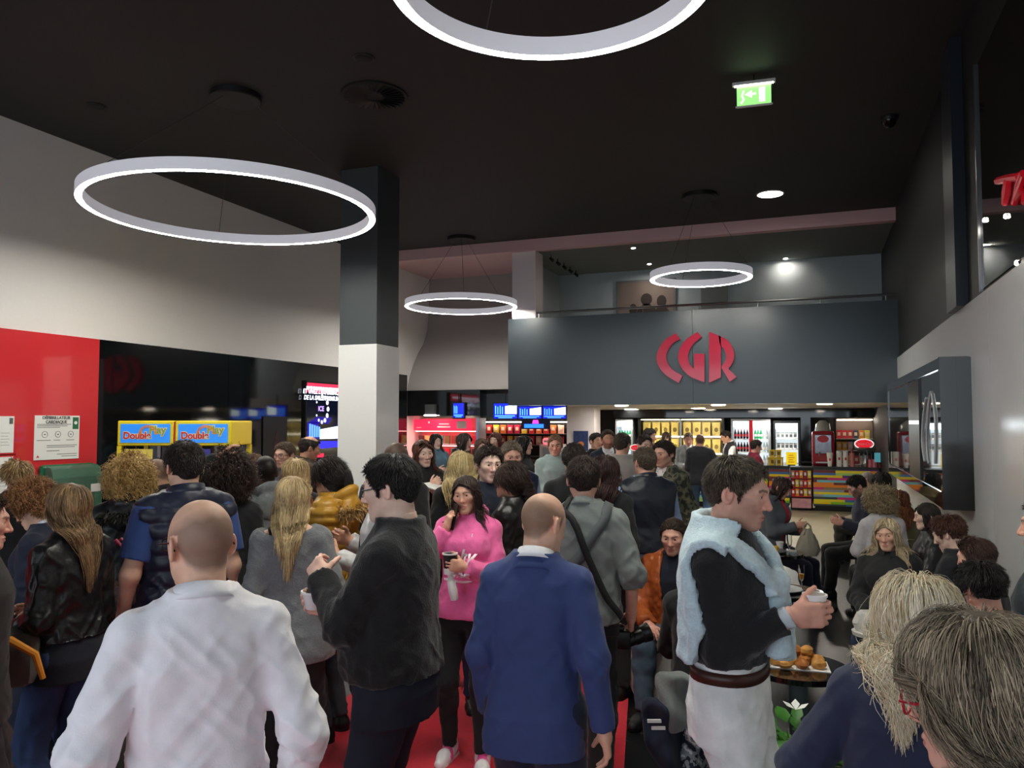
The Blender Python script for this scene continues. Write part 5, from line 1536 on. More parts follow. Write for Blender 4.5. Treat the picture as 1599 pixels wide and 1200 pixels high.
sg = oval(.20, .115, -.12, (-.03, .50), mat('sign_white', (240, 236, 236), rough=.4, emit=(240, 236, 236), estr=.35), 'sign', t)
oval(.175, .092, -.128, (-.03, .50), mat('sign_red', (214, 24, 44), rough=.4, emit=(214, 24, 44), estr=.35), 'red_oval', sg)
text('lettering', 'Coca-Cola', .085, M_paper, (-.03, -.131, .50), ROT_Y, sg, shear=.25)
t = thing('cup_cluster', 'rose pink upturned cups beside the till screen', 'cup', (1.22, 18.72, .98))
for k in range(3): MB().lathe([(0, .17), (.045, .17), (.06, 0), (0, 0)], (-.08 + .075 * k, 0, 0), 14).build('cup', mat('cup_rose', (190, 96, 112), rough=.4), t, True)
t = thing('till_screen', 'small teal till screen at the counter end by the showcase', 'screen', (1.27, 18.55, .98)); box('display', (-.06, 0, .12), (.06, .02, .32), mat('till_teal', (70, 130, 140), emit=(60, 120, 130), estr=.4), t); MB().tube([(0, .01, .12), (0, .03, 0)], .015, 6).build('stem', M_black, t)
# sweets wall behind the right counter
t = thing('sweets_wall', 'lit back wall shelving of sweets behind the cups', 'shelving', (.62, 20.7, 0))
box('back', (-.1, .2, 0), (.72, .26, 2.05), mat('shelf_back', (90, 76, 70), rough=.6), t)
for z in (.95, 1.28, 1.56): box('shelf', (-.1, -.05, z - .02), (.72, .2, z), M_white, t)
box('light_strip', (-.08, -.06, 2.0), (.70, -.02, 2.02), mat('shelf_light', (255, 244, 230), emit=(255, 240, 220), estr=14), t)
nms = ('first', 'second', 'third', 'fourth', 'fifth', 'sixth')
for r_i, z in enumerate((1.56, 1.28, .95)):
    for c_i in range(6):
        col, nm = ([(206, 40, 56), (206, 40, 56), (190, 50, 50), (60, 66, 90), (230, 150, 40), (232, 214, 90)], [(236, 176, 20), (230, 170, 24), (214, 190, 200), (90, 120, 110), (230, 120, 40), (210, 40, 60)], [(236, 176, 20), (226, 130, 30), (236, 176, 20), (200, 60, 60), (230, 226, 220), (190, 60, 90)])[r_i][c_i], None
        t = pouch('snack_bag', .115, .20, .06, mat('bag_%02x%02x%02x' % col, col, rough=.35), mat('bag_label_cream', (236, 216, 190), rough=.5))
        t.location = (.58 + .125 * c_i, 20.72, z)
        tag(t, 'coloured snack bag on the %s shelf of the sweets wall, %s from the slush machine' % (('top', 'middle', 'bottom')[r_i], nms[c_i]), None, 'snack bags on the sweets wall')

# left part of the bar: menu screens and snack shelves
def menu(label, x0, x1, z0, z1, y, half):
    t = thing('menu_screen', label, 'screen', (x0, y, z0)); w, h = x1 - x0, z1 - z0
    box('housing', (-.02, .01, -.03), (w + .02, .06, h + .02), M_black, t)
    box('display', (0, 0, 0), (w, .012, h), mat('menu_blue', (16, 30, 190), rough=.2, emit=(14, 30, 214), estr=.8), t)
    b = MB()
    for k in range(4): b.box((w * (.06 + .10 * k), -.003, h * .28), (w * (.10 + .10 * k), 0, h * (.85 - .06 * (k % 2))))
    b.build('blue_columns', mat('menu_sky', (90, 170, 255), emit=(80, 160, 255), estr=.9), t)
    if half: MB().poly([(w * .5, -.004, h * .30), (w, -.004, h * .30), (w, -.004, h * .95), (w * .5, -.004, h * .82)], (0, 1, 0), .004).build('white_page', mat('menu_white', (235, 245, 245), emit=(228, 244, 244), estr=1.05), t)
    b = MB(); b.box((w * .05, -.003, h * .14), (w * .92, 0, h * .2)); b.box((w * .2, -.003, h * .03), (w * .8, 0, h * .08)); b.build('text_lines', mat('menu_sky'), t)
    MB().tube([(w / 2, .03, h), (w / 2, .03, 2.6 - z0)], .015, 6).build('hanger', M_black, t)
    return t
z0, z1 = 2.03, 2.30
menu('blue menu screen with white page, left of three under the navy panel', -6.21, -5.70, z0, z1 + .04, 15.2, True)
menu('blue menu screen with white page, middle of three under the navy panel', -5.66, -5.17, z0, 2.27, 15.2, True)
menu('blue menu screen with white page, right of three by the pillar', -5.13, -4.65, z0, 2.27, 15.2, True)
menu('small all-blue menu screen left of the others, over the passage', -7.62, -7.36, 2.06, 2.38, 16.22, False)
t = thing('snack_shelves', 'black shelving of colourful snack packets left of white pillar', 'shelving', (-8.7, 19.9, 0))
box('back', (0, .4, 0), (2.9, .46, 2.2), M_black, t)
for z in (1.05, 1.35, 1.65): box('shelf', (0, 0, z - .02), (2.9, .4, z), mat('shelf_grey', (120, 120, 120), rough=.4), t)
box('light_strip', (.1, -.02, 1.95), (2.8, .02, 1.965), mat('shelf_light'), t)
r_ = np.random.default_rng(11)
P2 = [((206, 44, 50), 'red'), ((232, 140, 40), 'orange'), ((226, 110, 60), 'coral'), ((196, 40, 70), 'crimson'), ((236, 190, 60), 'yellow'), ((236, 180, 160), 'pale pink')]
nth = ('first', 'second', 'third', 'fourth', 'fifth', 'sixth', 'seventh', 'eighth', 'ninth', 'tenth', 'eleventh', 'twelfth')
for r_i, z in enumerate((1.65, 1.35)):
    for c_i in range(12):
        col, nm = P2[int(r_.integers(6))]
        t = pouch('snack_packet', .15, .23, .08, mat('snack_' + nm.replace(' ', '_'), col, rough=.4), mat('bag_label_cream'))
        t.location = (-8.5 + .205 * c_i, 19.95, z)
        tag(t, '%s snack packet on the %s of the black shelving, %s along' % (nm, ('upper shelf', 'lower shelf')[r_i], nth[c_i]), None, 'snack packets on the black shelving')
t = thing('hot_drinks_machine', 'white countertop machine with red lit top by the pillar', 'drinks machine', (-6.15, 18.8, .98))
box('body', (-.3, 0, 0), (.3, .45, .42), M_white, t, .03); MB().box((-.2, -.06, .42), (.2, .3, .58), .05).build('lit_top', mat('lit_red_white', (240, 120, 130), emit=(240, 110, 120), estr=.6), t)
box('lettering_band', (-.16, -.065, .47), (.16, -.06, .52), M_paper, t); box('front_panel', (-.2, -.01, .06), (.2, 0, .34), M_chrome, t)
t = thing('drink_sign', 'small oval red and white drink sign by the left fridge', 'sign', (-4.0, 18.85, 1.22)); oval(.15, .08, 0, (0, .12), mat('sign_white'), 'plate', t); oval(.13, .065, -.008, (0, .12), mat('sign_red'), 'red_oval', t); MB().tube([(0, .02, .05), (0, .02, -.24)], .015, 6).build('stem', M_black, t)
text('lettering', 'Coca-Cola', .06, M_paper, (0, -.011, .12), ROT_Y, t, shear=.25)
t = thing('event_poster', 'small blue and orange poster on the white pillar', 'poster', (-4.56, 15.995, 1.35)); box('sheet', (-.16, -.012, 0), (.16, 0, .42), mat('poster_navy', (40, 56, 100), rough=.5, noise=.4, nscale=14), t)
MB().poly([(.07 * math.cos(a), -.015, .14 + .06 * math.sin(a)) for a in np.linspace(0, 6.2832, 17)[:-1]], (0, 1, 0), .003).build('orange_print', mat('poster_orange', (206, 120, 60), rough=.5), t)
t = thing('neon_sign', 'small magenta and blue glowing sign under the menu screens', 'sign', (-6.13, 17.6, 1.82))
MB().poly([(-.08, 0, .10), (.08, 0, .10), (.03, 0, .32), (-.03, 0, .32)], (0, 1, 0), .02).build('magenta_cone', mat('neon_magenta', (230, 60, 180), emit=(226, 60, 176), estr=1.0), t)
box('blue_base', (-.28, 0, 0), (.2, .02, .09), mat('neon_blue', (40, 110, 255), emit=(40, 110, 255), estr=1.0), t)
box('back_plate', (-.36, .02, -.03), (.36, .04, .36), mat('neon_plate', (24, 26, 60), rough=.3), t); MB().tube([(0, .03, .36), (0, .03, .735)], .01, 6).build('hanger', M_black, t)
# pink lit shelves of the left passage
t = thing('gift_shelves', 'pink lit gift shelves with red header in the passage', 'shelving', (XL + .05, 16.55, 0))
M_pkl = mat('pink_light', (255, 190, 190), emit=(255, 150, 150), estr=7)
box('back', (0, .4, 0), (1.65, .45, 2.05), mat('shelf_rose', (206, 130, 130), rough=.6), t); box('side', (1.6, 0, 0), (1.66, .45, 2.05), M_chrome, t)
hd = box('header', (0, .0, 1.77), (1.48, .05, 2.02), mat('header_red', (214, 40, 74), rough=.4, emit=(214, 36, 70), estr=.55), t)
b = MB(); b.box((.62, -.004, 1.83), (.95, 0, 1.86)); b.box((.66, -.004, 1.90), (.92, 0, 1.925)); b.box((.38, -.004, 1.93), (.42, 0, 1.97)); b.box((.08, -.004, 1.82), (.2, 0, 1.835)); b.build('lettering', M_paper, hd)
box('stamp', (1.12, -.004, 1.81), (1.36, 0, 1.98), mat('header_cream', (232, 200, 196), rough=.5), hd)
for z in (.55, .85, 1.15, 1.45): box('shelf', (0, .05, z - .02), (1.6, .4, z), M_white, t)
box('light_strip', (.02, .06, 1.735), (1.55, .10, 1.75), M_pkl, t); box('light_strip', (.02, .06, 1.40), (1.55, .08, 1.41), M_pkl, t)
for r_i, z in enumerate((1.45, 1.15, .85)):
    for c_i in range(9):
        col, nm = [((90, 50, 52), 'dark red'), ((150, 60, 50), 'brick red'), ((120, 100, 60), 'olive'), ((70, 180, 170), 'turquoise'), ((196, 40, 50), 'red'), ((224, 190, 120), 'cream')][(c_i * 5 + r_i * 2) % 6]
        t = pouch('gift_packet', .12, .19, .05, mat('gift_' + nm.replace(' ', '_'), col, rough=.5), None)
        t.location = (XL + .17 + .172 * c_i, 16.68, z)
        tag(t, '%s packet on the %s pink lit shelf, %s from the wall' % (nm, ('upper', 'middle', 'lower')[r_i], nth[c_i]), None, 'packets on the pink lit shelves')
t = thing('ceiling_projector', 'small grey box hanging on the black header in the passage', 'speaker', (-8.2, 16.27, 2.12)); box('body', (-.12, -.1, 0), (.12, .03, .24), mat('grey_plastic', (70, 72, 74), rough=.5), t, .01); box('lit_edge', (-.13, -.11, -.02), (.13, .0, 0), M_lamp, t)
# ------------------------------------------------------------------ people
SK = (222, 176, 150); SK2 = (206, 156, 128); SKR = (216, 166, 146); SKD = (84, 56, 44); SKP = (232, 196, 176)
BK = (20, 21, 23); NV = (26, 32, 50)
DENIM = (48, 62, 92)
def A(w, f=None, p=(-1, 0, 0), h='relax', pole=None):
    d = dict(w=w, p=p, h=h)
    if f is not None: d['f'] = f
    if pole is not None: d['pole'] = pole
    return d
CUP = A((-.06, .27, -.20), (-.35, .9, .15), (-.9, -.35, 0), 'cup', (.2, -.3, -1))
FRONT = A((-.10, .22, -.30), (-.7, .7, .1), (-.6, -.7, 0), 'relax', (.3, -.3, -1))
LAP = A((-.04, .30, -.34), (-.5, .85, -.1), (-.2, -.1, -1), 'relax', (.5, -.3, -.6))
DOWN = A((.055, .04, -.515), None, (-1, 0, 0), 'relax', (.25, -1, -.2))
PHONE = A((-.04, .14, .06), (-.1, .1, 1), (-.95, .1, 0), 'phone', (.5, .3, -1))
def arms(Rr=None, L=None): return {'R': Rr or DOWN, 'L': L or DOWN}
def top(name, col, kind='cotton', **k): return dict(name=name, col=col, kind=kind, **k)
def jeans(col=DENIM, **k): return dict(col=col, kind='denim', name='jeans', **k)
def trous(col=BK, **k): return dict(col=col, kind='cotton', name='trousers', **k)
SHB = dict(col=(22, 22, 24), sole=(16, 16, 16))
def short(col=(48, 36, 28), **k): return dict(style='short', col=col, **k)

# --- foreground
person('bald person with glasses in a white shirt, back turned, nearest on the left side', 311, 775, 2.15, 180,
       dict(build=.98, belly=.01, head=(27, 4, 0), arms=arms(A((.09, .04, -.50), pole=(.5, -.8, 0)), A((.10, .04, -.50), pole=(.5, -.8, 0)))), SK,
       dict(style='buzz', col=(104, 84, 72), bald=.062, shade=.75), [top('shirt', (240, 238, 242), 'cotton', collar='shirt', hem=.84, amp=.013, off=.016)], trous((30, 34, 46)), SHB, glasses=dict(col=(25, 25, 28)), key='white')
f = person('blonde person in off-shoulder grey sweater and black leggings, seen from behind', 457, 743, 4.2, 172,
       dict(fem=True, head=(6, 6, 0), arms=arms(A((.07, .16, -.40), (0, .6, -.8), (-1, 0, 0), 'fist'), DOWN)), SK,
       dict(style='long', col=(146, 116, 76), colb=(226, 200, 150), L=.38, vol=.014, g=.34, curl=.001), [top('sweater', (112, 114, 115), 'knit', neck='off', hem=.76, off=.022, flare=.10, blouse=.02, amp=.013)],
       trous(BK, wide=0, cut=.90), dict(col=(198, 180, 160), sole=(220, 214, 200)), key='sweater',
       extra=lambda f, P: addstrap(f, P, 'bra_strap', [f.tw((-.10, .09, 1.36)), f.tw((-.105, -.01, 1.435)), f.tw((-.075, -.10, 1.36)), f.tw((-.06, -.11, 1.27))], .012, mat('black_strap', (14, 14, 15), rough=.6), surf=lambda p: f.torso(p, -.002), lift=.003))
person('person in a black jumper and glasses, in profile, eating from a small tub', 609, 709, 3.1, -112,
       dict(build=1.13, belly=.03, head=(2, 8, 0), arms=arms(A((-.16, .27, -.23), (-.4, .85, .2), (-.7, -.4, .5), 'cup', (.3, -.3, -1)), A((-.14, .30, -.12), (-.5, .6, .5), (-.5, -.5, -.5), 'pinch', (.5, -.1, -1)))), SKP,
       dict(style='short', col=(24, 22, 22), colb=(52, 48, 46), L=.042, vol=.010), [top('jumper', (27, 28, 29), 'knit', collar='crew', hem=.95, off=.018, amp=.012)], jeans((28, 34, 48)), dict(col=(20, 20, 22), sole=(225, 225, 225)), glasses=dict(col=(70, 78, 84), metal=.6), key='eater', beard=.12)
def hoodie_print(f, P):
    M_pr = mat('hoodie_print_white', (246, 226, 232), rough=.7)
    for body, x, z, sz in (('hy', .03, 1.245, .105), ('Clas', -.03, 1.145, .105)):
        o = text('print', body, sz, M_pr, (0, 0, 0), Matrix.Identity(3), None, extrude=0, shear=.3, bold=.003)
        V = np.array([v.co for v in o.data.vertices]); q = np.stack([x * -1 - V[:, 0], V[:, 1] * 0 + .30, z + V[:, 1]], 1)
        q = np.array([f.tw(a) for a in q]); dirn = f.Rt @ np.array([0, -1., 0])
        for _ in range(40):
            d = f.outer(q); q = q + dirn * np.clip(d - .014, 0, .02)[:, None]
        for v, a in zip(o.data.vertices, q * f.s): v.co = a
        o.parent = P
    V, Q = ribbon([f.tw((.12, .13, 1.10)), f.tw((0, .15, 1.085)), f.tw((-.06, .15, 1.095))], f.outer, .014, lift=.014, n=14)
    npmesh('print', V * f.s, Q, M_pr, P)
    for sx in (-.05, .05):
        MB().tube([Vector(f.tw((sx, .07, 1.42)) * f.s), Vector(f.tw((sx * 1.1, .14, 1.34)) * f.s), Vector(f.tw((sx * 1.15, .155, 1.22)) * f.s)], .005, 6).build('drawstring', M_white, P, True)
person('person in pink hoodie with white lettering, phoning and holding a coffee cup', 728, 742, 4.7, -14,
       dict(fem=True, head=(-4, 2, 5), lean=0, arms=arms(A((-.03, .13, .015), (-.25, .0, 1), (-.75, -.5, 0), 'phone', (.6, .3, -1)), A((-.11, .24, -.19), (-.85, .5, .2), (-.4, -.9, 0), 'cup', (.5, -.2, -1))), legs={'R': dict(a=(.10, .05, .085), t=(.1, 1, 0)), 'L': dict(a=(.13, .16, .085), t=(.2, 1, 0))}), (216, 168, 142),
       dict(style='long', col=(36, 27, 24), colb=(70, 50, 42), L=.26, vol=.006, g=.2, frame=.066, part=.02), [top('hoodie', (242, 110, 168), 'fleece', collar='hood', hem=.86, off=.022, blouse=.02, amp=.012)],
       trous((16, 16, 18), wide=0), dict(col=(226, 222, 220), sole=(224, 222, 218), acc=(238, 84, 150)), key='pink', extra=hoodie_print, lips=(190, 100, 100))
person('balding person in a bright navy suit seen from behind, walking up the carpet', 850, 768, 3.05, 166,
       dict(build=.97, head=(-30, 14, 0), lean=3, arms=arms(A((.11, -.04, -.52), None, (-1, -.2, 0), 'relax', (.4, -1, 0)), A((.04, .04, -.52))), legs={'R': dict(a=(.10, -.12, .1)), 'L': dict(a=(.10, .16, .085))}), SK,
       dict(style='buzz', col=(112, 90, 72), bald=.07, shade=.78), [top('shirt', (238, 238, 240), hem=1.2, collar='shirt', off=.004, sleeve='elbow'), top('suit_jacket', (50, 66, 116), 'suit', hem=.76, off=.018, collar='fall', open=(1.46, 1.12, .07, 0), flare=.03, amp=.009)], trous((28, 34, 58), kind='suit') if 0 else dict(col=(28, 34, 58), kind='suit', name='trousers', wide=.03, off=.02), SHB, key='suit')
M_gstrap = mat('grey_webbing', (84, 88, 90), rough=.8); M_bstrap = mat('black_webbing', (18, 18, 20), rough=.7)
def photog(f, P):
    addstrap(f, P, 'shoulder_strap', [f.tw((.11, .12, 1.30)), f.tw((.115, .0, 1.44)), f.tw((.09, -.10, 1.38)), f.tw((-.02, -.15, 1.20)), f.tw((-.12, -.13, 1.05)), f.tw((-.19, -.03, .95))], .052, M_gstrap, lift=.010)
    addstrap(f, P, 'camera_strap', [f.tw((-.07, .12, 1.34)), f.tw((-.08, .0, 1.455)), f.tw((-.03, -.11, 1.38)), f.tw((.03, -.15, 1.22)), f.tw((.12, -.15, 1.02)), f.tw((.19, -.10, .90))], .036, M_bstrap, lift=.018)
person('person with cameras in a grey rolled-sleeve shirt, seen from behind', 911, 713, 4.4, 176,
       dict(build=1.02, belly=.02, head=(4, 4, 0), arms=arms(A((.09, .06, -.50), None, (-.6, .2, -.6), 'grip', (.6, -.8, 0)), A((-.02, .28, -.25), (-.4, .9, 0))), legs={'R': dict(a=(.09, -.16, .10), t=(.15, 1, -.2)), 'L': dict(a=(.12, .12, .085))}), SKR,
       dict(style='short', col=(42, 32, 27), colb=(64, 48, 40), L=.04, vol=.012), [top('shirt', (120, 126, 124), 'cotton', collar='shirt', hem=.86, off=.022, sleeve='roll', cuff=.010, amp=.013)], trous(BK, wide=.012), SHB, key='photog', extra=photog)
def scarfman(f, P):
    M_sc = fabric((190, 212, 220), 'knit')
    s = f.s
    def fsc(p):
        q = f.tl(p)
        r = np.abs(f.outer(p) - .020) - .014
        sh = np.maximum(np.maximum(q[:, 1] - .045 + (1.44 - q[:, 2]) * .30, 1.06 - q[:, 2]), np.abs(q[:, 0]) - .215)
        fr = np.maximum(np.maximum(1.28 - q[:, 2] + np.abs(q[:, 0]) * 0, q[:, 1] - .2), np.abs(q[:, 0]) - .2)
        vee = np.abs(q[:, 0]) - .055 - np.clip(q[:, 2] - 1.30, 0, 1) * .35
        fr = np.maximum(fr, np.abs(np.abs(q[:, 0]) - (.03 + np.clip(q[:, 2] - 1.31, 0, .2) * .85)) - .052)
        r2 = np.maximum(r, np.minimum(sh, fr))
        r2 = smax(r2, -ell(q, (0, .010, 1.545), (.098, .105, .105)), .01)
        kn = ell(q, (0, .158, 1.315), (.046, .034, .040))
        t1 = np.maximum(rc(q, (.01, .160, 1.31), (.045, .165, 1.08), .030, .042), 1.09 - q[:, 2]); t2 = np.maximum(rc(q, (-.01, .160, 1.31), (-.045, .165, 1.05), .028, .040), 1.06 - q[:, 2])
        return smin(r2, smin(kn, np.minimum(t1, t2), .02), .02)
    c = f.tw((0, 0, 1.2)); V, Q, Nv = surfnet(fsc, c - (.42, .36, .33), c + (.42, .36, .34), .0095)
    V = wrinkle(V, Nv, f, .014, 'knit', f.tl(V), 41)
    npmesh('draped_sweater', V * s, Q, M_sc, P)
    V, Q = band(f, .17, .168, 1.035, 1.075, 1.035, 1.075, .2, th=.006)
    q = f.tl(V); ang = np.arctan2(q[:, 1], q[:, 0]); fb = f.pants
    out = []
    for a, z in zip(ang, q[:, 2]):
        dirv = np.array([math.cos(a), math.sin(a), 0]); r = .08
        for _ in range(30): r += max(.0, -float(fb(f.tw(dirv * r + (0, 0, min(z, 1.035)))[None])[0])) * .8
        out.append(dirv * r)
    out = np.array(out); layer = np.tile([0.004, .004, .010, .010], len(q) // 4)[:, None]
    V2 = np.array([f.tw((o[0] * (1 + l[0] * 7), o[1] * (1 + l[0] * 7), z - .035)) for o, l, z in zip(out, layer, q[:, 2])])
    npmesh('belt', V2 * s, Q, mat('brown_belt', (62, 34, 26), rough=.4), P)
person('person in black jumper with pale blue sweater knotted over the shoulders', 1152, 711, 2.85, 76,
       dict(build=1.0, head=(2, 8, 0), arms=arms(A((-.07, .235, -.15), (-.35, .9, .05), (-.9, -.3, 0), 'cup', (.15, -.5, -1)), A((.0, .02, -.52)))), SKR,
       dict(style='short', col=(52, 44, 36), colb=(104, 92, 78), L=.034, vol=.009, flow=(0, .3, 0)), [top('shirt', (186, 194, 200), hem=1.2, off=.004, sleeve='long'), top('jumper', (24, 25, 28), 'knit', hem=1.062, off=.013, neck='crew', amp=.008, sleeve='cuff')], dict(col=(232, 234, 232), kind='denim', name='white_trousers', amp=.013, waist=1.06), SHB, beard=.3, key='scarf', extra=scarfman)
person('person with wavy blonde hair in a navy blazer, back turned, lower right', 1436, 903, 2.0, 166,
       dict(fem=True, head=(-10, 16, -6), lean=6, side=2, arms=arms(CUP, A((.06, .12, -.42), (-.2, .9, -.2), (-1, 0, 0), 'relax', (.7, -.6, 0)))), SK,
       dict(style='long', col=(210, 186, 140), colb=(255, 246, 222), L=.31, vol=.032, curl=.008, freq=1.6, g=.26, dens=1.2, tuck=.35), [top('blouse', (225, 225, 225), hem=1.25, off=.004, sleeve='none'), top('blazer', (30, 38, 66), 'suit', hem=.80, off=.024, collar='fall', open=(1.46, 1.15, .06, 0), amp=.010)], trous((30, 32, 44)), SHB, key='blazer')
person('person with tousled grey-brown hair and red glasses, nearest in the lower right corner', 1524, 957, 1.17, -114,
       dict(fem=True, head=(6, 12, 0)), SKR,
       dict(style='long', col=(62, 52, 42), colb=(186, 168, 140), L=.22, vol=.020, curl=.004, g=.18, part=.0, tuck=.4, frame=.072, back=.30), [top('jacket', (44, 46, 52), 'fleece', collar='stand', hem=.85, off=.02)], trous(BK), SHB, glasses=dict(col=(170, 30, 50), z=-.005))

# --- left group
person('person with long light brown hair, black leather jacket and blue jeans', 106, 754, 3.75, -140,
       dict(fem=True, head=(0, 4, 0), arms=arms(FRONT, A((.0, .20, -.36), (-.5, .8, -.1), (-.8, -.2, 0)))), SK,
       dict(style='long', col=(92, 68, 46), colb=(176, 142, 100), L=.36, vol=.014, tuck=.28, g=.32, curl=.003), [top('blouse', (18, 22, 34), 'cotton', hem=.80, off=.010, sleeve='none', flare=.03), top('leather_jacket', (26, 26, 27), 'leather', hem=.99, off=.024, collar='fall', amp=.016)], jeans((44, 62, 98)), SHB)
person('person with short ginger hair in a navy blazer, looking down, left edge', 50, 761, 4.3, -118,
       dict(fem=True, head=(0, 26, 0), lean=8, arms=arms(FRONT, CUP)), SK,
       dict(style='curly', col=(118, 74, 42), colb=(186, 132, 84), L=.07, vol=.02, curl=.008, lift=.3), [top('shirt', (226, 228, 232), hem=1.2, collar='shirt', off=.006), top('blazer', (24, 30, 50), 'suit', hem=.80, off=.024, amp=.012, open=(1.46, 1.2, .07, 0))], trous(NV), SHB)
person('blonde short-haired person in black standing against the red wall', 26, 721, 6.0, -165,
       dict(fem=True, head=(0, 4, 0)), SK, dict(style='short', col=(140, 104, 66), colb=(206, 172, 122), L=.09, vol=.03), [top('coat', (22, 22, 24), hem=.72, off=.026)], trous(BK), SHB)
person('person in dark coat cut by the left picture edge, facing into the crowd', -30, 768, 3.2, 88,
       dict(head=(0, 4, 0), arms=arms(A((.0, -.02, -.52)), DOWN)), SKR, short((60, 44, 34)), [top('coat', (34, 32, 31), 'suit', hem=.80, off=.03, collar='stand')], trous((40, 38, 38)), SHB)
person('person with curly golden hair in a black parka with fur-edged hood', 203, 724, 5.1, 176,
       dict(fem=True, head=(0, 0, 0), build=1.1), SK, dict(style='curly', col=(168, 124, 66), colb=(236, 200, 134), L=.11, vol=.03, lift=.5, dens=1.2), [top('parka', (24, 26, 28), 'puffer', hem=.70, off=.034, collar='fur', fcol=(52, 50, 46))], trous(BK), SHB)
person('person in a quilted navy gilet over a blue t-shirt, dark short hair', 287, 689, 4.2, -162,
       dict(build=1.12, head=(4, 2, 0), arms=arms(DOWN, A((.08, .10, -.49), pole=(.5, -1, 0)))), SK, dict(style='short', col=(34, 28, 26), colb=(60, 52, 46), L=.035, vol=.012), [top('t_shirt', (44, 68, 124), 'cotton', hem=1.1, off=.012, sleeve='short', soff=.022), top('gilet', (30, 34, 52), 'puffer', hem=.86, off=.030, sleeve='none', collar='stand', quilt=.075, puff=.010)], jeans((40, 46, 62)), SHB)
person('person with shaved greying hair looking down beside the crane machines', 243, 716, 6.0, -128,
       dict(head=(0, 16, 0)), SK2, dict(style='buzz', col=(62, 52, 48), shade=.7), [top('jacket', (26, 27, 30), hem=.88, off=.024, collar='stand')], trous(BK), SHB)
person('person with bushy dark brown curls, head seen from behind', 356, 720, 5.0, 178,
       dict(fem=True, arms=arms(DOWN, A((-.09, .02, .36), (-.6, .1, .8), (-.4, 0, -1), 'relax', (1, .2, .3)))), SK, dict(style='curly', col=(36, 26, 22), colb=(74, 54, 44), L=.13, vol=.035, dens=1.2), [top('coat', (26, 27, 30), hem=.78, off=.028)], trous(BK), SHB, key='curls')
person('person with cropped black hair in a grey hooded sweatshirt', 413, 710, 5.55, -158,
       dict(head=(6, 2, 0)), SKD, dict(style='buzz', col=(14, 12, 12), shade=.92), [top('sweatshirt', (122, 128, 132), 'fleece', hem=.86, off=.024, collar='hood')], jeans((40, 44, 56)), SHB)
person('person with reddish short hair half hidden behind grey sweatshirt', 394, 709, 6.5, -128,
       dict(head=(0, 6, 0)), SK, dict(style='short', col=(98, 66, 46), colb=(134, 96, 70), L=.03), [top('jacket', (44, 40, 40), hem=.86, off=.022)], trous(BK), SHB)
person('person with glasses and brown hair looking left near the film poster', 444, 690, 7.7, -38,
       dict(head=(0, 6, 0)), SK, dict(style='short', col=(70, 52, 40), colb=(104, 80, 62), L=.04), [top('shirt', (70, 74, 84), collar='shirt', hem=.86)], trous(BK), SHB, glasses=dict(col=(60, 40, 36)))
person('person in a brown jacket with receding dark hair, before the lit screen', 484, 681, 8.3, 104,
       dict(head=(0, 14, 0)), SK2, dict(style='short', col=(38, 30, 28), colb=(60, 50, 44), L=.025, bald=.085, vol=.008), [top('jacket', (60, 46, 34), hem=.82, off=.024, collar='stand')], trous((46, 40, 36)), SHB)
person('straight blonde hair seen between the grey sweatshirt and mustard puffer', 462, 716, 6.0, 170,
       dict(fem=True), SK, dict(style='long', col=(176, 144, 94), colb=(234, 208, 158), L=.36, curl=.001, g=.3), [top('jacket', (54, 52, 54), hem=.82, off=.024)], trous(BK), SHB)
def badge(f, P):
    u = nrm(np.cross(f.el['L'] - f.sh['L'], (0, 1., 0))); u = u if u[0] < 0 else -u
    p = f.sh['L'] * .55 + f.el['L'] * .45; d = 0.0
    for _ in range(30): d += max(0.0, -float(f.outer((p + u * d)[None])[0])) * .8
    b = p + u * (d + .008); a1 = nrm(np.cross(u, (0, 0, 1.))); a2 = np.cross(u, a1)
    MB().poly([Vector((b + a1 * .028 * math.cos(a) + a2 * .028 * math.sin(a)) * f.s) for a in np.linspace(0, 6.283, 17)[:-1]], Vector(u), .008).build('arm_badge', M_black, P)
person('person with dark ponytail in a mustard puffer jacket with furry hood', 513, 714, 5.0, -118,
       dict(fem=True, head=(0, 10, 0), arms=arms(A((-.06, .20, -.02), (-.4, .3, .9), (-.6, -.6, 0), 'pinch', (.3, .2, -1)), CUP)), SK2, dict(style='pony', col=(22, 17, 16), colb=(52, 42, 38), L=.24, dens=1.3), [top('puffer_jacket', (184, 136, 46), 'puffer', hem=.80, off=.034, quilt=.055, puff=.014, collar='fur', fcol=(190, 152, 100))], jeans((70, 76, 84)), dict(col=(24, 24, 24)), key='mustard', extra=badge)
person('person in a white top with black bag strap, behind the black jumper', 598, 716, 4.6, -100,
       dict(head=(0, 6, 0), build=1.05, arms=arms(A((-.04, .26, -.14), (-.3, .8, .4), (-.8, -.2, 0), 'grip', (.2, -.3, -1)), CUP)), SK, short((40, 32, 30)), [top('sweatshirt', (226, 226, 226), 'fleece', hem=.92, off=.022, collar='crew')], trous((24, 26, 32), wide=.02), dict(col=(20, 90, 200), sole=(215, 215, 215), acc=(24, 40, 90)), key='whitetop',
       extra=lambda f, P: addstrap(f, P, 'bag_strap', [f.tw((.10, -.14, 1.20)), f.tw((.10, 0, 1.43)), f.tw((.02, .14, 1.25)), f.tw((-.14, .12, 1.0))], .03, M_bstrap, lift=.01))
person('person with cropped dark hair in black jacket behind the glasses wearer', 620, 689, 5.6, 150,
       dict(build=1.12), SK2, dict(style='buzz', col=(40, 34, 32), shade=.9), [top('jacket', (24, 25, 27), 'fleece', hem=.86, off=.028, collar='stand')], trous(BK), SHB)
M_pearl = mat('pearl_white', (240, 236, 228), rough=.2)
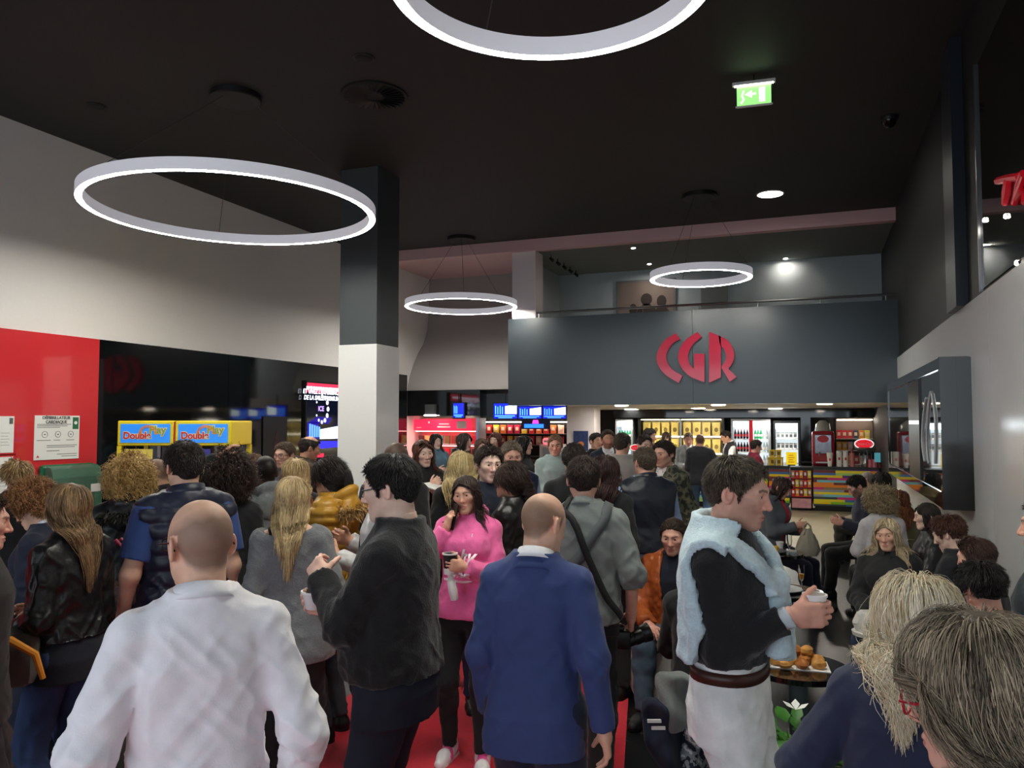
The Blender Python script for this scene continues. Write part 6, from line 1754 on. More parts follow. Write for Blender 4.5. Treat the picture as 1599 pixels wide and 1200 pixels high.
def pearl(f, P):
    for sg in (1, -1):
        q = f.hw((.080 * sg, -.008, -.052)) * f.s
        MB().lathe([(0, -.014), (.010, -.01), (.014, 0), (.010, .01), (0, .014)], q, 10).build('earring', M_pearl, P, True)
person('person in black coat with sunglasses on head, taking a photo by phone', 661, 686, 7.1, 22,
       dict(fem=True, head=(0, 4, 4), arms=arms(A((-.12, .26, -.06), (-.4, .5, .7), (-.5, -.7, 0), 'grip', (.3, -.1, -1)), A((-.12, .27, -.10), (-.6, .6, .4), (-.5, -.6, .3), 'grip', (.4, -.1, -1)))), SKP, dict(style='long', col=(62, 36, 30), colb=(110, 66, 48), L=.26, vol=.008, frame=.066), [top('coat', (22, 22, 24), 'suit', hem=.72, off=.028, collar='stand')], trous(BK), SHB, glasses=dict(col=(20, 20, 20), lens=True, z=.082, y=-.028), key='photolady', extra=pearl)
person('person with long straight blonde hair seen from behind, mid crowd', 721, 705, 6.0, 176,
       dict(fem=True), SK, dict(style='long', col=(186, 158, 104), colb=(236, 216, 164), L=.36, curl=.001, g=.3), [top('jacket', (26, 27, 30), hem=.82, off=.026)], trous(BK), SHB)
person('dark-haired person in a navy polo looking towards the camera', 764, 696, 5.5, 12,
       dict(head=(6, 2, 0)), SKP, dict(style='short', col=(40, 31, 27), colb=(66, 52, 44), L=.045, vol=.016), [top('polo_shirt', (26, 32, 48), 'cotton', hem=.88, collar='polo', sleeve='short')], jeans(), SHB, beard=.1)
person('ruddy grey-haired person in a navy gilet with pale blue sleeves', 799, 689, 6.8, 12,
       dict(build=1.18, belly=.03, head=(0, 10, 0)), SKR, dict(style='short', col=(104, 88, 74), colb=(150, 134, 116), L=.025), [top('shirt', (150, 176, 212), hem=.95, collar='shirt', off=.016), top('gilet', (30, 38, 62), 'puffer', hem=.86, off=.028, sleeve='none', open=(1.46, .9, .05, .02))], trous((34, 36, 44)), SHB)
person('person with long curly dark ponytail in a black leather jacket', 796, 721, 5.15, -112,
       dict(fem=True, head=(4, 0, 0), arms=arms(FRONT, FRONT)), SK, dict(style='pony', col=(34, 25, 22), colb=(74, 54, 44), L=.34, curl=.016, tie=(0, -.105, .02), dens=1.5), [top('leather_jacket', (28, 28, 29), 'leather', hem=.92, off=.024, collar='fall')], trous(BK), SHB)
person('dark-haired person in black seen from behind, left of photographer', 897, 692, 6.2, 168,
       dict(head=(-10, 4, 0)), SK, dict(style='short', col=(36, 29, 27), colb=(64, 54, 48), L=.03), [top('jumper', (24, 25, 29), 'knit', hem=.88)], trous(BK), SHB)
person('dark-haired person with sunglasses on head, in black behind the photographer', 945, 712, 5.7, 162,
       dict(fem=True), SK, dict(style='long', col=(34, 22, 21), colb=(66, 42, 38), L=.34, curl=.004), [top('jacket', (24, 25, 27), hem=.86, off=.024)], trous(BK), SHB, glasses=dict(col=(20, 18, 18), lens=True, z=.085, y=-.030))
# --- middle and far
person('person in a dark gilet with pale blue shirt sleeves, back to us', 1006, 698, 6.5, -158,
       dict(build=1.22, head=(8, 0, 0), arms=arms(A((-.05, .28, -.20), (-.3, .9, .2), (-.9, -.2, 0), 'relax', (.6, -.2, -1)), A((.04, .20, -.32), (-.3, .9, .2), (-.9, -.2, 0), 'relax', (.7, -.5, -.6)))), SKR, dict(style='short', col=(78, 66, 54), colb=(112, 98, 84), L=.03), [top('shirt', (140, 164, 204), hem=.83, collar='shirt', off=.020), top('gilet', (28, 34, 46), 'puffer', hem=.90, off=.032, sleeve='none', collar='stand')], trous((24, 26, 34)), SHB)
person('smiling dark-haired person in a camouflage jacket beyond the gilet', 1036, 688, 7.6, -35,
       dict(head=(0, 4, 0)), SKR, dict(style='short', col=(34, 26, 23), colb=(60, 48, 40), L=.05, vol=.016), [top('shirt', (214, 206, 204), hem=1.2, collar='shirt', off=.006), dict(name='camouflage_jacket', col=(80, 84, 72), kind='cotton', m=camo(), hem=.80, off=.026, open=(1.46, 1.2, .06, .0))], trous((40, 42, 44)), SHB, beard=.25)
person('person in a pale grey jacket seen from behind, near the snack bar', 972, 676, 9.0, 168,
       dict(build=1.1, head=(-12, 2, 0)), SKR, dict(style='short', col=(58, 50, 44), colb=(92, 82, 72), L=.03), [top('jacket', (150, 146, 142), 'suit', hem=.78, off=.026)], trous((60, 58, 58)), SHB)
person('bearded person in a navy jumper facing the camera by the white pillar', 949, 671, 11, 14,
       dict(head=(0, 4, 0)), SK2, dict(style='short', col=(48, 38, 32), L=.03), [top('shirt', (226, 228, 232), hem=1.2, collar='shirt', off=.006), top('jumper', (40, 46, 60), 'knit', hem=.90, neck='v')], trous(NV), SHB, beard=.6)
person('person in black half hidden behind the bearded navy jumper', 931, 676, 12, 40, dict(), SK, short((24, 20, 19)), [top('jacket', (22, 23, 26), hem=.86)], trous(BK), SHB)
person('person in a pale green sweatshirt with a dark jacket tied round the waist', 867, 679, 9.6, 20,
       dict(head=(-20, 6, 0), build=1.05, arms=arms(FRONT, FRONT)), SKR, dict(style='short', col=(128, 96, 72), colb=(160, 128, 100), L=.03), [top('sweatshirt', (160, 180, 178), 'fleece', hem=.90, off=.026)], trous((30, 30, 34)), SHB,
       extra=lambda f, P: (lambda VQ: npmesh('tied_jacket', (VQ[0]) * f.s, VQ[1], fabric((24, 25, 29), 'fleece'), P))(surfnet(lambda p: np.maximum(f.torso(p, .045, zlo=.66, zhi=.98), -f.tl(p)[:, 1] * 0 + f.tl(p)[:, 2] - .98), f.tw((-.35, -.3, .62)), f.tw((.35, .35, 1.02)), .016)[:2]))
LW = [('person with dark hair in a denim jacket at the pink lit shelves', 681, 677, 12.2, 25, (92, 124, 142), (40, 30, 27)), ('person with dark bob in a grey-blue scarf, looking right', 725, 676, 11, 60, (92, 108, 112), (36, 28, 26)),
      ('person with brown hair behind the blonde and navy polo', 752, 684, 10, 10, (70, 60, 62), (66, 48, 40)), ('person with long auburn hair and a white jacket', 773, 675, 11.6, -20, (220, 220, 222), (70, 34, 30)),
      ('person with long black hair and striped top in front of the counter', 819, 680, 10.2, 70, (46, 46, 50), (18, 16, 16))]
for lab, px, tp, d, fc, c, hc in LW:
    person(lab, px, tp, d, fc, dict(fem=True, head=(0, 4, 0), arms=arms(CUP, FRONT)), SKP, dict(style='long', col=hc, L=.28, vol=.010, frame=.066), [top('jacket', c, 'denim', hem=.84, off=.022, collar='stand')], trous(BK), SHB)
person('teenager in a red top with short dark hair by the gilet wearer', 1007, 679, 10.2, 30, dict(head=(0, 8, 0)), SKP, short((40, 28, 25)), [top('t_shirt', (120, 40, 50), hem=.9, sleeve='short')], trous(BK), SHB)
person('dark-haired person in black waiting by the popcorn cabinet', 1015, 669, 13.4, 60, dict(head=(0, 10, 0)), SK, short((34, 27, 25)), [top('jacket', (30, 32, 36), hem=.86)], trous(BK), SHB)
person('person with tied-back hair in black serving before the popcorn bags', 1041, 675, 16.6, 10, dict(fem=True), SKP, dict(style='pony', col=(50, 36, 30), L=.1), [top('polo_shirt', (24, 24, 26), hem=.88, sleeve='short')], trous(BK), SHB)
person('person in a light grey suit facing us at the snack counter', 1075, 676, 15.2, 0, dict(head=(0, 14, 0), arms=arms(FRONT, FRONT)), SKR, short((84, 72, 62), L=.025), [top('shirt', (220, 222, 226), hem=1.2, collar='shirt', off=.006), top('suit_jacket', (130, 134, 138), 'suit', hem=.78, off=.022, open=(1.46, 1.12, .06, 0))], trous((110, 114, 118)), SHB)
person('person in black blazer and blue jeans, back turned, at the counter', 1093, 677, 14.6, 178, dict(build=1.15, arms=arms(A((.20, .25, -.28), (.3, 1, 0), (-.5, 0, -.8), 'relax', (.6, -.3, -.8)), FRONT)), SK2, dict(style='buzz', col=(42, 34, 31), shade=.85, bald=.1), [top('blazer', (24, 26, 34), 'suit', hem=.80, off=.026)], jeans((66, 90, 122)), SHB)
person('waiter in a white shirt and black waistcoat leaning over the counter', 1133, 673, 16.2, -75, dict(head=(0, 18, 0), lean=10, arms=arms(CUP, CUP)), SK2, short((30, 25, 24), L=.03), [top('shirt', (236, 236, 238), hem=.95, collar='shirt', off=.012), top('waistcoat', (26, 28, 34), 'suit', hem=.90, off=.022, sleeve='none', open=(1.46, 1.15, .06, 0))], trous(BK), SHB)
person('person in a dark red polo at the fridges, facing right', 1181, 687, 13.6, 115, dict(head=(0, 10, 0)), SKR, short((38, 30, 28), L=.03), [top('polo_shirt', (122, 28, 50), hem=.9, sleeve='short', collar='polo')], trous(BK), SHB)

# --- seated on the right
def seated(label, px, tp, d, face, fem, skin, hair, tops, pants, hd=(0, 6, 0), ar=None, legs=None, build=1.0, lean=6, **k):
    return person(label, px, tp, d, face, dict(fem=fem, sit=.5, lean=lean, head=hd, build=build, arms=ar or arms(LAP, LAP), legs=legs), skin, hair, tops, pants, k.pop('shoes', SHB), **k)
seated('seated person in an orange-brown leather jacket, looking at the camera', 1051, 809, 5.5, -12, False, SKR, dict(style='short', col=(46, 34, 28), colb=(70, 52, 42), L=.05, vol=.006, flow=(0, -1.0, 0)), [top('shirt', (22, 28, 42), 'cotton', hem=.86, off=.008), top('leather_jacket', (166, 84, 40), 'leather', hem=.86, off=.028, collar='fall', open=(1.46, .9, .08, .05), amp=.016)], jeans((74, 92, 108)), beard=.3, build=1.05, key='orange')
seated('seated person in a black coat, hidden behind the draped sweater', 1104, 852, 4.6, 165, False, SK, short((36, 28, 26)), [top('coat', (22, 23, 26), 'suit', hem=.80, off=.030, collar='stand')], trous(BK), lean=4)
f = seated('seated person in a grey jacket and red blouse, looking down at her hands', 1221, 746, 8.4, 72, True, SK, dict(style='long', col=(44, 32, 29), colb=(84, 60, 52), L=.22, vol=.008, frame=.064), [top('blouse', (206, 30, 60), hem=.9, off=.012), top('jacket', (84, 90, 98), 'suit', hem=.80, off=.026, open=(1.46, .86, .06, .05))], trous(NV), hd=(0, 28, 0), ar=arms(CUP, A((-.05, .26, -.28), (-.5, .8, .1))), key='redblouse')
seated('seated bearded person in a dark jacket looking at a phone', 1338, 744, 8.9, -78, False, SKR, dict(style='short', col=(22, 19, 19), L=.03), [top('jacket', (46, 48, 66), 'cotton', hem=.86, off=.022)], trous(BK), hd=(0, 30, 0), beard=.6, ar=arms(CUP, CUP))
seated('seated person in a grey cap and beige coat, second row by the counter', 1354, 736, 10.9, -110, False, SK, dict(style='buzz', col=(110, 108, 106), shade=.95), [top('coat', (164, 150, 120), 'suit', hem=.80, off=.03, collar='stand')], trous((60, 56, 50)))
seated('seated person with dark hair and olive furry coat, against the showcase', 1377, 738, 9.9, -150, True, SK, dict(style='long', col=(26, 22, 22), L=.16), [top('coat', (150, 132, 96), 'fleece', hem=.80, off=.034, collar='fur', fcol=(160, 140, 100))], trous(BK))
seated('seated person with ash blonde curls and white coat, back of head', 1374, 767, 7.6, -160, True, SK, dict(style='curly', col=(126, 104, 76), colb=(206, 186, 150), L=.11, vol=.032, dens=1.3), [top('coat', (206, 202, 204), 'fleece', hem=.84, off=.03)], trous(BK))
seated('seated person with red-brown straight hair and olive top', 1403, 765, 8.5, -150, True, SK, dict(style='long', col=(96, 54, 34), colb=(160, 100, 62), L=.3, curl=.001), [top('jacket', (108, 102, 74), 'cotton', hem=.86, off=.022)], trous(BK))
seated('seated person with dark hair in black, profile to the left', 1447, 785, 6.7, -82, True, SKP, dict(style='long', col=(28, 22, 21), colb=(52, 42, 38), L=.2, vol=.004, flow=(0, -1.2, 0)), [top('leather_jacket', (24, 24, 26), 'leather', hem=.86, off=.026, collar='fall')], jeans((44, 52, 66)), hd=(0, 2, 0))
f = seated('seated person with long blonde hair in a black coat, glancing right', 1385, 808, 5.6, -10, True, SK, dict(style='long', col=(132, 108, 76), colb=(236, 218, 182), L=.27, vol=.010, frame=.066, part=-.01, iris=(60, 52, 44)), [top('coat', (25, 26, 28), 'suit', hem=.80, off=.030, collar='stand', amp=.014)], jeans((44, 56, 84)), hd=(-4, 4, 4), eyes=(22, 0), key='blondecoat', lips=(196, 120, 116))
seated('seated person with short auburn hair looking down, in black', 1481, 806, 5.5, -112, False, SKP, dict(style='short', col=(62, 36, 28), colb=(98, 60, 46), L=.055, vol=.018), [top('jacket', (26, 28, 34), 'cotton', hem=.86, off=.024)], trous(BK), hd=(0, 22, 0))
seated('seated person with brown swept-back hair, looking left', 1522, 840, 4.75, -105, True, SKR, dict(style='short', col=(56, 38, 32), colb=(88, 62, 52), L=.08, vol=.016, flow=(0, -1.0, 0)), [top('jacket', (40, 40, 44), 'cotton', hem=.86, off=.022)], trous(BK), hd=(0, 10, 0))
seated('seated person with thick black hair, back of the head, by the right wall', 1532, 878, 3.95, -140, False, SKR, dict(style='short', col=(20, 17, 17), colb=(44, 38, 36), L=.07, vol=.022), [top('shirt', (130, 56, 60), 'cotton', hem=.86)], trous(BK), hd=(0, 14, 0))
person('person in a dark green jacket cut by the right picture edge', 1640, 775, 3.1, -100, dict(arms=arms(FRONT, FRONT)), SK, short((40, 32, 28)), [top('jacket', (28, 38, 44), 'cotton', hem=.84, off=.028)], trous(BK), SHB)
# ------------------------------------------------------------------ things held, worn over the arm or standing among the crowd
def cup(name, label, cat, c, h, r0, r1, m, rim=None, lid=None):
    t = thing(name, label, cat, (c[0], c[1], c[2] - h / 2))
    MB().lathe([(0, 0), (r0, 0), (r1, h), (r1 * .93, h), (r0 * .9, .01), (0, .01)], seg=28).build('body', m, t, True)
    if rim: MB().lathe([(r1 * .93, h - .004), (r1 + .003, h - .004), (r1 + .003, h + .004), (r1 * .9, h + .004), (r1 * .93, h - .004)], seg=28).build('rim', rim, t, True)
    return t
f = PEOPLE['scarf']; g = f.world(grip(f, 'R', .075, .040))
t = cup('paper_cup', 'small white paper cup held by the person with knotted sweater', 'cup', g + (0, 0, .015), .085, .028, .038, M_white, M_white)
MB().lathe([(0, .07), (.034, .07)], seg=20).build('coffee', mat('pale_foam', (214, 196, 170), rough=.5), t)
f = PEOPLE['pink']; g = f.world(grip(f, 'L', .08, .04))
t = cup('coffee_cup', 'black and white coffee cup held before the pink hoodie', 'cup', g + (0, 0, .0), .115, .030, .042, mat('cup_black', (26, 24, 24), rough=.5), M_white)
MB().lathe([(.033, .0), (.0335, .0), (.0365, .035), (.036, .035)], seg=24).build('white_base', M_white, t)
nk = thing('paper_napkin', 'white paper napkin hanging below the coffee cup', 'napkin', g + np.array([0, 0, -.15]))
MB().tube([(0, 0, .10), (.008, .0, .05), (.02, .0, 0), (.025, .01, -.05)], [.012, .024, .028, .022], 8).build('folded_sheet', M_paper, nk, True)
def phone(f, k, label, a=.085, b=.028):
    F, P = f.wdir(f.F[k]), f.wdir(f.P[k]); T = np.cross(F, P); c = f.world(f.wr[k] + f.F[k] * a + f.P[k] * b)
    Mx = Matrix(np.stack([T, F, P], 1).tolist())
    t = thing('mobile_phone', label, 'phone', c)
    MB().box((-.037, -.075, -.004), (.037, .075, .004), .003, rot=Mx).build('case', M_black, t)
    MB().box((-.034, -.070, -.0005), (.034, .070, .0005), rot=Mx).build('screen', mat('phone_screen', (8, 9, 11), rough=.05), t).location = tuple(P * .0045)
    return t
phone(PEOPLE['pink'], 'R', 'dark mobile phone held to the ear by the pink hoodie wearer')
phone(PEOPLE['photolady'], 'R', 'mobile phone held up by the person in black coat')
f = PEOPLE['photolady']; g = f.world(grip(f, 'L', .09, .05))
t = thing('magazine', 'white folded magazine held by the person taking a photo', 'magazine', g); MB().box((-.02, -.16, -.006), (.22, .10, .006), .003, rot=Matrix.Rotation(.25, 3, 'Y')).build('pages', M_paper, t)
f = PEOPLE['eater']; g = f.world(grip(f, 'R', .075, .045))
t = cup('dessert_tub', 'clear plastic tub of white dessert held by the black jumper wearer', 'tub', g, .065, .036, .052, mat('clear_plastic', (226, 222, 220), rough=.2), M_white)
MB().lathe([(0, .055), (.045, .052)], seg=20).build('dessert', mat('cream_dessert', (240, 226, 214), rough=.6), t)
g2 = f.world(grip(f, 'L', .095, .03))
t = thing('black_spoon', 'black plastic spoon held above the dessert tub', 'spoon', g2)
d_ = Vector(g - g2).normalized()
MB().tube([Vector(-d_ * .05), Vector(d_ * .02), Vector(d_ * .06)], [.004, .004, .005], 8).build('handle', M_black, t, True)
MB().lathe([(0, -.010), (.014, -.006), (.018, .004), (.014, .010), (0, .008)], tuple(d_ * .075), 14).build('bowl', M_black, t, True)
# camera of the photographer
f = PEOPLE['photog']; g = f.world(f.wr['R'] + f.F['R'] * .10 + np.array([-.06, -.04, -.04]))
t = thing('reflex_camera', 'black camera with a long lens hanging at the photographer\'s right hand', 'camera', g, f.obj.rotation_euler[2])
MB().box((-.07, -.05, -.05), (.06, .03, .05), .015).build('body', M_black, t, True)
MB().box((-.035, -.04, .045), (.03, .03, .075), .012).build('viewfinder_hump', M_black, t, True)
ax = Matrix.Rotation(R(70), 3, 'Y') @ Matrix.Rotation(R(-20), 3, 'X')
MB().lathe([(0, 0), (.038, 0), (.038, .05), (.043, .052), (.043, .10), (.048, .105), (.052, .15), (.044, .15), (.040, .135), (0, .13)], (.03, 0, -.015), 24, ax).build('lens', mat('lens_black', (18, 18, 19), rough=.3), t, True)
MB().tube([(.0, -.02, .06), (-.02, -.02, .12), (-.03, .02, .2)], .008, 6).build('strap_end', M_bstrap, t, True)
# bags
def bag(name, label, c, w, h, dp, m, handle, rz=0.0, hm=None, hh=.2):
    t = thing(name, label, 'bag', c, rz)
    MB().box((-w / 2, -dp / 2, 0), (w / 2, dp / 2, h), min(dp * .3, .04)).build('body', m, t, True)
    for sy in (-1, 1): MB().tube([(-w * .3, sy * dp * .3, h - .02), (-w * .25, sy * dp * .25, h + hh * .7), (0, sy * dp * .2, h + hh), (w * .25, sy * dp * .25, h + hh * .7), (w * .3, sy * dp * .3, h - .02)], .009, 6).build('handle', hm or m, t, True)
    return t
mchk = mat('brown_check_leather', (70, 42, 34), rough=.5)
nt = mchk.node_tree; ck = nt.nodes.new('ShaderNodeTexChecker'); ck.inputs['Scale'].default_value = 55; ck.inputs[1].default_value = (*lin((82, 52, 42)), 1); ck.inputs[2].default_value = (*lin((52, 30, 26)), 1)
tc = nt.nodes.new('ShaderNodeTexCoord'); nt.links.new(tc.outputs['Object'], ck.inputs['Vector']); nt.links.new(ck.outputs[0], nt.nodes['Principled BSDF'].inputs['Base Color'])
q = at(183, 960, 4.55); bag('handbag', 'brown checked handbag hanging beside the black parka', (q[0], q[1], .80), .30, .24, .13, mchk, True, .3, hm=mat('handbag_red', (170, 40, 70), rough=.5), hh=.24)
f = PEOPLE['sweater']; q = f.world(f.wr['R'] + (.08, .08, -.28))
t = bag('shoulder_bag', 'taupe shoulder bag with gold chain at the grey sweater', q, .22, .16, .08, mat('taupe_leather', (112, 92, 84), rough=.5), True, f.obj.rotation_euler[2] + 1.2, hm=mat('gold_chain', (206, 160, 60), rough=.3, metal=1.0), hh=.26)
MB().tube([(0, -.045, .09), (.0, -.05, .10)], .016, 10).build('clasp', mat('gold_chain'), t, True)
f = PEOPLE['mustard']; q = f.world(f.el['L'] * .45 + f.sh['L'] * .55 + f.Rt @ np.array([-.10, .0, 0]))
b = PEOPLE['mustard']
q = f.el['R'] * .5 + f.sh['R'] * .5
f2 = PEOPLE['redblouse']; q = f2.world(f2.wr['R'] + (.02, .12, -.30))
t = thing('canvas_bag', 'beige slouchy canvas bag held by the seated person in red blouse', 'bag', q)
mb = MB(); mb.lathe([(0, 0), (.09, .0), (.115, .05), (.10, .13), (.06, .21), (.03, .25), (0, .26)], seg=18)
rr_ = np.random.default_rng(4)
for v in mb.bm.verts: v.co += Vector(rr_.normal(size=3) * .008)
mb.build('body', fabric((150, 144, 130), 'cotton'), t, True)
MB().tube([(-.04, 0, .22), (-.03, 0, .29), (0, 0, .32), (.03, 0, .29), (.04, 0, .22)], .010, 6).build('handle', fabric((150, 144, 130), 'cotton'), t, True)
q = at(8, 1040, 3.55)
t = thing('backpack', 'grey backpack with an orange strap at the left edge', 'bag', (q[0], q[1], .78), .6)
MB().box((-.14, -.09, 0), (.14, .09, .26), .06).build('body', fabric((82, 80, 74), 'cotton'), t, True)
MB().tube([(-.06, -.10, .24), (.06, -.12, .23), (.15, -.10, .16), (.18, -.09, .05)], [.016, .018, .016, .012], 8).build('strap', mat('orange_webbing', (214, 136, 40), rough=.7), t, True)
# seat block, stool and draped jacket on the right of the carpet
q = at(1046, 1030, 5.62)
t = thing('seat_block', 'cream upholstered seat block under the orange leather jacket', 'pouf', (q[0], q[1], 0), YAW)
MB().box((-.27, -.25, .03), (.27, .25, .44), .05).build('cushion', mat('cream_vinyl', (206, 202, 190), rough=.5), t, True)
MB().box((-.24, -.22, 0), (.24, .22, .04)).build('plinth', M_black, t)
q = at(1104, 1030, 4.62)
t = thing('dark_stool', 'dark low stool beneath the hidden person in black coat', 'stool', (q[0], q[1], 0), YAW)
MB().box((-.2, -.2, .32), (.2, .2, .44), .04).build('cushion', M_bench, t, True)
for sx in (-1, 1):
    for sy in (-1, 1): MB().tube([(sx * .16, sy * .16, .34), (sx * .17, sy * .17, 0)], .015, 8).build('leg', M_black, t)
q = at(1058, 1100, 4.15)
t = thing('draped_jacket', 'grey, navy and patterned hooded jacket draped over a stool', 'jacket', (q[0], q[1], 0), YAW)
def drape(x0, x1, z0, z1, sl, name, m, ph, thick=.045):
    def fd(p):
        xm = (x0 + x1) / 2 + sl * (p[:, 2] - (z0 + z1) / 2) + .03 * np.sin(p[:, 2] * 14 + ph)
        a = np.abs(p[:, 0] - xm) - (x1 - x0) / 2
        yy = p[:, 1] - .03 * np.sin(p[:, 0] * 40 + ph) - .02 * np.sin(p[:, 2] * 25 + p[:, 0] * 20)
        b_ = np.abs(yy) - thick
        return smax(smax(a, b_, .04), np.maximum(z0 - p[:, 2], p[:, 2] - z1 + .5 * (p[:, 0] - xm) ** 2 * 8), .04)
    V, Q, _ = surfnet(fd, (-.45, -.2, -.01), (.45, .2, .9), .011); npmesh(name, V, Q, m, t)
mpat = mat('patterned_lining', (60, 66, 76), rough=.8)
nt = mpat.node_tree; n = nt.nodes.new('ShaderNodeTexNoise'); n.inputs['Scale'].default_value = 20; cr = nt.nodes.new('ShaderNodeValToRGB'); cr.color_ramp.interpolation = 'CONSTANT'
cr.color_ramp.elements[0].color = (*lin((26, 32, 48)), 1); cr.color_ramp.elements[1].position = .5; cr.color_ramp.elements[1].color = (*lin((130, 136, 140)), 1)
e_ = cr.color_ramp.elements.new(.62); e_.color = (*lin((200, 204, 206)), 1)
tc = nt.nodes.new('ShaderNodeTexCoord'); nt.links.new(tc.outputs['Object'], n.inputs['Vector']); nt.links.new(n.outputs[0], cr.inputs[0]); nt.links.new(cr.outputs[0], nt.nodes['Principled BSDF'].inputs['Base Color'])
drape(-.12, .14, .36, .66, -.3, 'grey_hood', fabric((116, 122, 120), 'fleece'), 0, .06)
drape(-.14, .06, .06, .52, -.45, 'navy_body', fabric((28, 34, 54), 'cotton'), 1, .05)
drape(.02, .17, .10, .42, -.25, 'patterned_lining', mpat, 2, .055)
b = MB()
for k in range(2): b.box((-.17 + .02 * k, -.085, .43 - .035 * k), (-.10 + .02 * k, -.075, .445 - .035 * k))
b.build('white_stripes', M_paper, t)
# low tables with food and glasses
M_tab = mat('black_table_gloss', (18, 18, 19), rough=.12, coat=.4)
def table(label, c, r, z):
    t = thing('low_table', label, 'table', (c[0], c[1], 0))
    MB().lathe([(0, z - .03), (r, z - .03), (r, z), (0, z)], seg=40).build('tabletop', M_tab, t, True)
    MB().lathe([(0, 0), (r * .6, 0), (r * .6, .02), (.05, .04), (.05, z - .03), (0, z - .03)], seg=24).build('pedestal', mat('grey_green_pedestal', (96, 112, 112), rough=.5), t, True)
def plate(label, c, r):
    t = thing('plate', label, 'plate', c)
    MB().lathe([(0, .004), (r * .6, .004), (r, .018), (r * 1.02, .015), (r * .62, 0), (0, 0)], seg=32).build('dish', mat('dull_silver', (140, 142, 144), rough=.4, metal=.8), t, True)
def flute(label, c, fillm):
    t = thing('champagne_flute', label, 'glass', c)
    gm = mat('glass_clear', (235, 240, 240), rough=.02, trans=1.0, ior=1.25)
    MB().lathe([(0, 0), (.030, .002), (.006, .010), (.004, .07), (.018, .09), (.026, .14), (.024, .20), (.022, .20), (.023, .14), (.014, .092), (0, .085)], seg=20).build('glass', gm, t, True)
    if fillm: MB().lathe([(0, .088), (.014, .094), (.021, .13), (0, .13)], seg=16).build('juice', fillm, t, True)
def lump(name, sz, m, seed):
    r = np.random.default_rng(seed); mb = MB()
    mb.lathe([(0, -.5), (.35, -.42), (.5, -.1), (.46, .2), (.26, .42), (0, .48)], seg=12)
    for v in mb.bm.verts: v.co = Vector((v.co.x * sz[0], v.co.y * sz[1], (v.co.z + .5) * sz[2])) * float(1 + .06 * r.normal())
    return mb.build(name, m, None, True)
M_past = mat('pastry_gold', (206, 146, 70), rough=.55, noise=.25, nscale=30, bump=.3, bscale=70); M_past2 = mat('pastry_brown', (170, 104, 44), rough=.5, noise=.25, nscale=30, bump=.3, bscale=60)
zt = .60
c1 = onZ(1246, 1040, zt); table('black low table of pastries beside the white trousers', (c1[0], c1[1]), .27, zt)
sh = MB(); sh.poly([(-.16, -.10, 0), (.17, -.08, 0), (.15, .12, 0), (-.14, .13, 0)], (0, 0, 1), .003); t = sh.build('paper_sheet', M_paper, None); t.location = (c1[0], c1[1], zt + .001); tag(t, 'white paper sheet under the pastries', 'paper')
P_ = [(-.12, .09, 0), (-.05, .10, 0), (.02, .09, 0), (.09, .07, 0), (-.12, .01, 0), (-.04, .02, 0), (.04, .01, 0), (.11, .0, 0), (-.09, -.06, 0), (0, -.06, 0), (.09, -.07, 0), (-.08, .05, .045), (0, .05, .045), (.06, .03, .045)]
loc_w = ('back row, far left', 'back row, second from left', 'back row, third from left', 'back row, far right', 'middle row, far left', 'middle row, second from left', 'middle row, third from left', 'middle row, far right', 'front row, left', 'front row, centre', 'front row, right', 'top of the heap, left', 'top of the heap, centre', 'top of the heap, right')
for i, (x, y, z) in enumerate(P_):
    o = lump('pastry', (.085, .07, .052), M_past if i % 3 else M_past2, i); v = RH * x + FH * y
    o.location = (c1[0] + v[0], c1[1] + v[1], zt + .005 + z); o.rotation_euler = (0, 0, i * 1.3)
    tag(o, 'golden baked pastry in the heap by the white trousers, %s' % loc_w[i], 'pastry', 'pastries heaped on the low table')
for (lab, px, py, gl, fl, gp, n_) in (('black low table by the seated person in red blouse', 1200, 862, 'empty champagne flute on the table by the red blouse', None, (1233, 868), 7), ('black low table in the middle of the seated group', 1218, 922, 'champagne flute with orange juice left in it', mat('orange_juice', (240, 160, 20), rough=.3), (1252, 922), 5)):
    zt = .66 if n_ == 7 else .60
    c = onZ(px, py, zt); c_far = c if n_ == 7 else c_far; table(lab, (c[0] + .05, c[1]), .28, zt)
    plate('silver plate of yellow snacks on the %s table' % ('far' if n_ == 7 else 'middle'), (c[0], c[1], zt), .17)
    for k in range(n_):
        a = 2 * math.pi * k / n_; o = lump('savoury_snack', (.09, .06, .04), mat('snack_yellow', (214, 172, 84), rough=.6, noise=.2, nscale=30), 40 + k)
        o.location = (c[0] + .10 * math.cos(a) * (k > 0), c[1] + .10 * math.sin(a) * (k > 0), zt + .012); o.rotation_euler = (0, 0, a)
        tag(o, 'yellow savoury snack on the silver plate of the %s low table' % ('far' if n_ == 7 else 'middle'), 'snack', 'snacks on the %s silver plate' % ('far' if n_ == 7 else 'middle'))
    g = onZ(gp[0], gp[1], zt); flute(gl, (g[0], g[1], zt), fl)
g = (c_far[0] + .10, c_far[1] + .22); cup('paper_cup', 'small white cup standing behind the far snack plate', 'cup', (g[0], g[1], .66 + .035), .07, .028, .036, M_white, M_white)
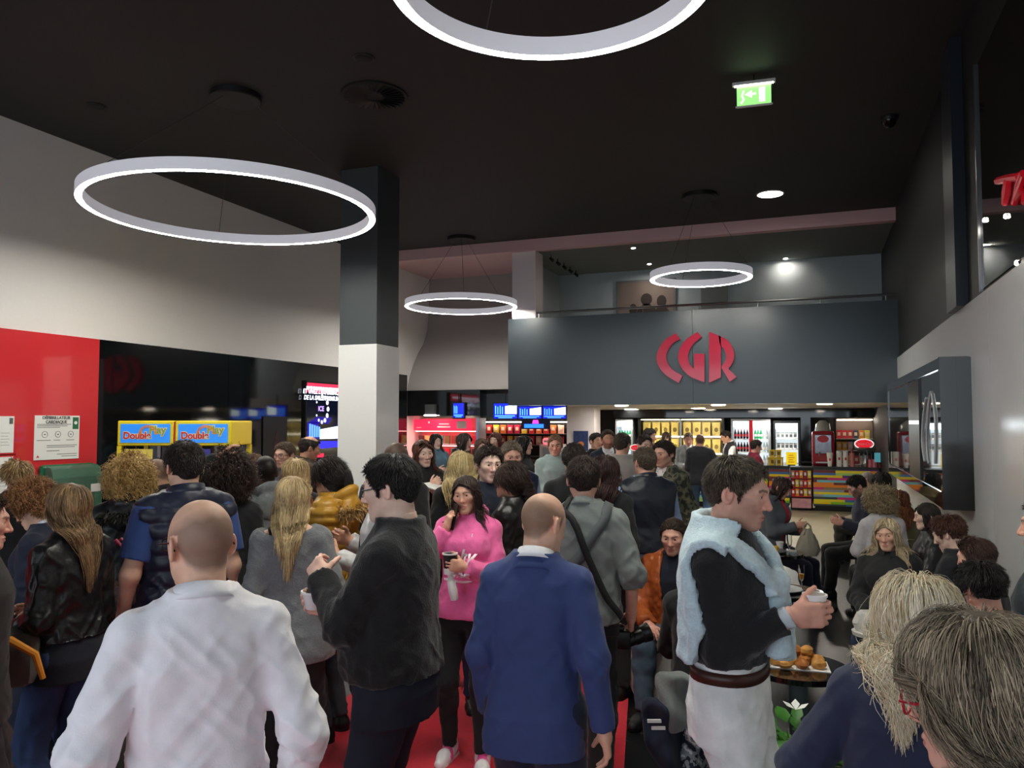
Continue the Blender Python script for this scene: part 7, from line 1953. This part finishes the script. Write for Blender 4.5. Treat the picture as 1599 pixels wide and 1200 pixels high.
# white fluffy hat in the blonde coat wearer's hands
f = PEOPLE['blondecoat']; g = f.world((f.wr['R'] + f.wr['L']) / 2 + (.06, .13, -.03))
t = thing('fluffy_hat', 'white fluffy hat in the lap of the blonde in black coat', 'hat', g)
mb = MB(); mb.lathe([(0, -.07), (.09, -.06), (.11, 0), (.08, .07), (0, .09)], seg=18); rr_ = np.random.default_rng(9)
for v in mb.bm.verts: v.co += Vector(rr_.normal(size=3) * .006)
mb.build('crown', mat('white_fleece', (214, 212, 206), rough=.95, bump=.5, bscale=60), t, True)
mb = MB(); mb.lathe([(.085, -.08), (.115, -.075), (.12, -.05), (.09, -.045), (.085, -.08)], seg=18); mb.build('brim', mat('white_fleece'), t, True)
# plant in a grey planter
q = at(1246, 1165, 3.75)
t = thing('potted_plant', 'green leafy plant with white flower in a grey planter', 'plant', (q[0], q[1], 0), YAW)
MB().poly([(-.15, -.15, .02), (.15, -.15, .02), (.15, .15, .02), (-.15, .15, .02)], (0, 0, 1), .34).build('planter', mat('grey_planter', (92, 94, 96), rough=.6), t)
mb = MB(); r = np.random.default_rng(21)
for k in range(90):
    a = r.random() * 6.283; rad = .02 + .13 * math.sqrt(r.random()); zb = .36 + .22 * r.random() * (1.2 - rad * 4)
    L_ = .08 + .05 * r.random(); w_ = L_ * .32; el_ = r.normal() * .4 + .2
    dv = Vector((math.cos(a) * math.cos(el_), math.sin(a) * math.cos(el_), math.sin(el_))); sd = dv.cross(Vector((0, 0, 1))).normalized(); up = sd.cross(dv)
    b0 = Vector((rad * math.cos(a), rad * math.sin(a), zb))
    pts = [b0, b0 + dv * L_ * .35 + sd * w_, b0 + dv * L_ * .7 + sd * w_ * .8, b0 + dv * L_ - up * .015, b0 + dv * L_ * .7 - sd * w_ * .8, b0 + dv * L_ * .35 - sd * w_]
    mid = [b0 + dv * L_ * .35 - up * .008, b0 + dv * L_ * .7 - up * .008]
    vs = [mb.bm.verts.new(p) for p in pts + mid]
    for q4 in ((0, 1, 6), (1, 2, 7, 6), (2, 3, 7), (3, 4, 7), (4, 5, 6, 7), (5, 0, 6)): mb.bm.faces.new([vs[i] for i in q4])
mb.build('leaves', mat('leaf_green', (52, 112, 30), rough=.45, noise=.3, nscale=12), t, True)
mb = MB()
for k in range(14):
    a = 2 * math.pi * k / 14; mb.tube([(.03 * math.cos(a), .03 * math.sin(a), .34), (.09 * math.cos(a), .09 * math.sin(a), .48)], .004, 5)
mb.build('stems', mat('stem_green', (70, 110, 40), rough=.5), t)
mb = MB()
for k in range(5):
    a = 2 * math.pi * k / 5; dv = Vector((math.cos(a), math.sin(a), .5)); sd = Vector((-math.sin(a), math.cos(a), 0)); b0 = Vector((.0, .02, .60))
    vs = [mb.bm.verts.new(p) for p in (b0, b0 + dv * .035 + sd * .02, b0 + dv * .062, b0 + dv * .035 - sd * .02)]; mb.bm.faces.new(vs)
mb.build('flower', mat('petal_white', (236, 238, 232), rough=.6), t)
q = at(1292, 1185, 2.9)
t = thing('paper_bag', 'white paper bag low beside the navy blazer', 'bag', (q[0], q[1], .30), .4)
MB().box((-.08, -.05, 0), (.08, .05, .32), .01).build('body', M_paper, t); MB().tube([(-.03, -.05, .31), (-.02, -.05, .37), (.02, -.05, .37), (.03, -.05, .31)], .004, 5).build('handle', M_white, t)
q = at(682, 962, 5.7)
t = thing('toy_bat', 'green and pink toy bat glimpsed behind the black jumper', 'toy', (q[0], q[1], q[2]), YAW)
MB().poly([(.07 * math.cos(a), 0, .085 * math.sin(a)) for a in np.linspace(0, 6.283, 19)[:-1]], (0, 1, 0), .012).build('blade', mat('toy_green', (60, 200, 60), rough=.4), t)
MB().tube([(.02, .006, -.08), (.05, .006, -.17)], .014, 8).build('handle', mat('toy_pink', (240, 130, 190), rough=.4), t)
